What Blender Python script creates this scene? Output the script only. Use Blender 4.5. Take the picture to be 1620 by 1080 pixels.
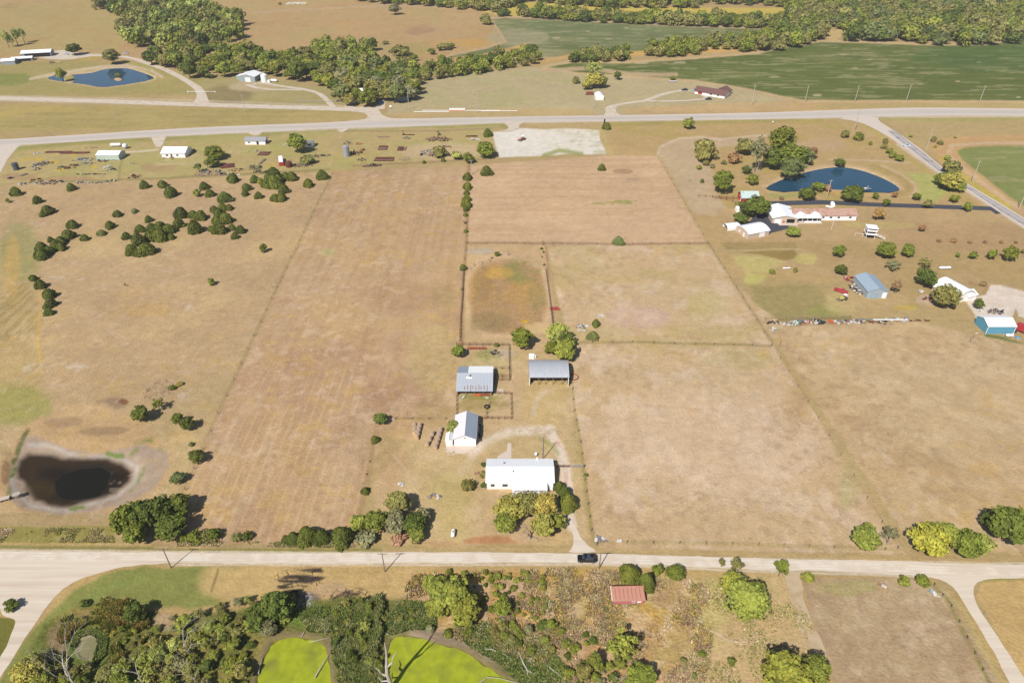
import bpy, bmesh, math, random
import numpy as np
from mathutils import Vector, Matrix
from mathutils.geometry import tessellate_polygon
R = math.radians
for _o in list(bpy.data.objects): bpy.data.objects.remove(_o)
scn = bpy.context.scene
C = scn.collection

# ------------------------------------------------------------------ camera
F_PX, PITCH, CAM_H = 1085.0, R(34.62), 150.0
SP, CP = math.sin(PITCH), math.cos(PITCH)
cd = bpy.data.cameras.new('camera'); cam = bpy.data.objects.new('camera', cd); C.objects.link(cam)
cam.location = (0, 0, CAM_H); cam.rotation_euler = (R(90) - PITCH, 0, 0)
cd.sensor_width = 36; cd.lens = 36 * F_PX / 1620; cd.clip_start = 1; cd.clip_end = 60000
scn.camera = cam
scn.render.resolution_x = 1024; scn.render.resolution_y = 682
# ------------------------------------------------------------------ sky, sun, exposure
SUN_EL = R(47); SDX, SDY = 0.514, 0.857          # sunlight travels towards +x +y
w = bpy.data.worlds.new('World'); scn.world = w; w.use_nodes = True
nt = w.node_tree; bg = nt.nodes['Background']
sky = nt.nodes.new('ShaderNodeTexSky'); sky.sky_type = 'NISHITA'; sky.sun_disc = False
sky.sun_elevation = SUN_EL; sky.sun_rotation = math.atan2(-SDX, -SDY)
sky.air_density = 1.0; sky.dust_density = 0.6; sky.ozone_density = 1.0
nt.links.new(sky.outputs[0], bg.inputs[0]); bg.inputs[1].default_value = 0.07
sl = bpy.data.lights.new('sun', 'SUN'); sl.energy = 4.45; sl.angle = R(0.5); sl.color = (1.0, 0.965, 0.91)
sun = bpy.data.objects.new('sun', sl); C.objects.link(sun)
sun.rotation_euler = Vector((SDX * math.cos(SUN_EL), SDY * math.cos(SUN_EL), -math.sin(SUN_EL))).to_track_quat('-Z', 'Y').to_euler()
scn.view_settings.view_transform = 'Standard'; scn.view_settings.look = 'None'
scn.view_settings.gamma = 1; scn.view_settings.use_curve_mapping = False
scn.view_settings.exposure = 0.42
K = 1.55                                          # sunlit brightness of a surface of albedo 1 at this exposure

# ------------------------------------------------------------------ surveying helpers
def W(px, py, h=0.0):
    """place on the plain (metres) that the survey photo shows at px, py, for a point h above ground"""
    v = (py - 540) / F_PX; u = (px - 810) / F_PX
    z = (CAM_H - h) / (SP + v * CP)
    return u * z, z * (CP - v * SP)
def PXM(py, h=0.0):
    return F_PX / ((CAM_H - h) / (SP + (py - 540) / F_PX * CP))
def lin(c):
    c = np.asarray(c, float) / 255.0
    return np.where(c <= 0.04045, c / 12.92, ((c + 0.055) / 1.055) ** 2.4)
def alb(r, g, b, k=K):
    a = lin((r, g, b)) / k
    return (float(a[0]), float(a[1]), float(a[2]), 1.0)

# ------------------------------------------------------------------ numpy noise
def _hash(ix, iy, seed):
    h = (ix.astype(np.int64) * 374761393 + iy.astype(np.int64) * 668265263 + seed * 974634777) & 0xffffffff
    h = ((h ^ (h >> 13)) * 1274126177) & 0xffffffff
    return ((h ^ (h >> 16)) & 0xffffff) / float(0xffffff)
def vnoise(x, y, seed=0):
    ix = np.floor(x); iy = np.floor(y); fx = x - ix; fy = y - iy
    fx = fx * fx * (3 - 2 * fx); fy = fy * fy * (3 - 2 * fy)
    a = _hash(ix, iy, seed); b = _hash(ix + 1, iy, seed); c = _hash(ix, iy + 1, seed); d = _hash(ix + 1, iy + 1, seed)
    return (a * (1 - fx) + b * fx) * (1 - fy) + (c * (1 - fx) + d * fx) * fy
def fbm(x, y, seed=0, oct=4):
    s = 0; a = 0.5; t = 0
    for k in range(oct):
        c, n = math.cos(.6 + k * 1.1), math.sin(.6 + k * 1.1)
        s = s + a * vnoise((x * c - y * n) * 2 ** k + 17.3 * k, (x * n + y * c) * 2 ** k + 9.1 * k, seed + k); t += a; a *= 0.55
    return s / t
def sstep(a, b, x):
    t = np.clip((x - a) / (b - a), 0, 1); return t * t * (3 - 2 * t)

# ------------------------------------------------------------------ object helpers
def tag(o, label=None, cat=None, group=None, kind=None):
    if label: o['label'] = label
    if cat: o['category'] = cat
    if group: o['group'] = group
    if kind: o['kind'] = kind
    return o
def empty(name, loc=(0, 0, 0), rz=0.0, label=None, cat=None, group=None):
    o = bpy.data.objects.new(name, None); C.objects.link(o); o.location = loc; o.rotation_euler = (0, 0, rz)
    o.empty_display_size = 0.5
    return tag(o, label, cat, group)
class MB:
    def __init__(s): s.v = []; s.f = []; s.m = []; s.mats = []; s.cur = 0
    def mat(s, m):
        if m not in s.mats: s.mats.append(m)
        s.cur = s.mats.index(m); return s
    def add(s, vs, fs):
        n = len(s.v); s.v += [tuple(v) for v in vs]
        for f in fs: s.f.append([n + i for i in f]); s.m.append(s.cur)
        return s
    def box(s, c, d, rz=0.0, rx=0.0, ry=0.0):
        M = Matrix.Rotation(rz, 3, 'Z') @ Matrix.Rotation(ry, 3, 'Y') @ Matrix.Rotation(rx, 3, 'X'); c = Vector(c)
        vs = [c + M @ Vector((sx * d[0] / 2, sy * d[1] / 2, sz * d[2] / 2)) for sz in (-1, 1) for sx, sy in ((-1, -1), (1, -1), (1, 1), (-1, 1))]
        return s.add(vs, [(3, 2, 1, 0), (4, 5, 6, 7), (0, 1, 5, 4), (1, 2, 6, 5), (2, 3, 7, 6), (3, 0, 4, 7)])
    def tube(s, pts, rad, n=6, cap=True):
        pts = [Vector(p) for p in pts]
        if not isinstance(rad, (list, tuple)): rad = [rad] * len(pts)
        vs = []; fs = []
        for i, p in enumerate(pts):
            d = (pts[min(i + 1, len(pts) - 1)] - pts[max(i - 1, 0)])
            if d.length < 1e-9: d = Vector((0, 0, 1))
            d.normalize(); a = d.cross(Vector((0, 0, 1)) if abs(d.z) < 0.9 else Vector((1, 0, 0))).normalized(); b = d.cross(a)
            for k in range(n):
                t = 2 * math.pi * k / n; vs.append(p + (a * math.cos(t) + b * math.sin(t)) * rad[i])
        for i in range(len(pts) - 1):
            for k in range(n):
                fs.append((i * n + k, i * n + (k + 1) % n, (i + 1) * n + (k + 1) % n, (i + 1) * n + k))
        if cap: fs.append(tuple(range(n))[::-1]); fs.append(tuple((len(pts) - 1) * n + k for k in range(n)))
        return s.add(vs, fs)
    def cyl(s, c, r, h, n=16, r2=None):
        return s.tube([c, (c[0], c[1], c[2] + h)], [r, r if r2 is None else r2], n)
    def poly(s, pts, z0, z1):
        n = len(pts); vs = [(x, y, z0) for x, y in pts] + [(x, y, z1) for x, y in pts]
        return s.add(vs, [tuple(range(n))[::-1], tuple(range(n, 2 * n))] + [(i, (i + 1) % n, n + (i + 1) % n, n + i) for i in range(n)])
    def extr(s, prof, x0, x1):
        """profile in (y, z) pushed along x"""
        n = len(prof); vs = [(x0, y, z) for y, z in prof] + [(x1, y, z) for y, z in prof]
        return s.add(vs, [tuple(range(n)), tuple(range(n, 2 * n))[::-1]] + [((i + 1) % n, i, n + i, n + (i + 1) % n) for i in range(n)])
    def quad(s, a, b, c, d): return s.add([a, b, c, d], [(0, 1, 2, 3)])
    def mesh(s, name):
        me = bpy.data.meshes.new(name); me.from_pydata(s.v, [], s.f)
        for m in s.mats: me.materials.append(m)
        if len(s.mats) > 1: me.polygons.foreach_set('material_index', s.m)
        me.validate(); me.update(); return me
    def build(s, name, mat=None, parent=None, smooth=False):
        if mat is not None and not s.mats: s.mats = [mat]; s.m = [0] * len(s.f)
        me = s.mesh(name)
        if smooth: me.polygons.foreach_set('use_smooth', [True] * len(me.polygons))
        o = bpy.data.objects.new(name, me); C.objects.link(o)
        if parent: o.parent = parent
        return o
def npmesh(name, V, Fq, mats=(), smooth=False, cols=None, colname='Col', per='POINT'):
    V = np.asarray(V, np.float32); Fq = np.asarray(Fq, np.int32); k = Fq.shape[1]
    me = bpy.data.meshes.new(name); me.vertices.add(len(V)); me.vertices.foreach_set('co', V.ravel())
    me.loops.add(Fq.size); me.loops.foreach_set('vertex_index', Fq.ravel())
    me.polygons.add(len(Fq)); me.polygons.foreach_set('loop_start', np.arange(0, Fq.size, k, dtype=np.int32))
    if smooth: me.polygons.foreach_set('use_smooth', np.ones(len(Fq), bool))
    for m in mats: me.materials.append(m)
    if cols is not None:
        a = me.color_attributes.new(colname, 'FLOAT_COLOR', 'POINT')
        cc = np.ones((len(V), 4), np.float32); cc[:, :3] = cols; a.data.foreach_set('color', cc.ravel())
    me.update(calc_edges=True); return me
def link(name, me, parent=None, loc=(0, 0, 0), rz=0.0, scale=None, color=None):
    o = bpy.data.objects.new(name, me); C.objects.link(o); o.location = loc; o.rotation_euler = (0, 0, rz)
    if scale is not None: o.scale = scale
    if color is not None: o.color = color
    if parent: o.parent = parent
    return o
def copy_tree(o, parent=None):
    c = o.copy(); C.objects.link(c)
    if parent: c.parent = parent
    for ch in list(KIDS.get(o.name, o.children)): copy_tree(ch, c)
    return c
KIDS = {}

# ------------------------------------------------------------------ materials
def newmat(name):
    m = bpy.data.materials.new(name); m.use_nodes = True
    return m, m.node_tree, m.node_tree.nodes['Principled BSDF']
def N(nt, t, **kw):
    n = nt.nodes.new(t)
    for k, v in kw.items():
        if k.startswith('i_'): n.inputs[k[2:].replace('_', ' ')].default_value = v
        else: setattr(n, k, v)
    return n
_mc = {}
def mat(name, rgb, rough=0.7, metal=0.0, var=0.12, scale=1.5, bump=0.0, stretch=None, spec=0.3, second=None, thr=(0.45, 0.6)):
    """surface colour (display-referred rgb 0-255) with mottling; second = a stain colour in patches"""
    if name in _mc: return _mc[name]
    m, nt, b = newmat(name); _mc[name] = m
    base = alb(*rgb)
    tc = N(nt, 'ShaderNodeTexCoord'); src = tc.outputs['Object']
    if stretch:
        mp = N(nt, 'ShaderNodeMapping'); mp.inputs['Scale'].default_value = stretch; nt.links.new(src, mp.inputs[0]); src = mp.outputs[0]
    n1 = N(nt, 'ShaderNodeTexNoise'); n1.inputs['Scale'].default_value = scale; n1.inputs['Detail'].default_value = 5; n1.inputs['Roughness'].default_value = 0.65
    nt.links.new(src, n1.inputs['Vector'])
    mr = N(nt, 'ShaderNodeMapRange'); mr.inputs[1].default_value = 0.25; mr.inputs[2].default_value = 0.75
    mr.inputs[3].default_value = 1 - var; mr.inputs[4].default_value = 1 + var; nt.links.new(n1.outputs[0], mr.inputs[0])
    col = N(nt, 'ShaderNodeVectorMath', operation='SCALE'); col.inputs[0].default_value = base[:3]; nt.links.new(mr.outputs[0], col.inputs['Scale'])
    out = col.outputs[0]
    if second:
        n2 = N(nt, 'ShaderNodeTexNoise'); n2.inputs['Scale'].default_value = scale * 0.45; n2.inputs['Detail'].default_value = 6; nt.links.new(src, n2.inputs['Vector'])
        mr2 = N(nt, 'ShaderNodeMapRange'); mr2.inputs[1].default_value = thr[0]; mr2.inputs[2].default_value = thr[1]; nt.links.new(n2.outputs[0], mr2.inputs[0])
        mx = N(nt, 'ShaderNodeMix', data_type='RGBA'); nt.links.new(mr2.outputs[0], mx.inputs[0]); nt.links.new(out, mx.inputs[6]); mx.inputs[7].default_value = alb(*second); out = mx.outputs[2]
    nt.links.new(out, b.inputs['Base Color'])
    b.inputs['Roughness'].default_value = rough; b.inputs['Metallic'].default_value = metal; b.inputs['Specular IOR Level'].default_value = spec
    if bump:
        bp = N(nt, 'ShaderNodeBump'); bp.inputs['Strength'].default_value = bump; bp.inputs['Distance'].default_value = 0.1
        nt.links.new(n1.outputs[0], bp.inputs['Height']); nt.links.new(bp.outputs[0], b.inputs['Normal'])
    return m

def ground_material():
    m, nt, b = newmat('ground_soil_and_grass')
    at = N(nt, 'ShaderNodeAttribute', attribute_name='Col')
    rg = N(nt, 'ShaderNodeAttribute', attribute_name='Rough')
    tc = N(nt, 'ShaderNodeTexCoord')
    n1 = N(nt, 'ShaderNodeTexNoise'); n1.inputs['Scale'].default_value = 0.45; n1.inputs['Detail'].default_value = 4; n1.inputs['Roughness'].default_value = 0.75
    n2 = N(nt, 'ShaderNodeTexNoise'); n2.inputs['Scale'].default_value = 1.3; n2.inputs['Detail'].default_value = 2
    nt.links.new(tc.outputs['Object'], n1.inputs['Vector']); nt.links.new(tc.outputs['Object'], n2.inputs['Vector'])
    ad = N(nt, 'ShaderNodeMath', operation='ADD'); nt.links.new(n1.outputs[0], ad.inputs[0]); nt.links.new(n2.outputs[0], ad.inputs[1])
    sb = N(nt, 'ShaderNodeMath', operation='SUBTRACT'); nt.links.new(ad.outputs[0], sb.inputs[0]); sb.inputs[1].default_value = 1.0
    ml = N(nt, 'ShaderNodeMath', operation='MULTIPLY'); nt.links.new(sb.outputs[0], ml.inputs[0]); nt.links.new(rg.outputs['Fac'], ml.inputs[1])
    a1 = N(nt, 'ShaderNodeMath', operation='ADD'); nt.links.new(ml.outputs[0], a1.inputs[0]); a1.inputs[1].default_value = 1.0
    sc = N(nt, 'ShaderNodeVectorMath', operation='SCALE'); nt.links.new(at.outputs['Color'], sc.inputs[0]); nt.links.new(a1.outputs[0], sc.inputs['Scale'])
    nt.links.new(sc.outputs[0], b.inputs['Base Color'])
    b.inputs['Roughness'].default_value = 1.0; b.inputs['Specular IOR Level'].default_value = 0.0
    bp = N(nt, 'ShaderNodeBump'); bp.inputs['Distance'].default_value = 0.35; nt.links.new(ad.outputs[0], bp.inputs['Height'])
    nt.links.new(rg.outputs['Fac'], bp.inputs['Strength']); nt.links.new(bp.outputs[0], b.inputs['Normal'])
    return m
M_GROUND = ground_material()

def leaf_material():
    m, nt, b = newmat('foliage')
    oi = N(nt, 'ShaderNodeObjectInfo'); at = N(nt, 'ShaderNodeAttribute', attribute_name='Col')
    mx = N(nt, 'ShaderNodeMix', data_type='RGBA', blend_type='MULTIPLY'); mx.inputs[0].default_value = 1
    nt.links.new(oi.outputs['Color'], mx.inputs[6]); nt.links.new(at.outputs['Color'], mx.inputs[7])
    nt.links.new(mx.outputs[2], b.inputs['Base Color']); b.inputs['Roughness'].default_value = 0.75; b.inputs['Specular IOR Level'].default_value = 0.15
    tr = N(nt, 'ShaderNodeBsdfTranslucent'); nt.links.new(mx.outputs[2], tr.inputs[0])
    ms = N(nt, 'ShaderNodeMixShader'); ms.inputs[0].default_value = 0.22
    out = nt.nodes['Material Output']; nt.links.new(b.outputs[0], ms.inputs[1]); nt.links.new(tr.outputs[0], ms.inputs[2]); nt.links.new(ms.outputs[0], out.inputs[0])
    return m
M_LEAF = leaf_material()
M_BARK = mat('bark', (120, 104, 84), 0.9, var=0.3, scale=3, bump=0.5)
M_DEAD = mat('weathered_dead_wood', (205, 194, 180), 0.85, var=0.2, scale=2)
def water_material(name, rgb, rough, spec=0.5, bumpd=0.03):
    m, nt, b = newmat(name); b.inputs['Base Color'].default_value = alb(*rgb); b.inputs['Roughness'].default_value = rough
    b.inputs['IOR'].default_value = 1.33; b.inputs['Specular IOR Level'].default_value = spec
    tc = N(nt, 'ShaderNodeTexCoord'); n = N(nt, 'ShaderNodeTexNoise'); n.inputs['Scale'].default_value = 0.8; n.inputs['Detail'].default_value = 3
    nt.links.new(tc.outputs['Object'], n.inputs['Vector']); bp = N(nt, 'ShaderNodeBump'); bp.inputs['Distance'].default_value = bumpd; bp.inputs['Strength'].default_value = 0.3
    nt.links.new(n.outputs[0], bp.inputs['Height']); nt.links.new(bp.outputs[0], b.inputs['Normal'])
    return m
M_WATER = water_material('pond_water', (46, 82, 106), 0.06, 0.6)
M_MURK = water_material('murky_pond_water', (34, 32, 26), 0.3, 0.12)
M_DUCKWEED = mat('duckweed', (168, 176, 44), 0.8, var=0.22, scale=0.5, second=(140, 142, 56), thr=(0.5, 0.75), spec=0.1)
# ------------------------------------------------------------------ the ground: one dense sheet, coloured by what grows on it
POND_FAR = [(74,122),(90,118),(110,118),(145,115),(165,109),(190,107),(205,108),(230,116),(246,123),(230,128),(200,133),(170,137),(155,137),(135,133),(110,130),(90,127),(78,125)]
POND_RIGHT = [(1210,296),(1240,282),(1270,273),(1300,266),(1330,263),(1362,268),(1395,280),(1416,291),(1426,300),(1408,304),(1370,303),(1330,299),(1300,298),(1270,301),(1240,303),(1218,300)]
POND_MUD = [(28,722),(45,712),(75,716),(100,720),(150,722),(190,730),(208,743),(202,760),(182,775),(150,788),(110,797),(75,797),(50,788),(42,768),(28,752),(24,738)]
POND_DARK = [(85,757),(100,743),(128,735),(158,733),(176,742),(168,768),(152,782),(120,787),(97,784),(86,772)]
WEED_A = [(400,1110),(408,1068),(418,1040),(432,1015),(455,1008),(480,1008),(500,1011),(514,1023),(520,1045),(523,1080),(523,1110)]
WEED_B = [(612,1110),(613,1060),(612,1030),(620,1008),(640,1003),(660,1005),(690,1018),(720,1024),(745,1036),(768,1050),(790,1066),(815,1080),(840,1110)]
PUDDLE = [(123,1026),(128,1012),(138,1006),(150,1008),(154,1018),(150,1030),(140,1040),(127,1038)]
GRAVEL_LOT = [(780,209),(800,207),(822,203),(860,205),(895,204),(930,205),(948,207),(949,222),(957,236),(960,243),(930,244),(900,243),(850,247),(790,249),(783,228)]
LOT_RIGHT = [(1567,451),(1580,451),(1620,461),(1680,468),(1680,520),(1612,500),(1606,486),(1598,512),(1575,506),(1545,502),(1538,492),(1530,480),(1545,470),(1560,466)]
CROP_A = [(776,30),(800,27),(900,31),(1000,37),(1120,42),(1240,47),(1222,58),(1160,66),(1100,74),(1020,84),(905,92),(862,92),(800,90),(735,93),(690,95),(720,86),(770,76),(800,66),(790,50)]
CROP_B = [(858,106),(905,98),(990,99),(1100,92),(1200,84),(1240,74),(1300,65),(1400,68),(1480,71),(1560,70),(1595,64),(1640,54),(1800,30),(1800,158),(1620,161),(1450,160),(1270,160),(1245,155),(1180,141),(1100,128),(1010,122),(910,116)]
YEL_A = [(740,14),(800,4),(880,4),(980,9),(1100,12),(1240,13),(1252,20),(1240,30),(1100,25),(950,17),(800,27)]
YEL_B = [(1488,0),(1540,-3),(1590,3),(1593,8),(1540,5),(1500,4)]
CROP_C = [(1512,236),(1560,231),(1640,229),(1760,231),(1760,345),(1640,338),(1590,305),(1550,274),(1522,252)]
ASPHALT_PAD = [(1195,341),(1222,342),(1232,352),(1247,357),(1250,361),(1215,370),(1190,371),(1180,356)]

def pdist(px, py, poly, closed=True):
    P = np.asarray(poly, float); n = len(P); d2 = np.full(px.shape, 1e12); ins = np.zeros(px.shape, bool)
    for i in range(n if closed else n - 1):
        ax, ay = P[i]; bx, by = P[(i + 1) % n]; ex, ey = bx - ax, by - ay; L = ex * ex + ey * ey + 1e-9
        t = np.clip(((px - ax) * ex + (py - ay) * ey) / L, 0, 1); dx = px - ax - t * ex; dy = py - ay - t * ey
        d2 = np.minimum(d2, dx * dx + dy * dy)
        if closed:
            c = ((ay > py) != (by > py)) & (px < (bx - ax) * (py - ay) / (by - ay + 1e-12) + ax); ins ^= c
    d = np.sqrt(d2)
    return np.where(ins, d, -d) if closed else d

def axis(lo, hi, a, b, fine, coarse):
    return np.concatenate([np.arange(lo, a, coarse), np.arange(a, b, fine), np.arange(b, hi + 1, coarse)])
def axpix(v): return v
_gx = axis(-700, 2320, -24, 1644, 2.0, 26.0)
_gy = np.concatenate([[-206, -200, -190, -175, -160], np.arange(-145, -8, 8.0), np.arange(-8, 320, 1.25), np.arange(320, 1092, 2.0), np.arange(1092, 1700, 22.0)])
GX, GY = np.meshgrid(_gx, _gy)
_v = (GY - 540) / F_PX; _z = CAM_H / (SP + _v * CP)
XW = (GX - 810) / F_PX * _z; YW = _z * (CP - _v * SP)
px = GX.copy(); py = GY.copy()
n_big = fbm(XW / 90, YW / 90, 1); n_mid = fbm(XW / 22, YW / 22, 2); n_sm = fbm(XW / 6, YW / 6, 3); n_fine = fbm(XW / 2.2, YW / 2.2, 4, 2)
n_str = fbm(XW / 2.2, YW / 70, 5, 3)            # mowing streaks running away from the road
n_strx = fbm(XW / 60, YW / 2.5, 6, 3)           # streaks running across
wobx = (fbm(XW / 9, YW / 9, 11, 4) - 0.5); woby = (fbm(XW / 9, YW / 9, 12, 4) - 0.5)
fw = np.clip(PXM(np.clip(GY, -150, 1200)) / 5.0, 0.15, 1.3)
col = np.zeros(GX.shape + (3,)); col[:] = lin((186, 160, 112)); RG = np.full(GX.shape, 0.45)
def blend(mask, rgb, rg=None):
    global col, RG
    m = mask[..., None]; col = col * (1 - m) + lin(rgb) * m
    if rg is not None: RG = RG * (1 - mask) + rg * mask
def box_of(poly, pad):
    P = np.asarray(poly, float)
    r = np.where((_gy > P[:, 1].min() - pad) & (_gy < P[:, 1].max() + pad))[0]; c = np.where((_gx > P[:, 0].min() - pad) & (_gx < P[:, 0].max() + pad))[0]
    if not len(r) or not len(c): return None
    return slice(r[0], r[-1] + 1), slice(c[0], c[-1] + 1)
def pmask(poly, soft=4, wob=0, closed=True, width=None):
    m = np.zeros(GX.shape); s = box_of(poly, soft + wob * 2 + (np.max(width) if width is not None else 0) + 4)
    if s is None: return m
    X = px[s] + wobx[s] * wob * 2 * fw[s]; Y = py[s] + woby[s] * wob * 2 * fw[s]
    d = pdist(X, Y, poly, closed)
    if closed: m[s] = sstep(-soft * 0.5, soft * 0.5, d)
    else: m[s] = 1 - sstep(max(width - soft, 0), width + soft, d)
    return m
def paint(poly, rgb, soft=4, wob=3, amt=1.0, tex=None, rg=None):
    m = pmask(poly, soft, wob) * amt
    if tex is not None: m = m * tex
    blend(m, rgb, rg); return m
def stroke(line, width, rgb, soft=1.5, wob=2, amt=1.0, tex=None, rg=None):
    m = pmask(line, soft, wob, False, width) * amt
    if tex is not None: m = m * tex
    blend(m, rgb, rg)
def blob(cx, cy, rx, ry, rgb, amt=1.0, wob=6, tex=None, rg=None):
    P = [(cx + rx * math.cos(t), cy + ry * math.sin(t)) for t in np.linspace(0, 6.283, 18, endpoint=False)]
    return paint(P, rgb, min(rx, ry) * 0.7, wob, amt, tex, rg)
hi = lambda n, a=0.5, b=0.65: sstep(a, b, n)

# --- base tones, back to front
paint([(-700,-210),(2320,-210),(2320,60),(-700,60)], (184,156,106), 20, 0)
paint([(-700,-210),(800,-210),(770,30),(780,60),(690,95),(560,60),(380,110),(-700,110)], (192,160,113), 10, 4)
paint([(-60,10),(140,0),(210,30),(190,80),(60,80),(-60,95)], (184,162,106), 14, 6, 0.8)
blend(hi(n_mid, .5, .7) * (GY < 100) * (GX < 780) * 0.35, (170,132,82)); blend(hi(n_big, .5, .7) * (GY < 110) * (GX < 700) * 0.4, (176,160,100))
for b in [(10,10,22,3,(140,108,78)),(120,90,40,7,(190,168,72)),(680,50,40,9,(168,128,104)),(740,70,50,8,(206,160,84)),(560,45,60,10,(196,158,108)),(630,78,50,14,(166,152,92))]:
    blob(*b, amt=0.6, tex=hi(n_mid, .35, .6))
paint([(-300,92),(60,98),(110,95),(200,100),(310,118),(350,150),(-300,153)], (172,156,98), 8, 5)
paint([(-100,118),(40,116),(62,128),(20,136),(-100,138)], (134,142,74), 5, 6, .7)
paint([(320,118),(420,122),(520,140),(545,160),(560,170),(320,166)], (176,160,108), 6, 4); blob(360,150,40,14,(132,112,82),0.55); blob(400,137,40,8,(200,178,140),.8)
paint([(-300,160),(560,175),(575,186),(400,198),(-300,222)], (184,162,106), 4, 2)
blend(pmask([(-300,162),(560,176),(400,196),(-300,220)], 8, 3) * hi(n_strx, .45, .6) * 0.45, (160,150,84))
blend(pmask([(-300,162),(200,170),(190,196),(-300,214)], 8, 3) * hi(n_mid, .5, .65) * 0.35, (196,168,84))
paint([(610,180),(640,130),(760,112),(860,106),(920,112),(1010,122),(1100,128),(1180,142),(1250,158),(1260,170),(960,182),(700,187)], (190,172,130), 5, 4)
blend(pmask([(640,130),(760,112),(920,112),(1000,150),(700,180)], 8, 3) * hi(n_mid, .48, .65) * 0.4, (164,160,106))
paint([(980,172),(1140,163),(1300,160),(1620,160),(1900,158),(1900,168),(1620,171),(1300,176),(1000,181)], (204,168,118), 3, 2, .7)
paint([(1280,165),(1620,163),(1620,170),(1300,172)], (178,166,104), 3, 2, .5)
paint([(690,172),(800,171),(940,174),(940,182),(640,186),(620,180)], (196,164,110), 3, 2, .6)
# crops
for P, c, c2 in ((CROP_A,(120,126,82),(158,152,106)), (CROP_B,(104,112,58),(134,134,76)), (CROP_C,(140,144,84),(118,128,72))):
    m = paint(P, c, 3, 3, rg=0.3)
    blend(m * hi(n_strx, .5, .72) * hi(n_big, .4, .6) * 0.75, c2); blend(m * hi(n_big, .5, .7) * 0.4, (90,102,50)); blend(m * hi(fbm(XW / 26, YW / 5, 7), .58, .66) * 0.45, (176,166,122))
for x, y, a, b in ((880,60,8,1.6),(963,62,6,1.2),(1140,56,6,1.2),(818,74,6,1.6),(930,50,4,1),(991,44,5,1),(1335,86,8,1.4),(1376,94,5,1),(1353,108,6,1.3),(1455,133,4,1.2),(1515,129,5,1.3),(1549,99,5,1.1),(1590,92,7,1.2),(1293,151,8,2.6),(1611,154,4,1.5),(1225,122,10,1.4),(1480,88,4,.9),(1075,99,12,1.6),(1014,100,14,1.4)):
    blob(x, y, a * .9, b * .8, (190,176,138), .8, 1)
blob(1560,90,120,22,(78,106,54),.5,8); blob(820,60,50,14,(176,164,128),.6,6); blob(840,84,60,8,(172,160,118),.5,6)
for P in (YEL_A, YEL_B): paint(P, (206,180,88), 2, 1); blend(pmask(P,2,1) * hi(n_mid,.5,.7) * .5, (186,176,96))
# sandy field margins
for L, wd, c in ((CROP_A + [CROP_A[0]], 1.6, (204,172,132)), (CROP_B + [CROP_B[0]], 1.8, (208,178,132)), ([(690,97),(760,90),(830,72),(850,100),(905,88),(990,88),(1010,86),(1090,84),(1240,74)], 3, (206,164,104)), ([(970,88),(1010,84),(1060,84),(1110,80),(1200,72)], 3.5, (208,168,98)), ([(860,112),(930,108),(1000,118),(1070,118)], 3, (196,168,130)),([(1302,46),(1318,58),(1332,50)],7,(206,178,120))):
    stroke(L, wd, c, 1.2, 2, .85)
stroke([(1180,142),(1250,160)], 1.2, (196,170,128), 1, 1); stroke([(400,20),(620,8),(760,15),(790,22)],1.4,(200,172,140),1,1,.5)
# --- verge of the highway and the junk yard band
paint([(-60,226),(130,222),(260,214),(405,207),(540,203),(760,196),(780,205),(780,250),(540,268),(200,285),(-60,300)], (190,168,114), 5, 2)
for L in ([(30,235),(120,226),(238,220)], [(262,219),(330,213),(392,208)], [(415,214),(470,205),(532,204)], [(552,203),(650,199),(790,197),(806,202)]):
    stroke(L, 3.5, (156,150,86), 3, 2, .8)
blend(pmask([(-60,226),(405,208),(780,200),(780,250),(540,268),(-60,300)], 5, 2) * hi(n_mid, .5, .66) * 0.45, (164,160,94))
for x, y, a, b in ((50,252,18,4),(118,256,10,4),(85,257,8,3),(145,264,8,3),(200,271,6,3),(430,262,8,3),(120,245,10,2),(270,240,6,3),(95,270,8,3)): blob(x, y, a, b, (210,176,48), .8, 3, tex=hi(n_sm, .4, .6))
for x, y, a, b in ((30,280,30,6),(110,283,40,5),(250,265,30,6),(330,275,26,5)): blob(x, y, a, b, (178,142,108), .6, 5)
stroke([(-10,292),(120,287),(240,283),(400,275),(520,268)], 1.5, (132,128,78), 1.5, 1.5, .6)
stroke([(190,241),(215,240),(250,237)], 1.4, (214,196,166), 1, .6); stroke([(535,205),(540,215),(528,240),(520,262)], 2, (200,174,134), 2, 1, .6); stroke([(196,245),(190,262),(188,285)], 1.6, (150,132,100), 1.5, 1, .7)
stroke([(540,208),(700,207),(780,203)], 1.0, (150,124,98), 1, 1, .6)
blob(700,240,70,14,(206,178,140),.7,5); blob(560,250,50,10,(184,168,104),.7,6); blob(440,240,60,10,(180,170,102),.6,6)
for x, y, a in ((290,252,34),(255,256,20),(370,235,26)): 
    for k in (0.5, .7, .9): stroke([(x + a * k * math.cos(t), y + a * .3 * k * math.sin(t)) for t in np.linspace(-1.2, 2.2, 14)], .8, (204,182,140), .6, .5, .5)
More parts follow.
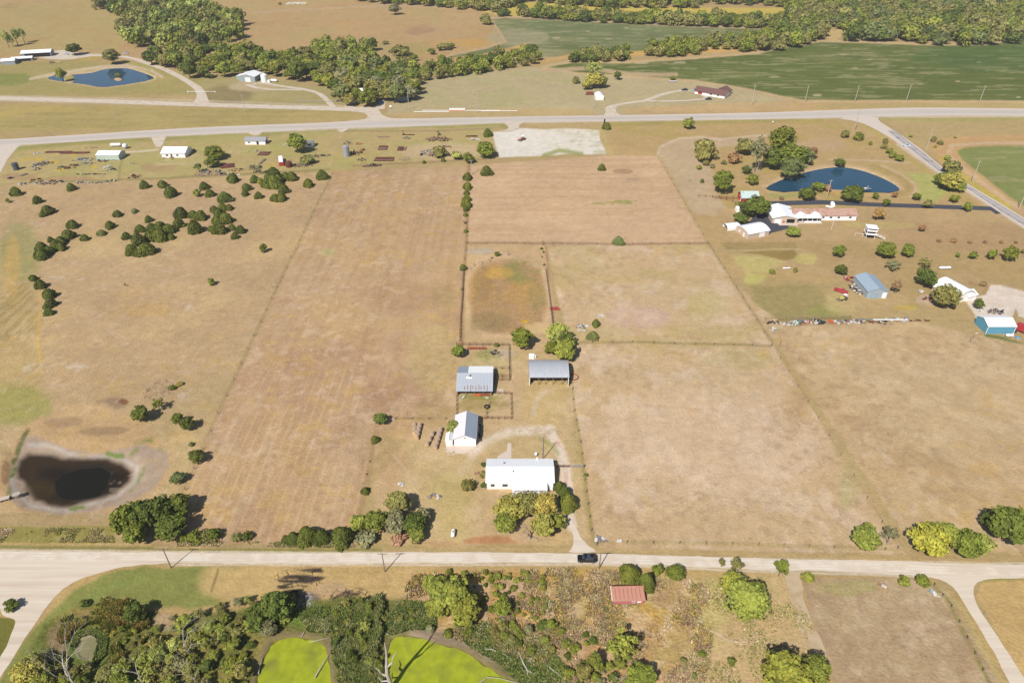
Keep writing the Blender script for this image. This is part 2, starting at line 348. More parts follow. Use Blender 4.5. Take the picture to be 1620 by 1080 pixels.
# right verge / pasture by the ponds
paint([(960,197),(1320,189),(1400,205),(1530,300),(1640,372),(1620,440),(1420,450),(1150,440),(1040,250),(965,248)], (192,162,112), 4, 3)
blend(pmask([(960,197),(1320,189),(1560,330),(1150,330),(1040,250)], 5, 3) * hi(n_mid, .48, .66) * 0.5, (172,152,84))
stroke([(965,198),(1100,193),(1300,190)],3,(166,154,86),3,1,.7)
paint([(1040,250),(1042,232),(1060,222),(1110,218),(1160,222),(1196,216),(1205,222),(1120,238),(1130,300),(1160,345),(1100,340)], (198,172,138), 5, 5, .85)
stroke([(1040,244),(1046,232),(1075,219),(1110,217),(1140,221),(1190,215),(1230,214)], 1.6, (214,190,160), 1.2, 1, .8)
blob(1290,230,50,10,(196,164,128),.7,5); stroke([(1310,252),(1380,254),(1440,258)],1.3,(206,184,150),1,1,.6)
stroke([(1365,195),(1390,212),(1420,238),(1470,275),(1520,305)],3,(182,166,88),3,1,.6)
paint([(1400,188),(1640,188),(1640,222),(1500,230),(1470,240),(1410,200)], (190,164,114), 4, 3); stroke([(1400,188),(1500,190),(1640,187)],3,(170,164,96),3,1,.7)
paint([(1470,222),(1520,215),(1640,214),(1640,229),(1530,231),(1512,240),(1530,262),(1560,285),(1640,345),(1640,360),(1545,298),(1480,250)], (204,164,112), 4, 3)
stroke([(1505,232),(1500,245),(1530,272),(1590,315),(1640,350)], 3.5, (212,180,140), 2, 2, .9); stroke([(1502,231),(1560,226),(1640,226)],2,(210,180,146),1.2,1,.8)
stroke([(1490,250),(1540,292),(1600,330)], 3, (190,176,74), 2, 2, .8)
stroke(POND_RIGHT + [POND_RIGHT[0]], 5, (206,176,136), 3, 2, .9); stroke([(1212,299),(1270,306),(1340,305),(1425,304)],2.5,(200,160,84),2,2,.6)
paint([(1218,305),(1320,306),(1240,314),(1210,310)], (160,160,92), 3, 3, .7)
stroke([(1424,306),(1440,300),(1436,288),(1420,278),(1400,268),(1380,262)], 3, (176,150,92), 3, 2, .8); stroke([(1440,312),(1450,302),(1446,290),(1425,275),(1395,262)], 2, (208,182,140), 1.5, 1, .7)
paint([(1430,272),(1490,278),(1510,300),(1480,318),(1455,316),(1452,292)], (176,178,102), 6, 5, .8)
paint([(1130,330),(1620,330),(1640,372),(1640,470),(1420,470),(1240,420),(1150,400)], (190,160,116), 6, 4, .8)
blend(pmask([(1150,380),(1620,380),(1640,470),(1240,500)], 9, 4) * hi(n_big*.5+n_mid*.5, .45, .6) * 0.5, (168,144,92))
paint([(1140,384),(1258,382),(1262,396),(1150,398)], (166,144,92), 3, 1.5, .8); stroke([(1145,397),(1265,394)],1.2,(202,178,130),1,1,.8)
paint([(1155,403),(1200,404),(1245,414),(1215,432),(1180,428)], (198,182,116), 7, 5, .85); paint([(1165,398),(1255,396),(1266,408),(1240,412),(1200,402)], (150,126,72), 3, 2, .85)
blob(1275,410,18,9,(200,184,112),.8,3); paint([(1180,430),(1215,436),(1195,455),(1178,448)],(196,186,108),6,3,.8)
paint([(1185,452),(1280,450),(1320,480),(1345,502),(1215,505),(1195,480)], (164,148,96), 9, 6, .85); blob(1305,492,30,10,(156,154,84),.6,4); blob(1330,480,26,20,(202,180,122),.7,5)
blob(1380,475,60,16,(196,166,120),.6); blob(1432,486,20,4,(206,178,80),.6,3); paint([(1410,350),(1620,352),(1640,410),(1450,395),(1400,370)],(180,146,108),10,6,.5)
blob(1470,474,22,9,(206,176,150),.8,3); stroke([(1535,448),(1560,454),(1555,462)],3,(170,140,96),2,1,.6)
blob(1390,356,60,6,(196,178,112),.5,4)
stroke([(1215,514),(1330,512),(1450,506)],2.2,(176,142,108),1.5,1.5,.8); stroke([(1210,507),(1345,503)],1.2,(128,116,70),1,1.2,.8)
stroke([(1560,530),(1580,533),(1620,545),(1660,556)],2.2,(112,122,62),1.2,.6,.95,rg=.6); stroke([(1560,546),(1580,560),(1596,576)],1.8,(186,170,84),1.5,.6,.9)
# left pasture with cedars
paint([(-700,300),(180,288),(524,272),(240,862),(130,835),(-700,860)], (196,165,124), 5, 3)
pL = pmask([(-700,300),(180,288),(524,272),(240,862),(-700,860)], 5, 3)
blend(pL * hi(n_big, .45, .62) * 0.4 * sstep(460,300,GX), (180,160,110)); blend(pL * hi(n_mid, .5, .7) * 0.35, (206,176,124))
paint([(-700,390),(20,380),(60,420),(70,600),(30,660),(-700,660)], (190,164,108), 14, 8, .6); blob(30,400,30,50,(156,154,98),.7,10); blob(20,430,12,60,(206,168,100),.6,6); blob(25,500,34,60,(160,140,88),.6,8,tex=hi(fbm(XW/1.5,YW/14,30,3),.4,.6))
blob(20,640,60,30,(160,158,84),.7,10); blob(235,490,36,10,(206,168,104),.5,8); stroke([(64,460),(60,540),(66,590)],2,(212,172,96),2,1,.8)
for x, y, a, b in ((60,353,12,3),(90,440,14,4),(126,441,9,2),(298,485,14,6),(275,495,8,3),(117,580,26,6),(290,625,10,6),(60,582,24,8)): blob(x, y, a, b, (206,186,164), .6, 3, tex=hi(n_fine, .35, .6))
# bank and dry pond
paint([(35,680),(60,660),(120,640),(180,650),(240,680),(270,720),(262,760),(220,800),(120,825),(20,810),(-20,790),(5,720)], (196,162,118), 14, 8, .9)
paint([(40,690),(55,686),(100,705),(160,715),(225,702),(262,712),(266,740),(240,775),(190,800),(110,815),(40,806),(10,790),(15,735)], (178,156,134), 6, 4, .95, rg=.3)
stroke([(45,700),(70,700),(120,718),(190,722),(215,735),(214,760),(180,785),(110,804),(50,800),(22,780),(16,750)], 3.2, (196,184,170), 3, 3, .7, rg=.3)
paint(POND_MUD, (62,50,38), 12, 5, 1, rg=.2); paint([(60,735),(150,735),(200,745),(180,775),(110,790),(60,785),(50,760)], (46,38,32), 14, 4, .9); blob(60,770,26,16,(70,58,36),.7,4)
paint(POND_DARK, (44,44,42), 10, 3, .9)
for L, c in (([(22,738),(14,760),(12,785)],(104,122,52)), ([(168,716),(180,719),(192,718)],(118,138,60)), ([(206,716),(216,712)],(124,136,64)), ([(215,700),(238,694),(255,712)],(134,138,70)), ([(110,802),(130,800)],(126,138,64)), ([(44,680),(30,705),(18,728)],(98,104,58)), ([(205,775),(218,762),(228,740)],(140,148,90))):
    stroke(L, 3.5, c, 2.5, 2.5, .9, tex=hi(n_sm, .3, .5))
blob(175,638,26,8,(160,132,104),.8,5); blob(195,635,9,4,(126,84,56),.8,3); blob(130,650,50,14,(212,178,128),.6,8); blob(8,745,8,20,(150,116,82),.7,4); blob(100,668,30,8,(170,140,108),.6,5); blob(165,680,40,7,(150,122,92),.6,6)
paint([(-60,832),(180,832),(185,858),(150,862),(-60,858)], (150,140,72), 5, 4, .85); stroke([(-60,864),(250,867),(600,870)], 2.4, (126,128,62), 2, 1, .75); stroke([(-60,858),(180,861),(235,860)],1.8,(206,170,112),1.5,1.5,.6); paint([(-60,812),(170,812),(178,830),(-60,832)],(168,144,100),4,4,.6)
# --- the sold parcel: left hay field
pA = paint([(527,272),(740,263),(735,380),(728,540),(722,640),(700,700),(600,690),(585,760),(560,864),(243,866)], (199,166,128), 5, 3)
pB = paint([(745,262),(960,246),(1040,247),(1120,384),(870,388),(740,386)], (210,176,138), 4, 2)
pC = paint([(866,390),(1122,385),(1222,545),(1432,876),(945,866),(905,640),(900,545)], (206,176,135), 5, 3)
pD = paint([(1150,440),(1240,516),(1440,508),(1640,548),(1900,600),(1900,880),(1640,880),(1440,860),(1250,570)], (203,174,133), 6, 4)
blend(pA * sstep(.42, .62, n_str) * 0.38, (184,146,106)); blend(pA * sstep(.5, .7, n_mid) * .4, (190,156,104)); blend(pA * sstep(.52,.7,fbm(XW/14,YW/14,21)) * .3 * (GY > 430), (172,134,102))
blend(pB * sstep(.45, .65, n_strx) * 0.35, (190,152,110)); blend(pC * sstep(.5, .68, n_mid) * 0.35, (192,158,116)); blend(pC * sstep(.52, .66, fbm(XW/7,YW/9,22)) * 0.45, (224,198,170))
blend(pC * (GY < 560) * sstep(.45,.65,fbm(XW/30,YW/16,23)) * .5, (192,170,112)); blend(pD * sstep(.45,.65,fbm(XW/40,YW/30,24)) * .45, (194,160,112)); blend(pD * sstep(.5,.62,n_sm) * .25, (222,196,158))
blob(1010,500,50,20,(210,176,158),.6,8); blob(640,470,60,26,(178,140,104),.45,12); blob(700,470,22,20,(170,146,96),.45,8); blob(500,600,120,60,(184,146,112),.4,20); blob(625,620,50,30,(180,138,106),.4,14); blob(690,570,40,60,(196,172,112),.5,14)
blob(1120,700,180,90,(222,192,162),.45,30); blob(1340,770,16,34,(186,174,120),.6,6); stroke([(1235,560),(1290,650),(1340,740),(1420,860)],3,(186,158,108),3,2,.6); stroke([(1045,252),(1120,385),(1222,545)],3,(186,160,112),3,2,.6)
blob(520,400,16,6,(184,182,116),.5,5); blob(1120,480,30,24,(194,178,112),.45,10); blob(1170,570,60,14,(178,162,104),.45,8); blob(1260,640,20,30,(182,150,104),.5,8); blob(1480,800,90,30,(188,158,108),.4,14)
for x, y, a, b in ((968,322,34,2.5),(990,319,20,2)): blob(x, y, a, b, (150,152,78), .8, 3, tex=hi(n_sm, .35, .55))
blob(985,271,16,4,(164,128,96),.7,3)
for L in ([(300,610),(360,560),(440,540),(500,470)],[(310,612),(372,564),(450,544)],[(10,600),(120,560),(260,570),(330,600)],[(120,640),(170,600),(235,612)],[(300,690),(290,650),(260,625)],[(600,560),(650,600),(720,640)],[(940,600),(1010,640),(1150,650),(1260,700)],[(960,820),(1100,780),(1250,800),(1380,850)],[(1300,560),(1380,600),(1500,640),(1620,700)],[(1420,700),(1520,740),(1620,760)],[(60,330),(180,420),(300,450),(430,440)],[(540,300),(640,330),(730,320)],[(880,420),(960,470),(1060,500),(1180,520)]):
    stroke(L, 1.0, (186,152,112), 1.4, 2, .35, tex=hi(n_mid, .35, .55)); stroke([(x + 7, y + 3) for x, y in L], 1.0, (218,190,156), 1.4, 2, .3, tex=hi(n_mid, .35, .55))
# straight mowing lines, lower left
pa = pmask([(300,560),(640,560),(640,860),(260,860)], 60, 10)
blend(pa * pA * sstep(.5, 1.0, np.sin(XW * 2 * math.pi / 3.1 + YW*.02 + n_mid * 2)) * 0.26 * hi(n_mid, .35, .6), (224,194,158)); pa = pmask([(520,300),(730,290),(730,470),(480,470)], 60, 10)
blend(pa * pA * sstep(.55, 1.0, np.sin(XW * 2 * math.pi / 7.0 + n_mid * 3)) * 0.3, (184,152,106))
# fence-row lines
for L, c, wd, am in (([(742,262),(738,385),(733,440),(730,545),(724,560)],(172,128,92),2.0,.8), ([(738,384),(870,385),(1000,386),(1120,385)],(156,124,92),1.2,.8), ([(862,390),(866,425),(874,500),(876,530)],(166,122,92),1.8,.85),
                     ([(905,542),(1000,541),(1100,544),(1220,547)],(150,134,84),1.8,.7), ([(904,600),(908,650),(918,700),(925,760),(935,840),(945,866)],(166,146,84),2.2,.75), ([(625,663),(700,662)],(150,124,88),1.2,.8),
                     ([(595,685),(588,720),(580,770),(570,810),(565,840)],(160,132,84),4.5,.45), ([(527,274),(440,450),(345,655),(250,862)],(160,140,96),1.6,.5), ([(880,545),(905,541)],(160,120,90),1.4,.7),
                     ([(560,262),(735,254),(770,252)],(156,128,92),1.6,.7),([(1120,384),(1222,540)],(168,140,100),1.6,.6),([(1130,312),(1170,314)],(150,112,84),1.2,.8),([(243,862),(560,863),(900,866)],(164,148,92),3.2,.5),([(950,857),(1200,861),(1420,868)],(176,154,96),3,.5)):
    stroke(L, wd, c, 1.6, 1.6, am)
# round pen
AR = [(744,440),(752,424),(770,414),(800,410),(832,414),(852,428),(862,448),(867,484),(858,508),(838,523),(800,529),(768,524),(748,508),(741,472)]
paint([(740,388),(862,388),(876,530),(735,540)], (208,174,130), 3, 2, .8)
stroke([(745,425),(765,410),(800,402),(835,405),(862,425)], 2.4, (206,168,132), 2, 1, .9)
stroke(AR + [AR[0]], 7, (218,184,142), 4, 2, .8)
pr = paint(AR, (180,144,102), 14, 3, .95, rg=.7)
blend(pr * sstep(.42,.6,fbm(XW/8,YW/12,31)) * sstep(540,420,py) * .75, (202,158,86)); blob(825,430,30,22,(148,142,84),.75,6,tex=hi(n_sm,.3,.55)); blob(775,510,34,18,(158,134,92),.7,6); blob(765,450,14,30,(162,132,90),.6,6); blob(850,470,16,22,(152,140,86),.5,6); blob(760,398,24,5,(186,174,152),.7,5)
blob(830,508,5,2.5,(216,172,40),.9,1.5); blob(790,432,22,8,(208,166,80),.5,6); blob(850,518,22,8,(216,184,130),.7,4)
# farm yard
paint([(735,540),(876,532),(905,560),(905,680),(930,860),(700,862),(600,860),(590,760),(640,700),(720,640),(722,560)], (205,173,130), 8, 6, .85)
blob(770,580,40,22,(160,148,84),.6,6,tex=hi(n_sm,.3,.6)); blob(765,640,42,12,(172,150,92),.7,4); blob(760,628,40,4,(142,146,70),.7,3); blob(800,560,16,8,(206,186,170),.7,3); blob(772,562,20,10,(150,154,84),.6,4)
blob(690,655,30,22,(180,150,98),.6,7); blob(860,630,34,50,(206,178,118),.6,10); blob(890,590,14,40,(190,166,104),.5,5)
blend(pmask([(735,540),(905,560),(925,860),(600,860),(640,700)],10,5) * hi(n_mid,.48,.64) * .35, (190,168,112)); blend(pmask([(735,540),(905,560),(925,860),(600,860),(640,700)],10,5) * hi(n_sm,.52,.68) * .4, (216,188,146))
gt = hi(n_fine*.5+n_sm*.5, .22, .44)
stroke([(745,715),(765,700),(785,690),(815,682),(850,679),(872,682)], 7, (228,208,186), 5, 4, .95, tex=gt); stroke([(845,655),(850,630),(862,620)],4,(216,198,168),4,4,.5,tex=gt)
stroke([(870,680),(880,700),(890,722),(896,745),(897,775),(898,800),(903,830)], 8, (230,210,188), 4, 3, .95, tex=hi(n_fine*.4+n_sm*.6,.22,.42)); stroke([(744,718),(735,735),(720,760)],6,(212,188,150),6,5,.5,tex=gt)
blob(882,712,7,16,(196,124,104),.4,3,tex=hi(n_fine,.45,.6)); blob(896,756,4,14,(200,140,118),.4,3,tex=hi(n_fine,.45,.6))
blob(820,705,60,22,(196,174,120),.4,8); stroke([(855,695),(872,703),(884,718)],3,(160,158,84),2,1,.6); blob(620,740,26,40,(182,146,106),.5,10); stroke([(622,720),(640,740),(650,760)],2,(206,178,136),2,2,.6)
blob(715,778,40,30,(190,172,104),.45,10); blob(780,855,50,6,(190,132,88),.8,4); blob(720,835,30,20,(196,172,110),.5,8); blob(710,815,26,12,(200,176,112),.5,6); blob(830,850,24,8,(212,178,140),.7,4); blob(880,850,12,12,(212,176,124),.6,3)
blob(690,860,40,4,(196,152,110),.6,3); stroke([(600,855),(700,866),(900,868),(1000,870),(1400,884),(1620,890)],2.0,(196,166,116),1.5,1.2,.7)
# --- south of the gravel road
paint([(-700,892),(270,892),(620,893),(930,892),(1210,905),(1460,915),(1530,945),(1620,1100),(1900,1500),(-700,1700)], (190,160,106), 4, 2)
pG = paint([(165,905),(215,896),(330,892),(420,898),(440,930),(380,950),(300,965),(240,960),(140,962),(70,1040),(20,1090),(-10,1090),(60,985),(115,930)], (132,138,72), 8, 6, .9, rg=.4)
blend(pG * sstep(.45, .62, fbm(XW/3,YW/1.6,33)) * .5, (152,152,84)); paint([(330,892),(650,893),(680,915),(640,945),(470,945),(360,960),(320,930)], (204,172,116), 26, 10, .95); blend(pmask([(320,892),(660,893),(640,940),(360,950)],20,6)*hi(n_strx,.45,.6)*.5,(184,154,98))
stroke([(65,1040),(100,985),(160,935),(225,910)],5,(140,150,78),4,3,.5)
stroke([(345,900),(335,935)],1.6,(130,112,68),1.5,1,.8)
# burnt piles
bt = hi(fbm(XW/7,YW/1.0,41,3), .40, .5); paint([(437,930),(440,918),(455,908),(478,900),(508,898),(513,912),(500,922),(478,932),(462,940)],(66,58,54),4,3,.95,tex=bt); paint([(520,946),(545,935),(565,930),(580,931),(576,938),(555,947),(530,953)],(88,68,58),4,3,.95,tex=hi(fbm(XW/3,YW/1.2,42,3),.34,.5)); blob(485,948,22,14,(128,110,102),.9,4); blob(484,952,12,8,(232,226,222),.95,3,tex=hi(n_fine,.4,.5)); blob(462,940,12,8,(60,50,44),.8,3); blob(520,930,30,12,(190,158,124),.6,6)
# brush land
pW = paint([(650,905),(900,900),(1130,915),(1120,1100),(650,1100),(640,1000),(660,950)], (196,156,108), 12, 10, .9, rg=.9)
blend(pW * sstep(.5,.62,n_mid) * .6, (184,166,98)); blend(pW * sstep(.52,.66,fbm(XW/9,YW/9,43)) * .6, (170,132,108)); blend(pW * sstep(.6,.7,n_sm) * .55, (206,164,66))
blend(pW * sstep(.5,.62,n_fine) * .35, (224,198,160)); paint([(660,905),(900,898),(960,900),(930,912),(660,925)],(194,156,84),6,5,.7)
paint([(1110,912),(1240,908),(1290,985),(1310,1100),(1090,1100),(1130,1000)], (204,174,126), 12, 8, .9, rg=.6)
blend(pmask([(1110,912),(1240,908),(1290,985),(1310,1100),(1090,1100)],12,8)*hi(n_mid,.5,.64)*.5,(188,178,108))
stroke([(1084,976),(1110,990),(1150,1010),(1180,1018)], 1.1, (222,202,176), .9, 2, .8); stroke([(1180,1012),(1230,1016),(1290,1020)],3,(206,178,142),2.5,2,.6)
pE = paint([(1268,913),(1460,916),(1500,935),(1530,990),(1590,1100),(1330,1100),(1290,1010)], (186,158,122), 5, 3, .95, rg=.5)
blend(pE * hi(n_mid,.48,.64) * .4, (162,136,104)); blend(pE * hi(fbm(XW/5,YW/5,44),.52,.68) * .35, (208,186,150)); blob(1340,930,50,12,(178,168,106),.6,8)
stroke([(1470,920),(1500,950),(1530,1010),(1570,1090)],2.4,(146,138,66),2,2,.8); stroke([(1490,930),(1525,965),(1550,1020),(1590,1085)],4,(192,176,122),4,1,.5)
paint([(1555,916),(1900,912),(1900,1600),(1660,1200),(1570,985),(1545,940)], (206,172,114), 4, 2, .95); blend(pmask([(1555,916),(1900,912),(1900,1600),(1660,1200),(1570,985)],6,2)*hi(fbm(XW/9,YW/30,45),.45,.62)*.5,(188,164,98)); stroke([(1556,917),(1640,914)],3,(160,152,82),2,2,.7)
paint([(-60,965),(0,975),(22,978),(25,988),(14,1018),(-8,1050),(-60,1120)], (118,116,54), 2, 1, .95)
# wet margins, reeds
paint([(70,985),(120,955),(170,955),(240,965),(262,985),(470,945),(640,945),(690,1000),(790,1020),(900,1060),(960,1100),(20,1100)], (110,114,54), 10, 8, .9, rg=.9)
blend(pmask([(70,985),(120,955),(240,965),(640,945),(900,1060),(960,1100),(20,1100)],10,8)*hi(n_mid,.48,.62)*.6,(166,146,84)); blob(105,1010,30,26,(160,128,100),.7,6); blob(150,970,30,10,(172,140,88),.6,6)
blob(140,1022,34,28,(88,118,48),.95,5); stroke(PUDDLE + [PUDDLE[0]], 4.5, (176,160,128), 3, 2, .95, rg=.3); blob(255,985,16,14,(200,166,134),.7,4)
blob(640,985,40,18,(112,138,54),.85,8); blob(760,1005,60,14,(110,136,56),.8,8); blob(830,1035,50,24,(104,132,52),.8,8); blob(505,980,50,16,(116,136,60),.8,8); blob(690,965,30,24,(196,166,92),.6,8)
for P in (WEED_A, WEED_B): stroke(P, 7, (140,124,88), 5, 6, .9, rg=.3)
stroke([(655,1000),(700,1008),(745,1022),(790,1045),(840,1068),(880,1100)], 8, (172,148,126), 6, 5, .75, rg=.5); stroke([(520,1010),(525,1060),(530,1110)],4,(140,124,96),3,2,.8)
for P in (WEED_A, WEED_B): paint(P, (120,112,40), 8, 3, 1, rg=.1)
# asphalt/gravel spill beside roads
GB = (226,210,188)
for L, wd, am in (([(0,232),(120,222),(405,209),(800,194),(1200,188),(1400,185),(1640,184)],1.3,.6), ([(0,870),(400,873),(900,877),(1200,884),(1640,892)],1.6,.75), ([(270,892),(600,893),(930,892),(1200,903),(1450,911)],1.8,.7), ([(0,152),(300,159),(560,169)],1.2,.4), ([(0,159),(300,167),(560,175)],1.2,.4)):
    stroke(L, wd, GB, 1.2, 1.2, am)
stroke([(1420,228),(1480,270),(1532,303),(1620,360)],2.0,(222,206,186),1,.8,.7)
for c_, P in ((GB, GRAVEL_LOT), ((230,216,198), LOT_RIGHT)): paint(P, c_, 2, 2, .9)
gl = pmask(GRAVEL_LOT, 3, 2); blend(gl, (232,222,206)); blend(gl * hi(n_sm,.5,.62) * hi(px, 850, 900) * .55, (176,174,126)); blend(gl * hi(n_mid,.5,.7)*.3, (214,196,170))
stroke([(860,246),(885,238),(920,243)],3,(150,156,84),2,2,.8); stroke([(952,205),(958,225),(966,243)],4,(196,172,112),3,3,.8)
lr = pmask(LOT_RIGHT, 3, 2); blend(lr, (230,212,194)); blend(lr * hi(n_sm,.5,.62)*.3, (212,190,164))
stroke([(1545,508),(1600,512)],3,(206,176,142),3,2,.6)
stroke(POND_FAR + [POND_FAR[0]], 2.4, (206,178,138), 1.6, 1.2, .95); stroke([(48,125),(85,117),(120,112),(160,106),(200,103),(240,112),(256,122)],2.2,(212,188,156),1.5,1,.9); stroke([(195,98),(230,104),(236,112)],2,(170,170,90),1.5,1,.7)
blob(112,125,6,4,(176,160,90),.95,1); blob(187,125,8,2.6,(206,172,134),1,.6)
# farm lanes painted faint beside their real sheets
for sd_, sz, c_, am_ in ((61,3.2,(226,200,170),.28),(62,4.5,(206,168,96),.35),(63,2.6,(168,136,104),.35)):
    blend(hi(fbm(XW/sz,YW/sz,sd_,3),.6,.7)*hi(fbm(XW/40,YW/40,sd_+9,2),.42,.6)*np.clip(pA+pC+pD+pL*.7+pE,0,1)*am_, c_)
lum = 1 + (n_fine - .5) * .22 + (n_sm - .5) * .10 + (n_mid - .5) * .2 + (n_big - .5) * .1
col *= lum[..., None]
# pond basins
ZW = np.zeros(GX.shape)
def basin(P, soft, depth):
    global ZW
    ZW = np.minimum(ZW, -depth * pmask(P, soft, 0))
basin(POND_RIGHT, 3, 1.2); basin([(18,715),(60,700),(200,715),(222,745),(190,785),(100,806),(40,798),(15,760)], 34, 1.1); basin(POND_DARK, 10, 1.6)
basin(WEED_A, 10, .7); basin(WEED_B, 10, .7); basin(PUDDLE, 5, .35)
_mf = pmask(POND_FAR, 1.5, 0); _mi = pmask([(179,125),(183,122.5),(190,122.5),(194,125),(190,127.5),(183,127.5)], 1.0, 0); _mw = pmask([(100,131),(102,119),(110,117),(117,120),(118,128),(110,132)], 1.5, 0)
ZW = np.minimum(ZW, -1.0 * _mf * (1 - _mi) * (1 - _mw))
V = np.stack([XW.ravel(), YW.ravel(), ZW.ravel()], 1)
nr, nc = GX.shape; idx = np.arange(nr * nc).reshape(nr, nc)
Fq = np.stack([idx[1:, :-1], idx[1:, 1:], idx[:-1, 1:], idx[:-1, :-1]], -1)
cpx = (GX[1:, :-1] + GX[1:, 1:]) / 2; cpy = (GY[1:, :-1] + GY[:-1, :-1]) / 2
zone = np.zeros(cpx.shape, int)
def setzone(P, k):
    a = np.asarray(P, float); s = (cpx > a[:, 0].min()) & (cpx < a[:, 0].max()) & (cpy > a[:, 1].min()) & (cpy < a[:, 1].max())
    d = pdist(cpx[s], cpy[s], P); z = zone[s]; z[d > 0] = k; zone[s] = z
for k, P in ((1, CROP_A), (2, CROP_B), (3, CROP_C), (4, YEL_A), (5, GRAVEL_LOT), (6, LOT_RIGHT)): setzone(P, k)
names = ['ground', 'crop_field', 'crop_field', 'crop_field', 'meadow', 'gravel_lot', 'gravel_lot']
colA = (col / K).reshape(-1, 3); rgA = RG.ravel()
for k, nm in enumerate(names):
    sel = Fq[zone == k].reshape(-1, 4); u, inv = np.unique(sel, return_inverse=True)
    me = npmesh(nm, V[u], inv.reshape(-1, 4), [M_GROUND], True, colA[u])
    a = me.attributes.new('Rough', 'FLOAT', 'POINT'); a.data.foreach_set('value', rgA[u].astype(np.float32))
    tag(link(nm, me), kind='structure')

# ------------------------------------------------------------------ sheets: roads, lanes, water
_rng = np.random.default_rng(5)
def densify(P, step, jit, seed, closed=True):
    out = []; n = len(P)
    for i in range(n if closed else n - 1):
        a = np.array(P[i]); b = np.array(P[(i + 1) % n]); L = np.hypot(*(b - a)); k = max(1, int(L / step))
        for j in range(k):
            t = j / k; q = a + (b - a) * t; nx, ny = -(b - a)[1] / (L + 1e-9), (b - a)[0] / (L + 1e-9)
            o = (float(fbm(np.array(q[0] / 3.1), np.array(q[1] / 3.1), seed, 3)) - .5) * 2 * jit
            out.append((q[0] + nx * o, q[1] + ny * o))
    if not closed: out.append(tuple(P[-1]))
    return out
def smooth_poly(P, it=1, closed=True):
    for _ in range(it):
        Q = []; n = len(P)
        for i in range(n if closed else n - 1):
            a, b = P[i], P[(i + 1) % n]; Q += [(a[0]*.75+b[0]*.25, a[1]*.75+b[1]*.25), (a[0]*.25+b[0]*.75, a[1]*.25+b[1]*.75)]
        if not closed: Q = [P[0]] + Q[1:-1] + [P[-1]]
        P = Q
    return P
def sheet(name, poly_px, m, z=0.03, step=1.5, jit=0.25, sm=1, hz=0.0):
    P = [W(x, y, hz) for x, y in (smooth_poly(poly_px, sm) if sm else poly_px)]
    P = densify(P, step, jit, 7) if jit else P
    tri = tessellate_polygon([[Vector((x, y, 0)) for x, y in P]])
    me = bpy.data.meshes.new(name); me.from_pydata([(x, y, z) for x, y in P], [], tri); me.materials.append(m)
    bm = bmesh.new(); bm.from_mesh(me); bmesh.ops.recalc_face_normals(bm, faces=bm.faces)
    for f in bm.faces:
        if f.normal.z < 0: f.normal_flip()
    bm.to_mesh(me); bm.free()
    return tag(link(name, me), kind='structure')
def band(line, wd):
    """polygon (pixels) around a line with widths in metres"""
    P = [np.array(W(*p)) for p in line]; n = len(P); wd = wd if isinstance(wd, (list, tuple)) else [wd] * n; L = []; Rr = []
    for i in range(n):
        d = P[min(i + 1, n - 1)] - P[max(i - 1, 0)]; d = d / (np.hypot(*d) + 1e-9); q = np.array((-d[1], d[0])) * wd[i] / 2
        L.append(tuple(P[i] + q)); Rr.append(tuple(P[i] - q))
    return L + Rr[::-1]
def lane(name, line, wd, m, z=0.03, jit=0.2, step=1.5, sm=1):
    P = densify(smooth_poly(band(smooth_poly(line, sm, False), wd if not isinstance(wd, (list, tuple)) else wd), 0), step, jit, 9)
    tri = tessellate_polygon([[Vector((x, y, 0)) for x, y in P]])
    me = bpy.data.meshes.new(name); me.from_pydata([(x, y, z) for x, y in P], [], tri); me.materials.append(m)
    bm = bmesh.new(); bm.from_mesh(me)
    bm.normal_update()
    for f in bm.faces:
        if f.normal.z < 0: f.normal_flip()
    bm.to_mesh(me); bm.free()
    return tag(link(name, me), kind='structure')
M_GRAV = mat('pale_gravel', (232, 215, 194), 0.95, var=0.09, scale=1.0, stretch=(0.05, 1.3, 1), bump=0.1, second=(212, 192, 168), thr=(.5, .75), spec=.05)
M_GRAV2 = mat('lane_gravel', (222, 206, 186), 0.95, var=0.1, scale=0.5, bump=0.1, second=(204, 182, 152), thr=(.5, .7), spec=.05)
M_TRK = mat('wheel_track_gravel', (240, 226, 208), 0.95, var=0.06, scale=.6, second=(226, 208, 186), thr=(.45, .6), spec=.05)
M_HWY = mat('highway_asphalt', (212, 201, 190), 0.95, var=0.06, scale=0.7, stretch=(0.03, 1.2, 1), second=(202, 190, 180), thr=(.45, .65), spec=.05)
M_SHOULDER = mat('road_shoulder', (222, 206, 190), 0.95, var=0.08, scale=0.6, spec=.05)
M_ROAD2 = mat('patched_asphalt', (184, 174, 170), 0.95, var=0.08, scale=0.4, second=(150, 142, 142), thr=(.55, .62), spec=.05)
M_NEWASPH = mat('new_asphalt', (84, 84, 92), 0.9, var=0.12, scale=0.6, spec=.1)
M_DIRT = mat('dirt_track', (206, 182, 148), 0.95, var=0.1, scale=0.5, second=(190, 160, 120), thr=(.5, .62), spec=.05)
M_WPAINT = mat('white_road_paint', (225, 222, 216), 0.8, var=0.1); M_YPAINT = mat('yellow_road_paint', (212, 180, 110), 0.8, var=0.1)
M_CONC = mat('concrete', (226, 206, 188), 0.9, var=0.06, scale=0.8)
HT = [(-700,262),(-300,241),(-60,224),(0,221),(100,215),(200,208.5),(300,202.5),(405,198),(500,195),(560,191.5),(580,188),(600,186),(625,188),(700,187),(810,185),(900,183.5),(955,183),(1000,182),(1100,180.5),(1215,178),(1300,175),(1400,171.5),(1450,170.3),(1520,170.8),(1620,172),(1800,176),(2320,190)]
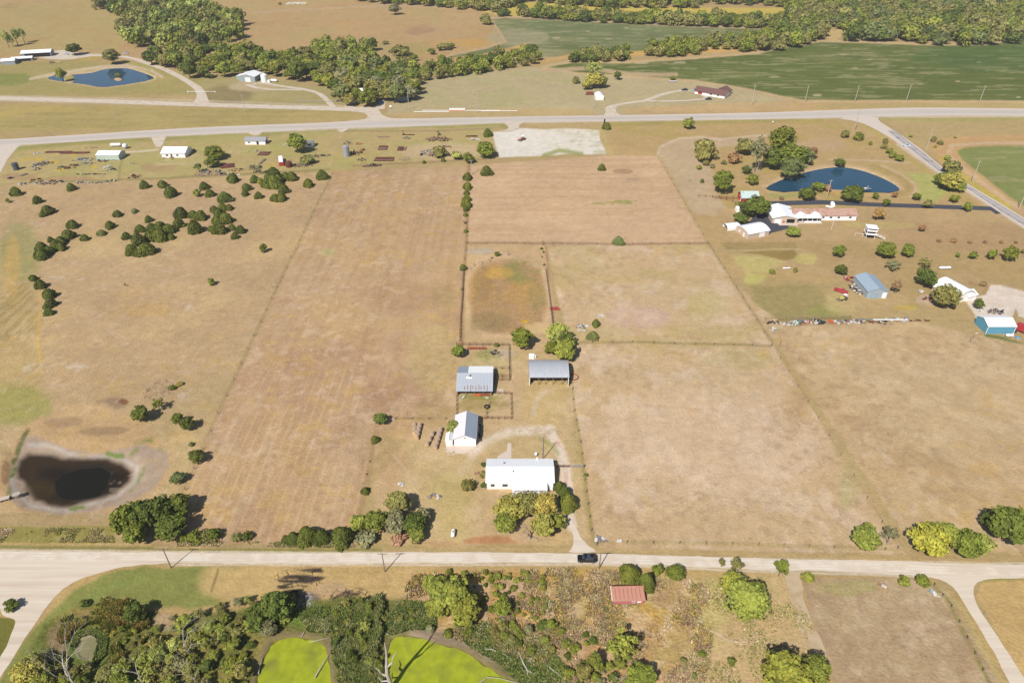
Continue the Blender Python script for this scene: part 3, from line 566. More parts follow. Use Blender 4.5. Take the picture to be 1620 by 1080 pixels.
HB = [(-700,282),(-300,256),(-60,236),(0,231),(100,226),(200,219),(300,213.5),(405,209.5),(500,204.5),(560,202.5),(700,198.5),(810,193.5),(900,193),(1000,191.5),(1100,190),(1215,188.5),(1300,186.5),(1400,184.5),(1450,183.5),(1520,183),(1620,183.5),(1800,188),(2320,204)]
sheet('highway', HT + HB[::-1], M_SHOULDER, 0.05, 4, 0.25)
def hp(t0, t1):
    T = []; B = []
    for x in np.arange(-660, 2300, 12.0):
        yt = np.interp(x, [p[0] for p in HT], [p[1] for p in HT]); yb = np.interp(x, [p[0] for p in HB], [p[1] for p in HB])
        if 560 < x < 640: yt = np.interp(x, [560, 640], [192.6, 188.3])
        T.append((x, yt + (yb - yt) * t0)); B.append((x, yt + (yb - yt) * t1))
    return T + B[::-1]
sheet('highway_lanes', hp(.20, .78), M_HWY, 0.09, 20, 0, sm=0)
sheet('road_marking', hp(.475, .495), M_YPAINT, 0.12, 20, 0, sm=0)
sheet('road_marking', hp(.215, .235), M_WPAINT, 0.12, 20, 0, sm=0); sheet('road_marking', hp(.745, .765), M_WPAINT, 0.12, 20, 0, sm=0)
# side road on the right
sheet('side_road', [(1318,186.5),(1392,184.5),(1388,190),(1405,201),(1432,218),(1462,240),(1490,265),(1540,297),(1580,320),(1620,345),(1700,395),(1720,425),(1650,382),(1620,361),(1584,338),(1531,303),(1481,271),(1448,246),(1414,222),(1384,204),(1358,192.5)], M_SHOULDER, 0.07, 2.5, 0.15)
sheet('side_road_surface', [(1404,207),(1416,207),(1440,226),(1461,242),(1488,265.5),(1539,298.5),(1579,322),(1620,347),(1700,398),(1708,413),(1650,376),(1620,357),(1586,336),(1533,300),(1483,269),(1450,244),(1420,220)], M_ROAD2, 0.11, 2.5, 0, sm=0)
lane('road_marking', [(1412,209),(1441,231),(1484,266),(1536,299.5),(1583,329),(1650,369),(1700,402)], .35, M_WPAINT, 0.14, 0, 5, 0)
sheet('side_road', [(-300,262),(-60,238),(0,229),(45,224),(30,231),(20,242),(10,255),(4,268),(0,275),(-60,330),(-300,430),(-340,400)], M_SHOULDER, 0.07, 3, .2)
# aprons to the yards
for P in ([(238,215),(266,213),(262,219),(258,228),(255,233),(247,233),(243,226)], [(390,208.5),(418,207.5),(411,213),(403,215.5),(397,213)], [(533,204),(553,203),(546,208),(541,210),(536,208)], [(468,205),(486,205),(480,208),(474,208)], [(795,193),(830,192),(820,200),(822,206),(800,209),(785,209),(800,206),(806,202)]):
    sheet('gravel_apron', P, M_GRAV2, 0.10, 1.5, .2)
# county gravel road with its wide corner
sheet('gravel_road', [(-700,868),(-200,869),(0,871),(200,872.5),(405,874.5),(600,873.5),(810,873.5),(1000,877),(1100,880),(1215,883),(1300,885),(1400,886.5),(1500,891),(1620,893),(1900,898),(2320,905),(2320,935),(1900,920),(1620,914),(1570,914.5),(1548,918),(1539,928),(1540,944),(1558,978),(1590,1025),(1625,1078),(1700,1200),(1660,1210),(1600,1084),(1562,1012),(1527,957),(1512,932),(1492,918),(1465,911),(1400,908),(1300,903),(1215,901.5),(1100,896),(1000,892.5),(930,890.5),(810,890),(600,891),(405,891),(330,890),(262,890.5),(210,894),(165,903),(125,916),(92,936),(62,975),(32,1022),(0,1072),(-60,1180),(-110,1180),(-40,1100),(0,1042),(14,1015),(26,985),(22,977),(5,974),(0,962),(-40,955),(-200,955),(-700,980)], M_GRAV, 0.05, 1.2, 0.3)
lane('dirt_track', [(1253,905),(1256,920),(1260,945),(1266,965),(1276,990),(1292,1020),(1305,1040)], [4.6,3.6,3.4,3.6,3.8,3.4,1.2,1,1,1,1,1][:7], M_DIRT, 0.06, .35, 1, 0)
# lanes of the farm
sheet('driveway', [(897,874),(906,868),(907,852),(903,838),(902,822),(906,820),(911,834),(917,846),(925,857),(934,866),(946,873)], M_GRAV, 0.07, 1, .35)
# upper left lanes
lane('farm_road', [(-400,148),(0,155.5),(100,158.5),(200,161.5),(300,165),(405,168.5),(500,171),(560,173.5)], 10, M_GRAV2, 0.05, .3, 4)
sheet('road_junction', [(545,169),(590,169.5),(600,174),(604,182),(618,187.5),(640,190.5),(560,193.5),(578,189),(583,184),(575,178),(545,176)], M_GRAV2, 0.11, 2, .2)
lane('driveway', [(318,164),(319,157),(319,149),(312,139),(300,131),(285,122),(265,112),(258,109)], [13,9,7,6.5,6,6,6,6], M_GRAV2, 0.09, .3, 2, 0)
lane('driveway', [(258,109),(235,101),(215,94),(195,90),(170,88.5),(140,88),(112,88)], 6, M_GRAV2, 0.07, .3, 2, 0)
sheet('gravel_yard', [(55,91),(85,81),(105,79),(130,85),(165,86),(165,88),(132,91),(110,95),(80,94.5)], M_GRAV2, 0.09, 3, .5)
lane('driveway', [(528,171),(519,160),(508,150),(496,145),(478,141),(455,138),(435,135),(415,131),(400,134)], 4.5, M_GRAV2, 0.09, .4, 2, 0)
lane('driveway', [(478,142.5),(455,142),(430,142),(405,139),(390,134)], 4.2, M_GRAV2, 0.07, .4, 2, 0)
lane('driveway', [(550,170),(556,164),(561,158)], [6,5,4], M_GRAV2, 0.09, .2, 2, 0); lane('driveway', [(600,173),(603,166),(606,161)], [8,6,5], M_GRAV2, 0.09, .2, 2, 0)
sheet('driveway', [(954,184),(959,177),(956,171),(962,168),(975,165),(985,163.5),(975,169),(973,175),(980,182),(990,184)], M_GRAV2, 0.10, 2, .2)
lane('driveway', [(968,168),(985,164.5),(1005,161.5),(1020,160),(1030,156),(1047,150),(1062,146),(1080,143.5),(1100,145),(1110,149),(1121,156)], 4.4, M_GRAV2, 0.07, .2, 2, 0)
lane('driveway', [(1022,160),(1055,160.3),(1085,159.5),(1105,157.5),(1121,157)], 3.6, M_GRAV2, 0.085, .2, 2, 0)
lane('asphalt_drive', [(1222,322),(1300,320),(1400,324.5),(1480,327),(1540,329),(1568,330),(1584,338)], [6,6,5.5,5.5,5.5,6,7], M_NEWASPH, 0.06, .1, 3, 0)
sheet('asphalt_drive', ASPHALT_PAD, M_NEWASPH, 0.08, 2, .1, 0)
sheet('asphalt_drive', [(1205,322),(1228,318),(1232,326),(1222,342),(1195,342)], M_NEWASPH, 0.075, 2, .1, 0)
for P in ([(1226,349),(1264,350),(1262,358),(1248,357),(1233,357)],): sheet('concrete_apron', P, M_CONC, 0.14, 2, 0, 0)
sheet('concrete_apron', [(706,700),(755,703),(757,706),(735,718),(720,717),(719,713),(706,712)], M_CONC, 0.06, 1, 0, 0)
sheet('patio', [(803,701),(809,701),(809,725),(787,725),(787,722),(796,716),(802,713)], M_CONC, 0.06, 1, .05, 0)
for k_, dy in enumerate((4, 8.5, 12.5)): lane('wheel_track', [(-60,869.5+dy),(200,872+dy),(405,874+dy),(600,873.5+dy),(810,873.5+dy),(1000,877+dy),(1215,884+dy),(1400,889+dy),(1500,893.5+dy),(1620,896+dy),(1800,900+dy)], .6, M_TRK, 0.072 + .004 * k_, 0, 3)
# water
sheet('pond_water', POND_RIGHT, M_WATER, -0.35, 2, 0); sheet('pond_water', POND_FAR, M_WATER, -0.35, 3, 0)
sheet('pond_water', [(80,750),(95,738),(128,731),(162,729),(182,740),(174,772),(155,787),(118,791),(92,788),(80,774)], M_MURK, -1.25, 2, 0)
sheet('duckweed', WEED_A, M_DUCKWEED, -0.28, .7, .8); sheet('duckweed', WEED_B, M_DUCKWEED, -0.28, .7, .8)
sheet('puddle', PUDDLE, mat('muddy_puddle', (146, 138, 98), .35, var=.15), -0.12, 1, .1)
# ------------------------------------------------------------------ plants
def quads_at(P, Nn, size, rng, aspect=1.0, jit=0.6):
    """leaf clumps: one small quad per point, facing roughly along Nn"""
    n = len(P); D = Nn + rng.normal(0, jit, (n, 3)); D /= np.linalg.norm(D, axis=1)[:, None] + 1e-9
    A = np.cross(D, rng.normal(0, 1, (n, 3))); A /= np.linalg.norm(A, axis=1)[:, None] + 1e-9; B = np.cross(D, A)
    s = (size * rng.uniform(.6, 1.25, n))[:, None] / 2; A = A * s; B = B * s * aspect
    V = np.stack([P - A - B * .6, P + A * .8 - B, P + A + B * .7, P - A * .7 + B], 1).reshape(-1, 3)
    return V, np.arange(4 * n).reshape(n, 4)
def sph(n, rng):
    d = rng.normal(0, 1, (n, 3)); return d / np.linalg.norm(d, axis=1)[:, None]
def crown(name, seed, nb=34, nl=55, leaf=0.15, shape='round', hgt=1.0, base=0.12, tint=((1, 1, 1), .25), spread=.36, drop=0.0, core=.62, jit=.6):
    """crown of width 2, from z=base*... to z = 2*hgt, origin on the ground"""
    rng = np.random.default_rng(seed); P = []; Nn = []; T = []
    zc = hgt * (1 + base); rz = hgt * (1 - base)
    if shape == 'cedar':
        k = 0; n = nb * nl; u = rng.uniform(0, 1, n) ** 1.25; th = rng.uniform(0, 2 * math.pi, n)
        prof = np.interp(u, [0, .08, .25, .5, .75, .92, 1], [.74, .95, 1.0, .88, .62, .34, .08])
        lob = 1 + .16 * np.sin(th * 3 + seed) + .10 * np.sin(th * 7 + u * 9 + seed) + rng.normal(0, .07, n)
        r = prof * lob * .93 * rng.uniform(.75, 1.0, n) ** .4
        z = u * 2 * hgt + rng.normal(0, .04, n); P = np.stack([r * np.cos(th), r * np.sin(th), np.maximum(z, .03)], 1)
        Nn = np.stack([np.cos(th), np.sin(th), .35 + u * .6], 1)
        T = .8 + .4 * vnoise(th * 2.2 + 50, u * 6 + seed, seed) + rng.normal(0, .1, n)
    else:
        keep = 0
        for i in range(nb):
            d = sph(1, rng)[0]
            if d[2] < -.55: d[2] *= -1
            rr = rng.uniform(.3, .84) if shape != 'weep' else rng.uniform(.4, .7)
            c = np.array([d[0] * rr, d[1] * rr, zc + d[2] * rz * rr]); br = rng.uniform(spread * .7, spread * 1.2)
            if drop and rng.uniform() < drop: continue
            dd = sph(nl, rng); q = c + dd * np.array([br, br, br * .82 * min(rz, 1.3)]) * rng.uniform(.8, 1.08, nl)[:, None]
            q[:, 2] = np.maximum(q[:, 2], .04)
            nn = dd * .75 + (q - np.array([0, 0, zc * .7])) * .5 + np.array([0, 0, .25])
            t = rng.uniform(1 - tint[1], 1 + tint[1]) * np.ones(nl) + rng.normal(0, .08, nl)
            P.append(q); Nn.append(nn); T.append(t)
        P = np.concatenate(P); Nn = np.concatenate(Nn); T = np.concatenate(T)
    V, Fq = quads_at(P, Nn, leaf, rng, jit=jit)
    hue = rng.normal(0, .06, len(P)); cols = np.stack([T * (1 + hue), T, T * (1 - hue)], 1) * np.array(tint[0]); cols = np.repeat(np.clip(cols, .25, 2), 4, 0)
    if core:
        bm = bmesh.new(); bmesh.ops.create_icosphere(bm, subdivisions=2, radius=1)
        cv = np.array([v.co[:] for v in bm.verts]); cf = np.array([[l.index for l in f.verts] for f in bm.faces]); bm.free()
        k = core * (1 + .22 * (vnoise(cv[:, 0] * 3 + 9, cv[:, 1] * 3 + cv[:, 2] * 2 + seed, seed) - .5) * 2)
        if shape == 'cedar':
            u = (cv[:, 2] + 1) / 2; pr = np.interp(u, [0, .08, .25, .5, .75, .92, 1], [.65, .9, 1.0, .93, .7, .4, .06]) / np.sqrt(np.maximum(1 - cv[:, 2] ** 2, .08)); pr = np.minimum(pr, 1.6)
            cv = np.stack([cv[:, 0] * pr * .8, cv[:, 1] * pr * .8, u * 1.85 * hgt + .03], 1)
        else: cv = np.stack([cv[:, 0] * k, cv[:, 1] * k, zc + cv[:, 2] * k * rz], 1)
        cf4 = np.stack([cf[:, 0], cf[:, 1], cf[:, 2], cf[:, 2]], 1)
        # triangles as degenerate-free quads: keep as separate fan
        nv = len(V); V = np.concatenate([V, cv]); cols = np.concatenate([cols, np.full((len(cv), 3), .55)])  # core coloured darker, painting the shade inside the crown
        me = bpy.data.meshes.new(name); nq = len(Fq); nt_ = len(cf)
        me.vertices.add(len(V)); me.vertices.foreach_set('co', V.astype(np.float32).ravel())
        me.loops.add(nq * 4 + nt_ * 3); me.loops.foreach_set('vertex_index', np.concatenate([Fq.ravel(), (cf + nv).ravel()]).astype(np.int32))
        me.polygons.add(nq + nt_); me.polygons.foreach_set('loop_start', np.concatenate([np.arange(nq) * 4, nq * 4 + np.arange(nt_) * 3]).astype(np.int32))
        me.materials.append(M_LEAF); a = me.color_attributes.new('Col', 'FLOAT_COLOR', 'POINT')
        cc = np.ones((len(V), 4), np.float32); cc[:, :3] = cols; a.data.foreach_set('color', cc.ravel()); me.update(calc_edges=True); return me
    return npmesh(name, V, Fq, [M_LEAF], False, cols)
def limb_tree(seed, h, r0, depth=4, spread=.55, lean=(0, 0), up=.25, n0=3, taper=.62, side=6, twigs=False):
    """bare branching wood as one mesh, in metres"""
    rng = random.Random(seed); mb = MB()
    def grow(p, d, L, r, k):
        pts = [p]; rad = [r]; n = 3
        for i in range(n):
            d = (d + Vector((rng.uniform(-.22, .22), rng.uniform(-.22, .22), rng.uniform(-.1, .15)))).normalized()
            p = p + d * L / n; pts.append(p); rad.append(r * (1 - (1 - taper) * (i + 1) / n))
        mb.tube(pts, rad, max(3, side - (depth - k)), cap=(k == 0))
        if k > 0:
            m = n0 if k == depth else rng.choice((2, 2, 3))
            for j in range(m):
                a = rng.uniform(0, 6.283) if m < 3 else 6.283 * j / m + rng.uniform(-.5, .5)
                ax = d.orthogonal().normalized(); ax.rotate(Matrix.Rotation(a, 3, d)); nd = (d * (1 - spread) + ax * spread + Vector((0, 0, up * .5))).normalized()
                q = pts[-1] if j < 2 else pts[-2]
                grow(q, nd, L * rng.uniform(.62, .85), rad[-1] * rng.uniform(.65, .9), k - 1)
    grow(Vector((0, 0, -.1)), Vector((lean[0], lean[1], 1)).normalized(), h * .34, r0, depth)
    return mb
CROWNS = {}
def proto(kind, k):
    key = (kind, k)
    if key in CROWNS: return CROWNS[key]
    s = sum(map(ord, kind)) * 7 + k * 13
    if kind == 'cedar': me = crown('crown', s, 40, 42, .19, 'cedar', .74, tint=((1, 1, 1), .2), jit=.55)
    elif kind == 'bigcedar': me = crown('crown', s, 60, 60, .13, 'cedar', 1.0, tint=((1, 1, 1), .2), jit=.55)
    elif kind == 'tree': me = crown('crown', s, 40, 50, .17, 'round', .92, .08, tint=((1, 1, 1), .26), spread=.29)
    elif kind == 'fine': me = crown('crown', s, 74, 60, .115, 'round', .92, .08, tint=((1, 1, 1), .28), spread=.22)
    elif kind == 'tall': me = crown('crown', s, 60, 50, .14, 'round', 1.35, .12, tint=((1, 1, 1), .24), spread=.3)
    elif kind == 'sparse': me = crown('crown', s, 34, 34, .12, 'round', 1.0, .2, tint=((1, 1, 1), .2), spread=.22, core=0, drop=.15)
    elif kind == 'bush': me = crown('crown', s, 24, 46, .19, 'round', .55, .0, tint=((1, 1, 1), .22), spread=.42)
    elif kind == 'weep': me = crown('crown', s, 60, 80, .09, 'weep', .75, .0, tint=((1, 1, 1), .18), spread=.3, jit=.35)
    elif kind == 'far': me = crown('crown', s, 22, 22, .24, 'round', .85, .05, tint=((1, 1, 1), .22), spread=.4)
    CROWNS[key] = me; return me
HR = dict(cedar=.74, bigcedar=1.0, tree=.95, fine=.95, tall=1.35, sparse=1.0, bush=.55, weep=.75, far=.85)
_tm = MB(); _tm.tube([(0, 0, -.1), (.02, .01, .5), (0, .03, 1.0)], [.07, .05, .035], 7)
for a in range(4):
    t = a * 1.6; _tm.tube([(0, .02, .75), (.22 * math.cos(t), .22 * math.sin(t), 1.15), (.4 * math.cos(t), .4 * math.sin(t), 1.45)], [.035, .022, .01], 5)
_tm.mats = [M_BARK]; _tm.m = [0] * len(_tm.f); TRUNK = _tm.mesh('trunk')
TONE = {  # leaf colours, display-referred, sunlit
 'cedar': (100, 106, 44), 'cedar2': (112, 116, 46), 'green': (128, 134, 52), 'dark': (104, 114, 48), 'olive': (144, 138, 76), 'lime': (152, 156, 68), 'yellow': (172, 162, 78),
 'gold': (182, 160, 78), 'lime2': (172, 166, 66), 'rust': (172, 132, 90), 'orange': (196, 154, 88), 'grey': (146, 142, 100), 'willow': (166, 172, 88), 'bluish': (122, 128, 74), 'brown': (164, 130, 92), 'pink': (190, 150, 122), 'brushy': (138, 140, 58)}
LEAFK = 1.42
_tr = random.Random(77)
def plant(x, y, w, kind, tone, name, label, cat, group=None, hr=1.0, jitter=True):
    """a tree standing at x, y with a crown w metres wide"""
    me = proto(kind, _tr.randrange(3 if kind in ('weep', 'fine', 'tall', 'bigcedar') else 4)); s = w / 2
    z0 = 0.0
    root = empty(name, (x, y, z0), 0, label, cat, group)
    f = _tr.uniform(.84, 1.16) if jitter else 1; g = _tr.uniform(-.06, .06) if jitter else 0
    c = alb(*TONE[tone], k=K / LEAFK); c = (c[0] * f * (1 + g), c[1] * f, c[2] * f * (1 - g), 1)
    hs = s * hr * (_tr.uniform(.9, 1.1) if jitter else 1)
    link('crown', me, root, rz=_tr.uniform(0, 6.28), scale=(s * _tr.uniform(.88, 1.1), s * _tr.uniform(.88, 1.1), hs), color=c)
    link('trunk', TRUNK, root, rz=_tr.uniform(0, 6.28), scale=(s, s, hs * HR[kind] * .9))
    return root
def at_pixel(cx, cy, wpx, kind, hr=1.0):
    """crown centre seen at cx, cy and wpx wide -> position and width"""
    w = wpx / PXM(cy)
    for _ in range(3):
        h = HR[kind] * w * hr; w = wpx / PXM(cy, h / 2)
    return (*W(cx, cy, h * .5), w)
CRP = {1:(0,0),2:(405,0),3:(810,0),4:(1215,0),5:(0,270),6:(405,270),7:(810,270),8:(1215,270),9:(0,540),10:(405,540),11:(810,540),12:(1215,540),13:(0,810),14:(405,810),15:(810,810),16:(1215,810),0:(0,0)}
def T(crop, cx, cy, w, kind, tone, name, label, cat='tree', group=None, hr=1.0):
    s = 1 if crop == 0 else 4; ox, oy = CRP[crop]
    x, y, wm = at_pixel(ox + cx / s, oy + cy / s, w / s * (1.0 if kind == 'cedar' else 1.04), kind, hr)
    return plant(x, y, wm, kind, tone, name, label, cat, group, hr)

# --- cedars scattered over the mown pasture on the left
CG = 'cedars scattered over the mown pasture'
cl = 'small dark green cedar standing singly in the mown pasture left of the hay field'
for q, cl in [((232,183,58),'flat small cedar alone above the touching pair, upper left pasture'),((740,268,56),'small cedar above the pointed one in the middle pasture'),((885,363,64),'low cedar touching the top left of the biggest clump'),((797,411,54),'small cedar just left of the biggest clump'),((316,433,40),'tiniest round cedar on top of the curved left clump')]: T(5, *q, 'cedar', 'cedar', 'cedar_tree', cl, 'cedar', CG)
for q, lb in [((97,132,64),'dark cedar below the rusty junk at the left end of the mown pasture'), ((455,338,64),'dark cedar standing alone above two more, left of the pasture middle'),
    ((428,400,80),'wide dark cedar just above the curved clump of cedars on the left'), ((533,421,52),'small dark cedar between the left clump and the bluish seedling'), ((692,340,66),'pointed dark cedar midway between the two big cedar clumps'),
    ((938,303,52),'small cedar above the biggest cedar clump in the pasture'), ((1484,411,50),'small cedar at the lower right end of the cedar group'), ((1418,163,86),'broad cedar at the upper right of the scattered cedars'),
    ((1325,140,60),'cedar touching a paler shrub, upper right of the pasture'), ((1287,93,64),'round cedar under the broken farm junk, upper pasture'), ((1075,132,86),'large cone-shaped cedar near the top of the mown pasture'),
    ((1025,83,56),'small round cedar at the top edge of the mown pasture, left of two clumps'), ((910,88,60),'round cedar at the top edge of the mown pasture, right of the rusty machine'), ((447,104,54),'lone round cedar right below the row of red scrap'),
    ((1470,48,66),'cedar growing against the old barrels in the junk yard'), ((1558,102,60),'upper of two small cedars left of the dense cedar thicket'), ((1550,143,44),'lower of two small cedars left of the dense cedar thicket'), ((1140,263,84),'wide cedar above the long double cedar in the pasture')]:
    T(5, *q, 'cedar', 'cedar', 'cedar_tree', lb, 'cedar', CG)
ORD = ['first','second','third','fourth','fifth','sixth','seventh','eighth','ninth','tenth']
def clump(crop, lst, kind, tone, name, label, cat, group, hr=1.0):
    for i, q in enumerate(sorted(lst)): T(crop, *q, kind, _tr.choice(tone), name, label + (', %s from the left' % ORD[i] if len(lst) > 2 else (', left one', ', right one')[i]), cat, group, hr)
clump(5, [(296,245,76),(272,268,50)], 'cedar', ['cedar'], 'cedar_tree', 'touching cedar of the pair at the upper left', 'cedar', 'pair of cedars upper left')
clump(5, [(870,433,90),(960,365,80),(1010,355,90),(1065,365,80),(945,410,70),(1005,405,95),(1080,415,48)], 'cedar', ['cedar','cedar2'], 'cedar_tree', 'cedar in the biggest clump of the pasture', 'cedar', 'biggest cedar clump')
clump(5, [(828,500,76),(872,518,60),(925,490,104)], 'cedar', ['cedar','cedar2'], 'cedar_tree', 'cedar in the trio below the biggest clump', 'cedar', 'three cedars below the biggest clump')
clump(5, [(1125,330,72),(1228,355,100)], 'cedar', ['cedar'], 'cedar_tree', 'cedar right of the biggest clump by a yellowish shrub', 'cedar', 'two cedars by the yellowish shrub')
clump(5, [(1220,275,60),(1268,280,80)], 'cedar', ['cedar'], 'cedar_tree', 'half of the long double cedar in the mown pasture', 'cedar', 'long double cedar')
clump(5, [(1352,243,50),(1405,225,66),(1450,232,44),(1385,268,80),(1425,300,80),(1370,310,70),(1335,365,46),(1385,360,90)], 'cedar', ['cedar','cedar2'], 'cedar_tree', 'cedar in the upright chain at the pasture right', 'cedar', 'upright chain of cedars')
clump(5, [(1468,357,50),(1520,370,62)], 'cedar', ['cedar'], 'cedar_tree', 'low cedar right of the upright chain', 'cedar', 'two low cedars right of the chain')
clump(5, [(258,480,74),(258,525,86),(308,500,66),(350,465,70),(380,440,70),(385,480,60)], 'cedar', ['cedar','cedar2'], 'cedar_tree', 'cedar in the curved clump at the pasture left', 'cedar', 'curved cedar clump on the left')
clump(5, [(206,675,50),(252,716,72),(308,777,74),(316,832,74),(305,888,64),(290,860,44)], 'cedar', ['cedar'], 'cedar_tree', 'cedar in the slanting row at the lower left', 'cedar', 'slanting row of cedars')
T(5,48,190,30,'bush','lime','shrub','tiny lime green shrub at the far left edge of the pasture','shrub',None,1.6); T(5,640,392,56,'cedar','bluish','cedar_tree','small bluish cedar seedling between the cedar clumps','cedar',None,.7)
T(5,850,254,44,'cedar','bluish','cedar_tree','thin bluish cedar seedling near the top of the cedar pasture','cedar',None,.7); T(5,1335,704,44,'bush','lime','shrub','yellow green shrub alone in the open lower pasture','shrub',None,1.7)
T(5,1248,142,40,'bush','lime','shrub','pale green shrub against a cedar in the upper pasture','shrub',None,1.9); T(5,790,722,22,'sparse','brown','shrub','bare little bush alone in the middle of the open pasture','shrub'); T(5,1160,345,30,'bush','lime','shrub','yellowish shrub squeezed between two dark cedars','shrub')
clump(0, [(402,283,14),(432,274,27),(432,288,25),(420,290,17),(442,292,15),(448,298,18),(452,278,13),(461,278,19),(426,281,18),(440,283,18)], 'cedar', ['cedar','cedar2'], 'cedar_tree', 'cedar in the dense thicket by the field corner', 'cedar', 'dense cedar thicket at the field corner')
T(0,412,287,10,'bush','lime','shrub','light green shrub in front of the dense cedar thicket','shrub',None,1.6)
T(6,15,155,52,'cedar','cedar','cedar_tree','small cedar below the left end of the dense thicket','cedar'); clump(6, [(120,170,58),(158,166,66)], 'cedar', ['cedar','cedar2'], 'cedar_tree', 'twin cedar below the dense thicket', 'cedar', 'twin cedars below the thicket')
T(6,330,78,66,'cedar','cedar2','cedar_tree','olive tinted cedar between the thicket and the hay field corner','cedar'); T(6,418,25,74,'cedar','cedar','cedar_tree','dark cedar right beside the upper left corner of the hay field','cedar'); T(6,45,492,52,'bush','cedar2','cedar_tree','leaning cedar alone in the pasture beside the hay field','cedar',None,1.8)
# --- fence row cedars and lone trees of the parcel
clump(6, [(1338,35,60),(1338,95,56),(1332,135,40),(1333,170,58),(1333,205,66),(1328,240,40)], 'cedar', ['cedar','cedar2'], 'cedar_tree', 'cedar in the tight row on the upper fence', 'cedar', 'row of cedars along the upper fence')
for q, lb in [((1325,277,30),'small cedar ending the tight row on the upper fence'), ((1328,380,28),'tiny cedar on the fence halfway down to the round pen'), ((1310,608,48),'low cedar on the fence at the corner of the round pen')]: T(6, *q, 'cedar', 'cedar2', 'cedar_tree', lb, 'cedar')
T(6,1320,327,22,'bush','grey','shrub','little grey shrub in the upper fence row','shrub',None,1.5); T(6,1302,750,18,'bush','green','shrub','tiny green shrub on the left fence of the round pen','shrub'); T(6,1458,-4,80,'cedar','cedar','cedar_tree','cedar at the top of the hay field below the white gravel lot','cedar')
T(7,675,438,80,'cedar','bluish','cedar_tree','lone spreading cedar on the cross fence of the upper right field','cedar',None,.85); T(3,568,1058,50,'cedar','cedar','cedar_tree','small dark cedar alone at the top of the upper right field','cedar')
for q, n_ in [((1005,130,26),1),((1022,162,20),2),((1010,208,16),3),((1028,275,24),4)]:
    T(0, 680+q[0]/5.686, 370+q[1]/5.686, q[2]/5.686, 'bush', 'dark', 'shrub', 'tiny green shrub in the row at the upper right corner of the round pen', 'shrub', 'tiny shrubs at the pen corner', 1.5)
T(0,787,402,9,'bush','dark','shrub','low dark shrub under the posts at the top of the round pen','shrub'); T(0,778,408,4,'bush','green','shrub','tiny green shrub left of the posts atop the round pen','shrub')
T(10,1280,58,102,'fine','green','broadleaf_tree','round green tree just behind the cow shed at the corral corner','tree'); T(0,826,535,36,'fine','green','broadleaf_tree','round grey-green tree below the round pen','tree')
T(0,882,527,38,'fine','willow','broadleaf_tree','pale feathery tree at the top of the clump behind the hay shed','tree'); T(0,893,536,30,'tree','dark','broadleaf_tree','dark green tree in the middle of the clump behind the hay shed','tree'); T(0,874,549,24,'tree','green','broadleaf_tree','small green tree at the left of the clump behind the hay shed','tree'); T(0,894,554,36,'fine','lime','broadleaf_tree','yellow green tree touching the roof of the hay shed','tree')
T(0,943,511,14,'cedar','cedar2','cedar_tree','small green cedar near the white scrap right of the shed trees','cedar'); T(0,938,530,19,'cedar','bluish','cedar_tree','grey green cedar on the cross fence right of the shed trees','cedar',None,.8)
T(0,786,546,9,'bush','dark','shrub','small dark shrub at the back rail of the upper corral','shrub'); T(10,1247,540,100,'fine','willow','broadleaf_tree','airy grey-green tree hugging the white garage','tree',None,1.1)
T(10,785,490,98,'tree','dark','broadleaf_tree','round dark tree at the top of the fence strip left of the hay bales','tree',None,.8); T(10,752,615,60,'cedar','cedar2','cedar_tree','small cedar in the fence strip just below the round dark tree','cedar'); T(10,690,940,58,'cedar','cedar2','cedar_tree','small cedar near the bottom of the fence strip','cedar')
T(10,720,757,14,'bush','green','shrub','tiny shrub in the middle of the fence strip','shrub'); T(10,700,838,16,'bush','brown','shrub','tiny brown shrub low in the fence strip','shrub')
T(10,1343,912,92,'bush','olive','shrub','loose olive shrub on the lawn left of the farmhouse','shrub',None,1.3); T(10,1438,778,34,'bush','dark','shrub','dark shrub against the left end wall of the farmhouse','shrub',None,1.3); T(10,1440,838,52,'bush','olive','shrub','olive shrub at the front left corner of the farmhouse','shrub',None,1.3); T(10,1446,905,50,'bush','dark','shrub','dark low shrub below the front left corner of the farmhouse','shrub')
T(0,893,777,20,'bigcedar','cedar','cedar_tree','slim dark cedar at the right front corner of the farmhouse','cedar',None,1.2); T(0,885,768,17,'bigcedar','cedar','cedar_tree','topmost narrow cedar touching the farmhouse corner','cedar',None,1.1); T(0,899,793,28,'bigcedar','cedar2','cedar_tree','large dark cedar leaning over the driveway by the farmhouse','cedar')
T(11,468,845,30,'bush','green','shrub','small green shrub on the fence right of the driveway gate','shrub')
# yellow trees in front of the farmhouse
for q, tn, lb in [((806,804,52),'yellow','bright yellow tree at the left of the farmhouse front yard'), ((800,828,38),'brushy','green and yellow tree low at the left of the front yard'), ((833,797,46),'olive','olive green tree between the yellow ones before the porch'), ((860,800,42),'gold','golden tree right in front of the porch'), ((860,830,46),'yellow','lowest yellow tree beside the driveway in the front yard'), ((878,824,32),'lime','small yellow green tree nearest the driveway cedar')]:
    T(0, *q, 'fine', tn, 'yellow_tree', lb, 'tree', 'autumn trees before the farmhouse', 1.0)
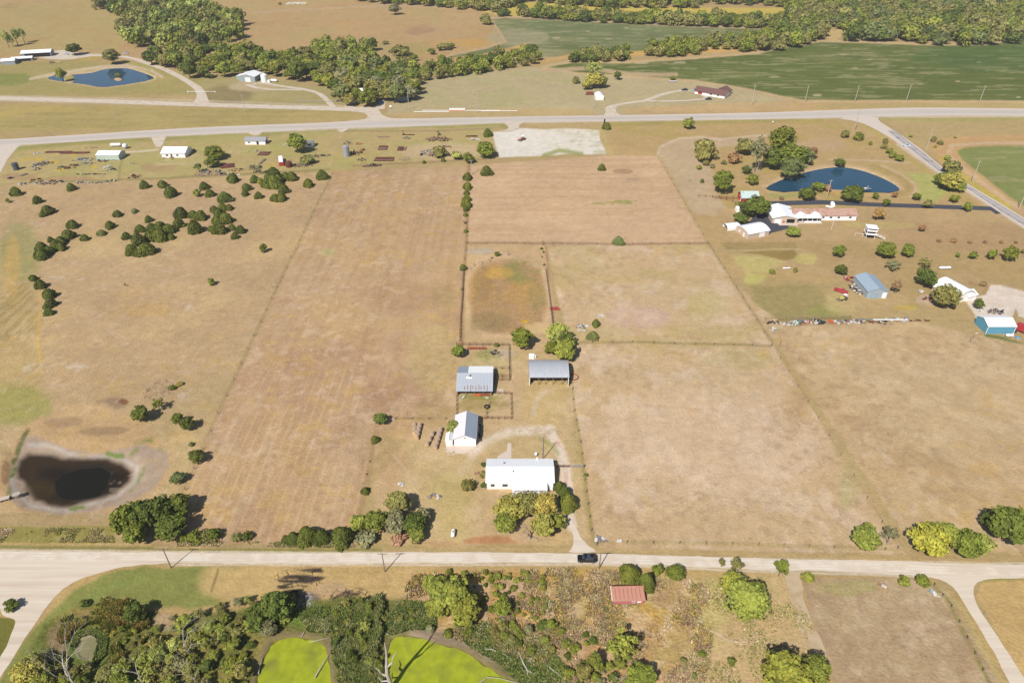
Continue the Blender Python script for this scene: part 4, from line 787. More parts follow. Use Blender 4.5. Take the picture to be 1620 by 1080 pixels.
# --- along the gravel road
for q, tn, lb in [((200,822,52),'green','large green tree at the left end of the big clump by the road'), ((226,812,58),'dark','tall dark tree in the middle of the big clump by the road'), ((214,842,44),'green','lowest green tree of the big clump by the road'), ((252,808,50),'dark','dark tree at the right of the big clump by the road'), ((280,797,44),'dark','dark tree leaning right out of the big clump by the road'), ((270,832,46),'dark','dark lower tree between the big clump and the field')]:
    T(0, *q, 'fine', tn, 'broadleaf_tree', lb, 'tree', 'big clump of trees by the gravel road')
T(9,888,458,120,'fine','cedar2','broadleaf_tree','round dark tree left of the brush pile above the dry pond','tree'); T(9,1000,400,92,'sparse','green','broadleaf_tree','thin green tree touching the brush pile','tree',None,.9)
T(9,1125,492,84,'fine','cedar2','broadleaf_tree','left of the two joined dark trees right of the brush pile','tree'); T(9,1188,520,96,'fine','cedar','broadleaf_tree','right of the two joined dark trees right of the brush pile','tree')
T(9,1245,725,106,'tree','cedar','broadleaf_tree','dark tree on the field edge above the big roadside clump','tree',None,.8); T(9,1125,862,98,'tree','bluish','broadleaf_tree','grey-green tree just above the big roadside clump','tree',None,.8)
T(9,1210,650,36,'bush','bluish','shrub','small grey shrub on the field edge near the dry pond','shrub'); T(9,1135,268,40,'bush','gold','shrub','bright yellow shrub at the tip of the brush pile','shrub'); T(9,1085,292,50,'bush','green','shrub','green shrub growing in the brush pile','shrub')
clump(13, [(1155,160,64),(1225,155,100),(1300,140,80),(1352,140,96),(1560,150,70),(1500,160,70)], 'bush', ['dark','olive','green'], 'shrub', 'low shrub on the verge right of the big clump', 'shrub', 'low shrubs on the road verge', 1.2)
for q, lb in [((185,165,54),'smallest cedar at the left end of the row above the road'), ((235,160,84),'second cedar from the left in the row above the road'), ((322,140,120),'third and tallest cedar of the row above the road'), ((415,150,104),'fourth cedar of the row above the road, beside the tallest'), ((540,142,150),'wide dark cedar ending the row above the road on the right')]: T(14, *q, 'bigcedar', 'cedar', 'cedar_tree', lb, 'cedar', 'row of cedars above the gravel road', .85)
for q, kd, tn, lb in [((650,70,120),'tree','lime','light green tree right of the cedar row above the road'), ((760,60,170),'fine','brushy','large yellow green tree above the road, left of the propane tank'), ((880,60,160),'fine','grey','greyish half-bare tree in the group left of the propane tank'), ((1000,70,150),'fine','dark','dark green tree in the group left of the propane tank'), ((900,-60,170),'fine','olive','olive tree at the back of the group left of the propane tank'), ((1050,20,110),'tree','grey','thin grey tree nearest the propane tank'), ((700,165,130),'bush','grey','grey brush under the trees above the road'), ((900,170,90),'bush','pink','reddish brown brush under the trees above the road'), ((1010,140,110),'tree','brushy','low green tree on the road side left of the propane tank')]: T(14, *q, kd, tn, 'broadleaf_tree' if kd != 'bush' else 'shrub', lb, 'tree' if kd != 'bush' else 'shrub')
# right end of the road
for q, kd, tn, lb in [((1371,852,46),'fine','lime','yellow green tree inside the lower right corner of the parcel'), ((1373,838,26),'tree','lime','pale small tree behind the yellow green one at the parcel corner'), ((1409,846,30),'sparse','grey','half bare grey tree at the lower right parcel corner'), ((1470,852,60),'fine','lime2','large yellow tree at the left of the road group, lower right'), ((1498,846,44),'fine','lime','yellow green tree behind the large yellow one, lower right'), ((1528,860,50),'fine','green','green tree in the middle of the road group, lower right'), ((1553,862,38),'tree','willow','pale feathery tree at the right of the road group, lower right'), ((1600,832,70),'fine','dark','large dark tree by the right edge above the road'), ((1568,822,36),'fine','dark','dark tree standing out left of the largest one, right edge')]: T(0, *q, kd, tn, 'broadleaf_tree', lb, 'tree')
T(16,85,350,90,'tall','green','broadleaf_tree','slim upright green tree leaning over the road at the dirt track','tree',None,1.3); T(16,258,412,78,'bush','lime','shrub','round yellow green shrub right of the dirt track','shrub',None,1.4); T(16,865,438,76,'bush','lime','shrub','round light shrub below the road, left of a darker one','shrub',None,1.3); T(16,975,432,82,'bush','green','shrub','round green shrub at the corner of the fenced plot','shrub',None,1.4)
T(16,1020,460,20,'bush','dark','shrub','tiny dark shrub at the corner post of the fenced plot','shrub')
for q, lb in [((1245,1065,80),'large dark-tipped tree at the bottom edge right of the dirt track'), ((1290,1058,50),'smaller tree joined to the large one at the bottom edge')]: T(0, *q, 'fine', 'brushy', 'broadleaf_tree', lb, 'tree', None, 1.15)
T(0,1184,948,80,'weep','lime','willow_shrub','huge soft light green shrub right of the red shed','shrub',None,1.35); T(0,1163,925,52,'weep','lime','willow_shrub','upper left lobe of the huge soft green shrub','shrub',None,1.2)
T(0,1163,893,30,'sparse','olive','broadleaf_tree','thin leafy sapling above the huge soft shrub by the road','tree'); T(0,1142,890,16,'sparse','olive','broadleaf_tree','thinnest sapling by the road left of the huge soft shrub','tree')
T(15,745,385,140,'bigcedar','cedar2','cedar_tree','wide cedar behind the left part of the red shed','cedar',None,.7); T(15,850,435,120,'bigcedar','cedar2','cedar_tree','cedar growing over the right end of the red shed','cedar'); T(15,1035,378,144,'weep','green','shrub','dense rounded green shrub between the red shed and the road','shrub'); T(15,925,365,80,'bush','green','shrub','small shrub between the shed cedar and the rounded shrub','shrub',None,1.2)
T(15,675,545,22,'bush','dark','shrub','tiny green shrub at the foot of the red shed','shrub')
# --- right hand homesteads
R8 = [((255,145,112),'tree','dark','broad dark tree by the pond behind the long house',.75),((318,100,84),'tree','green','green tree on the pond bank behind the long house',.75),((376,112,54),'bush','pink','pinkish brown shrub on the pond bank',1.3),((540,140,140),'fine','dark','large dark tree between the drive and the pond dock',.8),((682,158,46),'tree','green','small young tree right of the pond dock',1),((805,152,38),'tree','rust','small rusty tree below the right end of the pond',1.1),((943,165,52),'tree','green','small green tree above the asphalt drive, right of the pond',1),((1015,208,62),'tree','olive','brownish tree standing right on the asphalt drive',1.1),((1185,178,56),'tree','green','small tree below the big yellow trees at the side road',1),((1262,228,62),'tree','green','green tree at the entrance end of the asphalt drive',1),((748,200,52),'tree','green','young tree on the drive above the orange tree',1),((706,270,82),'fine','orange','orange autumn tree below the drive right of the long house',1.1),((975,360,42),'tree','rust','slim rusty brown tree alone in the wide lawn',1.4),((455,505,76),'tree','green','pointed green tree above the blue-grey barn, upper one',1.35),((755,497,138),'fine','green','biggest round green tree in the open lawn',.85),((888,502,92),'fine','green','round green tree right of the biggest one in the lawn',1.0),((465,623,92),'fine','dark','dark round tree directly above the blue-grey barn',.85),((790,602,92),'sparse','grey','grey half-bare tree below the biggest round tree',.7),((1000,582,84),'sparse','olive','thin olive tree above the dark tree by the white dome',.9),((1003,680,130),'fine','dark','large dark tree against the white domed house',1.0),((815,735,76),'sparse','brown','ragged brown conifer right of the blue-grey barn',1.2),((1125,785,180),'fine','olive','large olive tree in front of the white domed house',.9),((1337,842,64),'tree','dark','dark tree at the edge of the right gravel lot',1.1),((1203,533,28),'tree','green','smallest tree at the left of the row of young trees',1.4),((1303,533,48),'tree','green','second young tree of the row on the right lawn',1.3),((1423,527,62),'tree','green','third young tree of the row on the right lawn',1.35),((1535,522,84),'tree','green','largest young tree at the right of the row',1.3),((1616,510,30),'tree','green','tree cut by the right edge of the picture beyond the row',1),((165,385,94),'fine','lime','yellow green tree below the long house garage',.8),((25,637,38),'bush','green','small green shrub left in the pale lawn of the right neighbour',1.2),((172,630,28),'bush','olive','upright olive weed clump beside the white pipe',2.0),((88,175,28),'bush','brown','round brown shrub above the asphalt drive',1.2),((1165,60,150),'fine','yellow','larger yellow tree beside the side road',.9),((1110,50,110),'fine','green','green tree joined to the yellow one beside the side road',.9),((1215,95,90),'fine','lime','lower yellow green tree beside the side road',.9),((1365,715,44),'bush','brown','brown bush at the mouth of the right gravel lot',1.2)]
for q, kd, tn, lb, hr in R8: T(8, *q, kd, tn, 'broadleaf_tree' if kd != 'bush' else 'shrub', lb, 'tree' if kd != 'bush' else 'shrub', None, hr)
for k, xx in enumerate((1080, 1278, 1375, 1478, 1570)): T(8, xx, 452 if k else 443, 26, 'bush', 'brown', 'shrub', 'small brown bush in the straight row across the right lawn', 'shrub', 'row of small brown bushes', 1.0)
T(8,1178,443,40,'bush','rust','shrub','widest reddish bush in the row across the right lawn','shrub')
T(7,1335,68,150,'fine','green','broadleaf_tree','large green tree left of the red barn','tree'); T(7,1555,225,180,'fine','dark','broadleaf_tree','large dark tree between the red barn and the long house','tree',None,.85); T(7,1490,240,110,'fine','dark','broadleaf_tree','dark tree joined to the left of the largest by the red barn','tree'); T(7,1450,298,104,'tree','dark','broadleaf_tree','low round dark tree right behind the white carport','tree',None,.8); T(7,1430,212,44,'bush','olive','shrub','small yellowish shrub in front of the red barn','shrub',None,1.2); T(7,1203,65,26,'cedar','cedar','cedar_tree','tiny cedar left of the large green tree by the barn','cedar',None,1.2)
for q, kd, tn, lb, hr in [((1200,243,34),'sparse','grey','tall cottonwood with pale trunk left of the pond trees',1.7),((1237,226,44),'tall','green','tallest green cottonwood by the upper right pond',.85),((1224,248,34),'fine','dark','dark green tree at the left of the cottonwoods',1.2),((1250,248,48),'tall','green','broad green cottonwood in the middle of the pond trees',.7),((1253,266,38),'fine','bluish','greyish cottonwood hanging over the pond end',1),((1275,246,26),'tree','bluish','grey green tree at the right of the cottonwoods',1.2),((1286,242,15),'tall','rust','narrow rusty brown conifer right of the cottonwoods',1),((1190,284,18),'tree','green','small green tree at the foot of the pale cottonwood',1),((1182,268,16),'tree','dark','small dark tree left of the pale cottonwood trunk',1)]: T(0, *q, kd, tn, 'cottonwood_tree', lb, 'tree', None, hr)
for q, tn, lb in [((1115,238,40),'olive','wide olive shrub below the curved dirt track'),((1178,234,30),'olive','olive shrub left of the pale cottonwood'),((1162,251,20),'rust','brownish shrub between the two olive ones'),((1117,258,11),'olive','small pale shrub under the wide olive one'),((1145,257,9),'bluish','tiny grey shrub in the dry pasture by the barn'),((1106,265,9),'green','tiny green shrub lowest left in the dry pasture'),((1127,263,8),'grey','tiny dull shrub right of the two small ones'),((1328,258,16),'dark','dark shrub on the upper bank of the right pond')]: T(0, *q, 'bush', tn, 'shrub', lb, 'shrub', None, 1.3)
for q in [(492,852,50),(575,862,60),(745,893,40),(735,925,40),(770,955,44),(790,978,50),(835,1002,50),(650,908,26)]: T(4, *q, 'bush', _tr.choice(['green','olive','brushy']), 'shrub', 'shrub between the right pond and the side road', 'shrub', 'shrubs on the bank by the side road', 1.4)
for q in [(905,860,26),(1050,880,44),(1093,903,36),(1135,1000,40),(1160,1062,110),(1060,928,20),(1185,870,16)]: T(4, *q, 'bush', _tr.choice(['lime','olive','brushy']), 'shrub', 'shrub in the ditch on the far side of the side road', 'shrub', 'shrubs beyond the side road', 1.3)
# --- highway band and far farmyards
for q, kd, tn, lb, hr in [((600,798,52),'cedar','cedar','cedar at the corner of the white gravel lot by the highway',1),((1120,780,80),'tree','lime','small bright tree beside the highway, right of the gravel lot',.9),((520,500,130),'fine','yellow','large yellow tree behind the white shed, beyond the highway',.85),((470,535,70),'tree','yellow','yellow tree low left in the yellow group beyond the highway',1),((575,520,72),'tree','olive','olive tree at the right of the yellow group beyond the highway',1),((405,508,50),'bush','olive','round bush left of the yellow group beyond the highway',1.3),((520,440,130),'sparse','willow','pale thin tree behind the yellow group beyond the highway',.8),((668,478,50),'tree','dark','dark tree alone right of the yellow group',1.1),((1018,495,50),'tree','green','small tree above the boat beyond the highway',.8)]: T(3, *q, kd, tn, 'broadleaf_tree' if kd != 'cedar' else 'cedar_tree', lb, 'tree', None, hr)
for q, kd, tn, lb, hr in [((1465,838,60),'cedar','cedar','cedar left of the white gravel lot by the highway',1.1),((1450,940,140),'fine','green','broad tree at the lower left of the white gravel lot',.8),((1345,995,84),'tree','cedar2','dark tree on the field edge left of the gravel lot tree',.9),((1185,1010,32),'cedar','cedar2','tiny cedar on the upper field edge below the scrap heap',1.1),((1063,1025,24),'cedar','cedar2','tiniest cedar on the upper field edge',1.1),((1160,960,92),'bush','olive','round olive bush in the right scrap heap',1.2),((1270,985,80),'bush','willow','pale straw coloured bush left of the gravel lot tree',1),((255,905,130),'fine','lime','tall light green tree in the junk yard by the small shed',1.0),((330,1010,90),'bush','olive','olive bush right of the red rail car',1),((150,25,24),'bush','olive','far tiny bush on the brown hillside',1),((880,55,74),'tree','grey','grey tree below the far wood edge on the hill',1),((1455,125,84),'bush','olive','round bush at the tip of the brown hillside',1.2),((1565,75,76),'bush','dark','low dark bush by the far yellow field',1.2),((1110,325,46),'tree','green','small round tree left of a double one on the brown slope',.9),((735,275,80),'fine','dark','dark tree sticking up at the right of the creek wood',1.1),((915,320,110),'bush','olive','low wide olive bush on the slope by the creek',1),((1000,362,50),'tree','green','small tree between the creek and the far green field',1),((820,268,44),'bush','olive','small bush between the dark tree and the olive bush',1),((900,365,30),'bush','green','tiny green bush below the wide olive one',1)]: T(2, *q, kd, tn, 'broadleaf_tree' if kd not in ('cedar','bush') else ('cedar_tree' if kd == 'cedar' else 'shrub'), lb, 'tree' if kd != 'bush' else 'shrub', None, hr)
clump(2, [(1165,295,60),(1200,290,66),(1235,288,44)], 'tree', ['olive','green'], 'broadleaf_tree', 'joined tree at the end of the brown slope', 'tree', 'joined trees on the brown slope', .8)
for q, kd, tn, lb, hr in [((465,312,92),'fine','cedar','round dark tree on the loop of the far left farm drive',.8),((705,358,110),'fine','olive','broad tree behind the far left pond',.85),((385,470,72),'tall','lime','yellow green willow on the spit in the far left pond',.9),((745,474,36),'bush','olive','tiny bush on the islet in the far left pond',1),((1350,960,120),'fine','green','largest green tree in the left junk yard, upper part',.8),((1345,1020,96),'fine','dark','darker lower half of the junk yard tree',.8),((1255,1060,72),'sparse','bluish','thin grey green tree left of the junk yard tree',.8),((1310,1040,50),'sparse','olive','thin bush between the junk yard trees',1)]: T(1, *q, kd, tn, 'broadleaf_tree' if kd != 'bush' else 'shrub', lb, 'tree', None, hr)
clump(1, [(40,250,70),(95,235,76),(140,225,66),(70,262,50)], 'sparse', ['willow'], 'poplar_tree', 'tall thin pale poplar behind the far left barns', 'tree', 'pale poplars behind the far left barns', 1.3)
clump(0, [(400,266,14),(411,268,13)], 'sparse', ['grey'], 'broadleaf_tree', 'grey sapling above the cedar thicket', 'tree', 'grey saplings above the cedar thicket', 1.1)
T(13,72,587,88,'bush','dark','shrub','dark yucca-like shrub in the small island of the road fork','shrub',None,1.2)
# --- tree belts: every crown its own tree, placed inside the belt's outline
ADJ = dict(green='green', dark='dark green', brushy='mid green', olive='olive', grey='greyish', bluish='dull green', yellow='yellow', willow='pale', lime='light green')
def belt(poly, sp, wd, tones, label, group, seed, kinds=('tree',), hr=1.0, avoid=()):
    rng = random.Random(seed); A = np.array([W(*p) for p in poly]); x0, y0 = A.min(0); x1, y1 = A.max(0); pts = []; k = 0
    pp = np.array(poly, float)
    while k < 4000:
        k += 1; x, y = rng.uniform(x0, x1), rng.uniform(y0, y1)
        if pdist(np.array([x]), np.array([y]), A)[0] < 0: continue
        if any((x - a) ** 2 + (y - b) ** 2 < sp * sp for a, b in pts): continue
        if any((x - a) ** 2 + (y - b) ** 2 < r * r for a, b, r in avoid): continue
        pts.append((x, y))
        tn = rng.choice(tones); f_ = (x - x0) / (x1 - x0); g_ = (y - y0) / (y1 - y0)
        lb = ADJ[tn] + ' ' + label + (', front' if g_ < .33 else ', middle' if g_ < .66 else ', back') + (' far left' if f_ < .2 else ' left' if f_ < .4 else ' centre' if f_ < .6 else ' right' if f_ < .8 else ' far right')
        plant(x, y, rng.uniform(*wd), rng.choice(kinds), tn, 'broadleaf_tree', lb, 'tree', group, hr * rng.uniform(.85, 1.15))
    return pts
GR = ['green', 'dark', 'brushy', 'olive', 'green']
_h = [(*W(575,152),9), (*W(633,158),8), (*W(602,164),9)]
nb = len(belt([(235,96),(292,82),(330,85),(400,88),(435,98),(480,92),(520,90),(540,92),(535,110),(535,128),(520,142),(480,132),(430,124),(395,122),(330,124),(300,124),(285,112),(240,104)], 10.5, (11,17), GR, 'tree in the creek wood behind the white workshop', 'creek wood behind the workshop', 2, avoid=((*W(398,125),13),)))
nb += len(belt([(540,120),(580,116),(640,118),(660,128),(662,150),(650,158),(620,166),(596,168),(572,170),(545,168),(532,150)], 9.5, (11,17), ['green','olive','grey','brushy','bluish','dark'], 'tree in the grove around the white house', 'grove around the white house', 4, avoid=_h))
# far woods that read as one mass
def woodland(poly, sp, wd, tones, seed, name='woodland'):
    rng = random.Random(seed); A = np.array([W(*p) for p in poly]); x0, y0 = A.min(0); x1, y1 = A.max(0); VV = []; FF = []; CC = []; off = 0
    srcs = []
    for k in range(4):
        me = proto('far', k); n = len(me.vertices); co = np.empty(n * 3, np.float32); me.vertices.foreach_get('co', co); cl_ = np.empty(n * 4, np.float32); me.color_attributes['Col'].data.foreach_get('color', cl_)
        nq = 0; fs = [tuple(p.vertices) for p in me.polygons if len(p.vertices) == 4]; tr_ = [tuple(p.vertices) for p in me.polygons if len(p.vertices) == 3]
        srcs.append((co.reshape(-1, 3), cl_.reshape(-1, 4)[:, :3], np.array(fs), np.array(tr_)))
    pts = []; FT = []
    cell = {}
    for _ in range(9000):
        x, y = rng.uniform(x0, x1), rng.uniform(y0, y1); c = (int(x // sp), int(y // sp))
        if any((x - a) ** 2 + (y - b) ** 2 < sp * sp for i in (-1, 0, 1) for j in (-1, 0, 1) for a, b in cell.get((c[0] + i, c[1] + j), ())): continue
        if pdist(np.array([x]), np.array([y]), A)[0] < 0: continue
        cell.setdefault(c, []).append((x, y)); co, cc, fs, ft = rng.choice(srcs); w_ = rng.uniform(*wd) / 2; t = rng.uniform(0, 6.28); ct, st = math.cos(t), math.sin(t)
        P = np.stack([(co[:, 0] * ct - co[:, 1] * st) * w_ + x, (co[:, 0] * st + co[:, 1] * ct) * w_ + y, co[:, 2] * w_ * rng.uniform(.9, 1.35) - .22 * w_], 1)
        tn = np.array(alb(*TONE[rng.choice(tones)], k=K / LEAFK)[:3]) * rng.uniform(.8, 1.2); VV.append(P); CC.append(cc * tn); FF.append(fs + off); FT.append(ft + off); off += len(P)
    return np.concatenate(VV), np.concatenate(CC), np.concatenate(FF), np.concatenate(FT)
_wl = []
def wood(poly, sp, wd, tones, seed): _wl.append(woodland(poly, sp, wd, tones, seed))
for b_ in [
([(150,12),(230,8),(300,14),(330,22),(375,30),(385,42),(378,62),(345,78),(300,76),(250,78),(208,73),(192,58),(188,50),(205,44),(225,36),(185,26)], 13.5, (13,20), ['olive','olive','green','brushy','willow','dark'], 1),
([(500,80),(545,75),(590,78),(588,100),(575,112),(540,110),(505,95)], 10.5, (11,17), ['green','brushy','lime','olive'], 3),
([(590,108),(665,108),(700,104),(740,100),(780,96),(845,84),(852,100),(800,112),(740,119),(690,127),(645,128),(600,120)], 8.5, (8,13), ['green','olive','brushy','lime','dark'], 5),
([(907,90),(992,85),(990,98),(906,99)], 8, (8,12), ['green','olive','dark'], 6),
([(1020,82),(1060,72),(1100,70),(1104,88),(1060,90),(1020,90)], 9, (9,14), ['green','olive','brushy'], 7),
([(1106,72),(1155,66),(1156,78),(1108,80)], 9, (9,13), ['olive','green'], 8),
([(1160,72),(1190,64),(1235,60),(1262,66),(1230,80),(1165,83)], 10, (10,16), ['green','olive','brushy'], 9),
([(1236,66),(1225,50),(1260,38),(1300,42),(1298,62),(1262,74),(1238,78)], 11, (12,19), ['olive','green','dark'], 10),
([(820,25),(850,23),(1000,30),(1120,34),(1240,36),(1240,46),(1120,43),(1000,39),(850,31)], 9.5, (11,16), ['green','olive','brushy','dark'], 11),
([(1245,24),(1258,10),(1300,6),(1400,4),(1470,2),(1500,10),(1600,12),(1700,8),(1800,20),(1760,50),(1660,58),(1625,62),(1598,69),(1540,74),(1480,72),(1440,68),(1340,68),(1338,52),(1320,44),(1302,46),(1290,44),(1258,38),(1240,36)], 11, (12,20), ['green','dark','olive','olive','brushy','bluish'], 21),
([(590,6),(640,8),(700,14),(760,18),(786,20),(800,14),(830,2),(900,10),(1000,14),(1100,14),(1105,6),(1110,6),(1240,12),(1300,6),(1300,-30),(500,-30),(560,0)], 11, (13,19), ['olive','green','brushy','dark'], 22),
([(130,-4),(240,0),(330,-2),(330,-30),(100,-30)], 13, (13,19), ['olive','green'], 23),
([(1190,-2),(1240,-4),(1480,-4),(1480,-60),(1190,-60)], 14, (13,19), ['olive','green','dark'], 24)]: wood(*b_)
def join_wood():
    V = []; A4 = []; A3 = []; Cc = []; off = 0
    for me in _wl:
        v, c, f4, f3 = me; V.append(v); Cc.append(c); A4.append(f4 + off); A3.append(f3 + off); off += len(v)
    V = np.concatenate(V); F4 = np.concatenate(A4); F3 = np.concatenate(A3); Cc = np.concatenate(Cc); nq = len(F4); n3 = len(F3)
    me = bpy.data.meshes.new('woodland'); me.vertices.add(len(V)); me.vertices.foreach_set('co', V.astype(np.float32).ravel()); me.loops.add(nq * 4 + n3 * 3)
    me.loops.foreach_set('vertex_index', np.concatenate([F4.ravel(), F3.ravel()]).astype(np.int32)); me.polygons.add(nq + n3)
    me.polygons.foreach_set('loop_start', np.concatenate([np.arange(nq) * 4, nq * 4 + np.arange(n3) * 3]).astype(np.int32)); me.materials.append(M_LEAF)
    a = me.color_attributes.new('Col', 'FLOAT_COLOR', 'POINT'); q = np.ones((len(V), 4), np.float32); q[:, :3] = Cc; a.data.foreach_set('color', q.ravel()); me.update(calc_edges=True)
    tag(link('woodland', me, color=(1, 1, 1, 1)), 'far woods, hedges and hillside trees reading as one green mass behind the fields', 'woods', None, 'stuff')
join_wood()
# ------------------------------------------------------------------ foreground thicket, reeds, dead wood
def tufts(name, polys, n, hgt, rad, cols, seed, label, blades=5, wid=.09, clumpy=None, avoid=()):
    """one mesh of countless narrow blades in clumps"""
    rng = np.random.default_rng(seed); Ps = []; Cs = []
    for poly, share in polys:
        A = np.array([W(*p) for p in poly]); x0, y0 = A.min(0); x1, y1 = A.max(0); k = int(n * share)
        X = rng.uniform(x0, x1, k * 4); Y = rng.uniform(y0, y1, k * 4); d = pdist(X, Y, A); m = d > 0
        m &= d > (fbm(X / 4, Y / 4, seed + 5, 3) - .3) * 5 * (hgt > 1)
        if clumpy: m &= fbm(X / clumpy, Y / clumpy, seed, 3) > rng.uniform(.38, .62, len(X))
        for av in avoid:
            m &= pdist(X, Y, np.array([W(*p) for p in av])) < -.3
        X = X[m][:k]; Y = Y[m][:k]; Ps.append(np.stack([X, Y], 1))
    P = np.concatenate(Ps); k = len(P); cc = np.array([alb(*c, k=K / 1.5)[:3] for c in cols])
    sel = (fbm(P[:, 0] / 5, P[:, 1] / 5, seed + 3, 3) * len(cols) * 1.6 - .3 * len(cols) + rng.normal(0, .5, k)).astype(int).clip(0, len(cols) - 1); base = cc[sel] * rng.uniform(.75, 1.25, k)[:, None]
    V = []; Cl = []
    for b in range(blades):
        a = rng.uniform(0, 6.283, k); ln = rng.uniform(.6, 1.15, k) * hgt; out = rng.uniform(.1, 1, k) * rad; a2 = a + rng.uniform(-.6, .6, k)
        bx = P[:, 0] + np.cos(a) * out * .3; by = P[:, 1] + np.sin(a) * out * .3; tx = bx + np.cos(a2) * out; ty = by + np.sin(a2) * out; w_ = wid * rng.uniform(.7, 1.5, k)
        nx, ny = -np.sin(a2) * w_, np.cos(a2) * w_
        V.append(np.stack([np.stack([bx - nx, by - ny, np.zeros(k) - .02], 1), np.stack([bx + nx, by + ny, np.zeros(k) - .02], 1), np.stack([(bx + tx) / 2 + nx * 1.3, (by + ty) / 2 + ny * 1.3, ln * .6], 1), np.stack([tx, ty, ln], 1)], 1)); Cl.append(base * rng.uniform(.8, 1.2, k)[:, None])
    V = np.concatenate(V).reshape(-1, 3); Cl = np.repeat(np.concatenate(Cl), 4, 0); Fq = np.arange(len(V)).reshape(-1, 4)
    me = npmesh(name, V, Fq, [M_LEAF], False, Cl); return tag(link(name, me, color=(1, 1, 1, 1)), label, 'ground cover', None, 'stuff')
BR = [((655,910),(900,898),(1000,905),(1120,925),(1130,1000),(1110,1100),(900,1100),(860,1060),(780,1025),(690,1005),(645,970),(640,930))]
ROADS_AV = [PUDDLE, WEED_A, WEED_B]
tufts('weed', [(BR[0], 1.0)], 15000, .6, .4, [(180,152,118),(204,180,142),(178,164,112),(162,138,112),(190,162,98),(150,146,92),(206,186,152)], 61, 'tall dry weeds covering the brush land around the red shed', 4, .1, 7, ROADS_AV)
tufts('weed', [([(1115,915),(1235,912),(1285,985),(1300,1095),(1100,1095),(1135,1000)], .5), ([(-60,836),(175,836),(180,858),(-60,858)], .3), ([(280,855),(560,860),(560,866),(280,864)], .2)], 6500, .4, .3, [(196,176,134),(172,162,102),(150,148,88),(204,182,146)], 62, 'rough grass by the dirt track and on the road verge', 4, .09, 6)
tufts('reed', [([(518,972),(535,955),(560,944),(580,950),(600,940),(612,960),(603,985),(606,1030),(612,1100),(532,1100),(526,1030),(528,1000)], 1.0)], 6500, 1.9, .7, [(128,142,72),(148,154,84),(166,166,110),(122,134,76),(170,156,88)], 63, 'dense leafy reeds on the spit between the two duckweed ponds', 6, .2)
tufts('reed', [([(88,985),(118,958),(165,948),(235,958),(245,1000),(210,1040),(180,1060),(165,1046),(172,1010),(150,990),(118,1000),(100,1030)], 1.0)], 6500, 1.3, .6, [(140,140,60),(168,152,76),(116,124,52),(188,158,92),(106,116,46)], 64, 'swampy weeds ringing the small round puddle', 6, .15, 5)
tufts('marsh_grass', [([(612,975),(640,950),(690,955),(690,995),(650,996),(615,1005)], .25), ([(725,1000),(760,985),(860,1010),(900,1060),(905,1095),(835,1095),(790,1050),(740,1022)], .45), ([(466,965),(520,958),(525,1000),(490,1000)], .15), ([(112,1020),(120,1000),(150,994),(170,1008),(168,1035),(150,1052),(148,1040),(156,1020),(146,1004),(126,1008),(118,1028)], .15)], 8000, .55, .4, [(120,134,66),(138,146,76),(104,120,58),(156,156,96)], 65, 'bright marsh grass along the edges of the duckweed ponds', 5, .1, None, ROADS_AV)
def scatter(poly, n, wd, kinds, tones, name, label, cat, group, seed, sep=.7, hr=1.0, avoid=()):
    rng = random.Random(seed); A = np.array([W(*p) for p in poly]); x0, y0 = A.min(0); x1, y1 = A.max(0); pts = []; t = 0
    AV = [np.array([W(*p) for p in a]) for a in avoid]
    while len(pts) < n and t < n * 80:
        t += 1; x, y = rng.uniform(x0, x1), rng.uniform(y0, y1)
        if pdist(np.array([x]), np.array([y]), A)[0] < 0: continue
        w_ = rng.uniform(*wd)
        if any((x - a) ** 2 + (y - b) ** 2 < (sep * (w_ + c) / 2) ** 2 for a, b, c in pts): continue
        if any(pdist(np.array([x]), np.array([y]), a)[0] > -w_ * .4 for a in AV): continue
        pts.append((x, y, w_)); tn = rng.choice(tones); f_ = (x - x0) / (x1 - x0); g_ = (y - y0) / (y1 - y0)
        lb = ADJ.get(tn, tn) + ' ' + label + (', lower' if g_ < .33 else ', middle' if g_ < .66 else ', upper') + (' left' if f_ < .25 else ' centre left' if f_ < .5 else ' centre right' if f_ < .75 else ' right') + ' part'
        plant(x, y, w_, rng.choice(kinds), tn, name, lb, cat, group, hr * rng.uniform(.85, 1.2))
ADJ['yellow'] = 'yellowish'; ADJ['grey'] = 'greyish'; ADJ['rust'] = 'rusty'; ADJ['brown'] = 'brown'
scatter([(250,985),(300,965),(360,962),(420,945),(466,952),(462,985),(430,1010),(410,1030),(395,1100),(180,1100),(200,1060),(240,1020)], 70, (2.0,5.4), ('tree','fine','bush','sparse','sparse'), ['green','dark','brushy','olive','lime','olive','willow','grey'], 'thicket_tree', 'tree in the thicket by the first pond', 'tree', 'thicket left of the duckweed pond', 71, .5, .8, (WEED_A,))
scatter([(20,1090),(30,1060),(60,1045),(110,1050),(200,1060),(230,1100)], 26, (2.0,4.6), ('tree','fine','sparse','bush'), ['green','brushy','lime','olive','dark'], 'thicket_tree', 'small tree in the bottom left thicket', 'tree', 'bottom left thicket', 72, .5, .8, (PUDDLE,))
scatter([(88,1000),(118,960),(170,950),(236,958),(250,985),(240,1030),(200,1050),(178,1040),(180,1010),(150,990),(110,1000)], 26, (1.2,2.8), ('bush',), ['olive','brushy','green','yellow','dark'], 'marsh_shrub', 'low shrub in the swampy patch', 'shrub', 'shrubs around the small puddle', 73, .6, 1.0, (PUDDLE,))
scatter([(672,905),(740,905),(860,905),(868,930),(862,985),(800,990),(760,960),(700,935)], 60, (.9,2.1), ('bush',), ['green','lime','dark','brushy'], 'shrub', 'little shrub on the weedy slope', 'shrub', 'little shrubs on the weedy slope', 74, .75, 1.2)
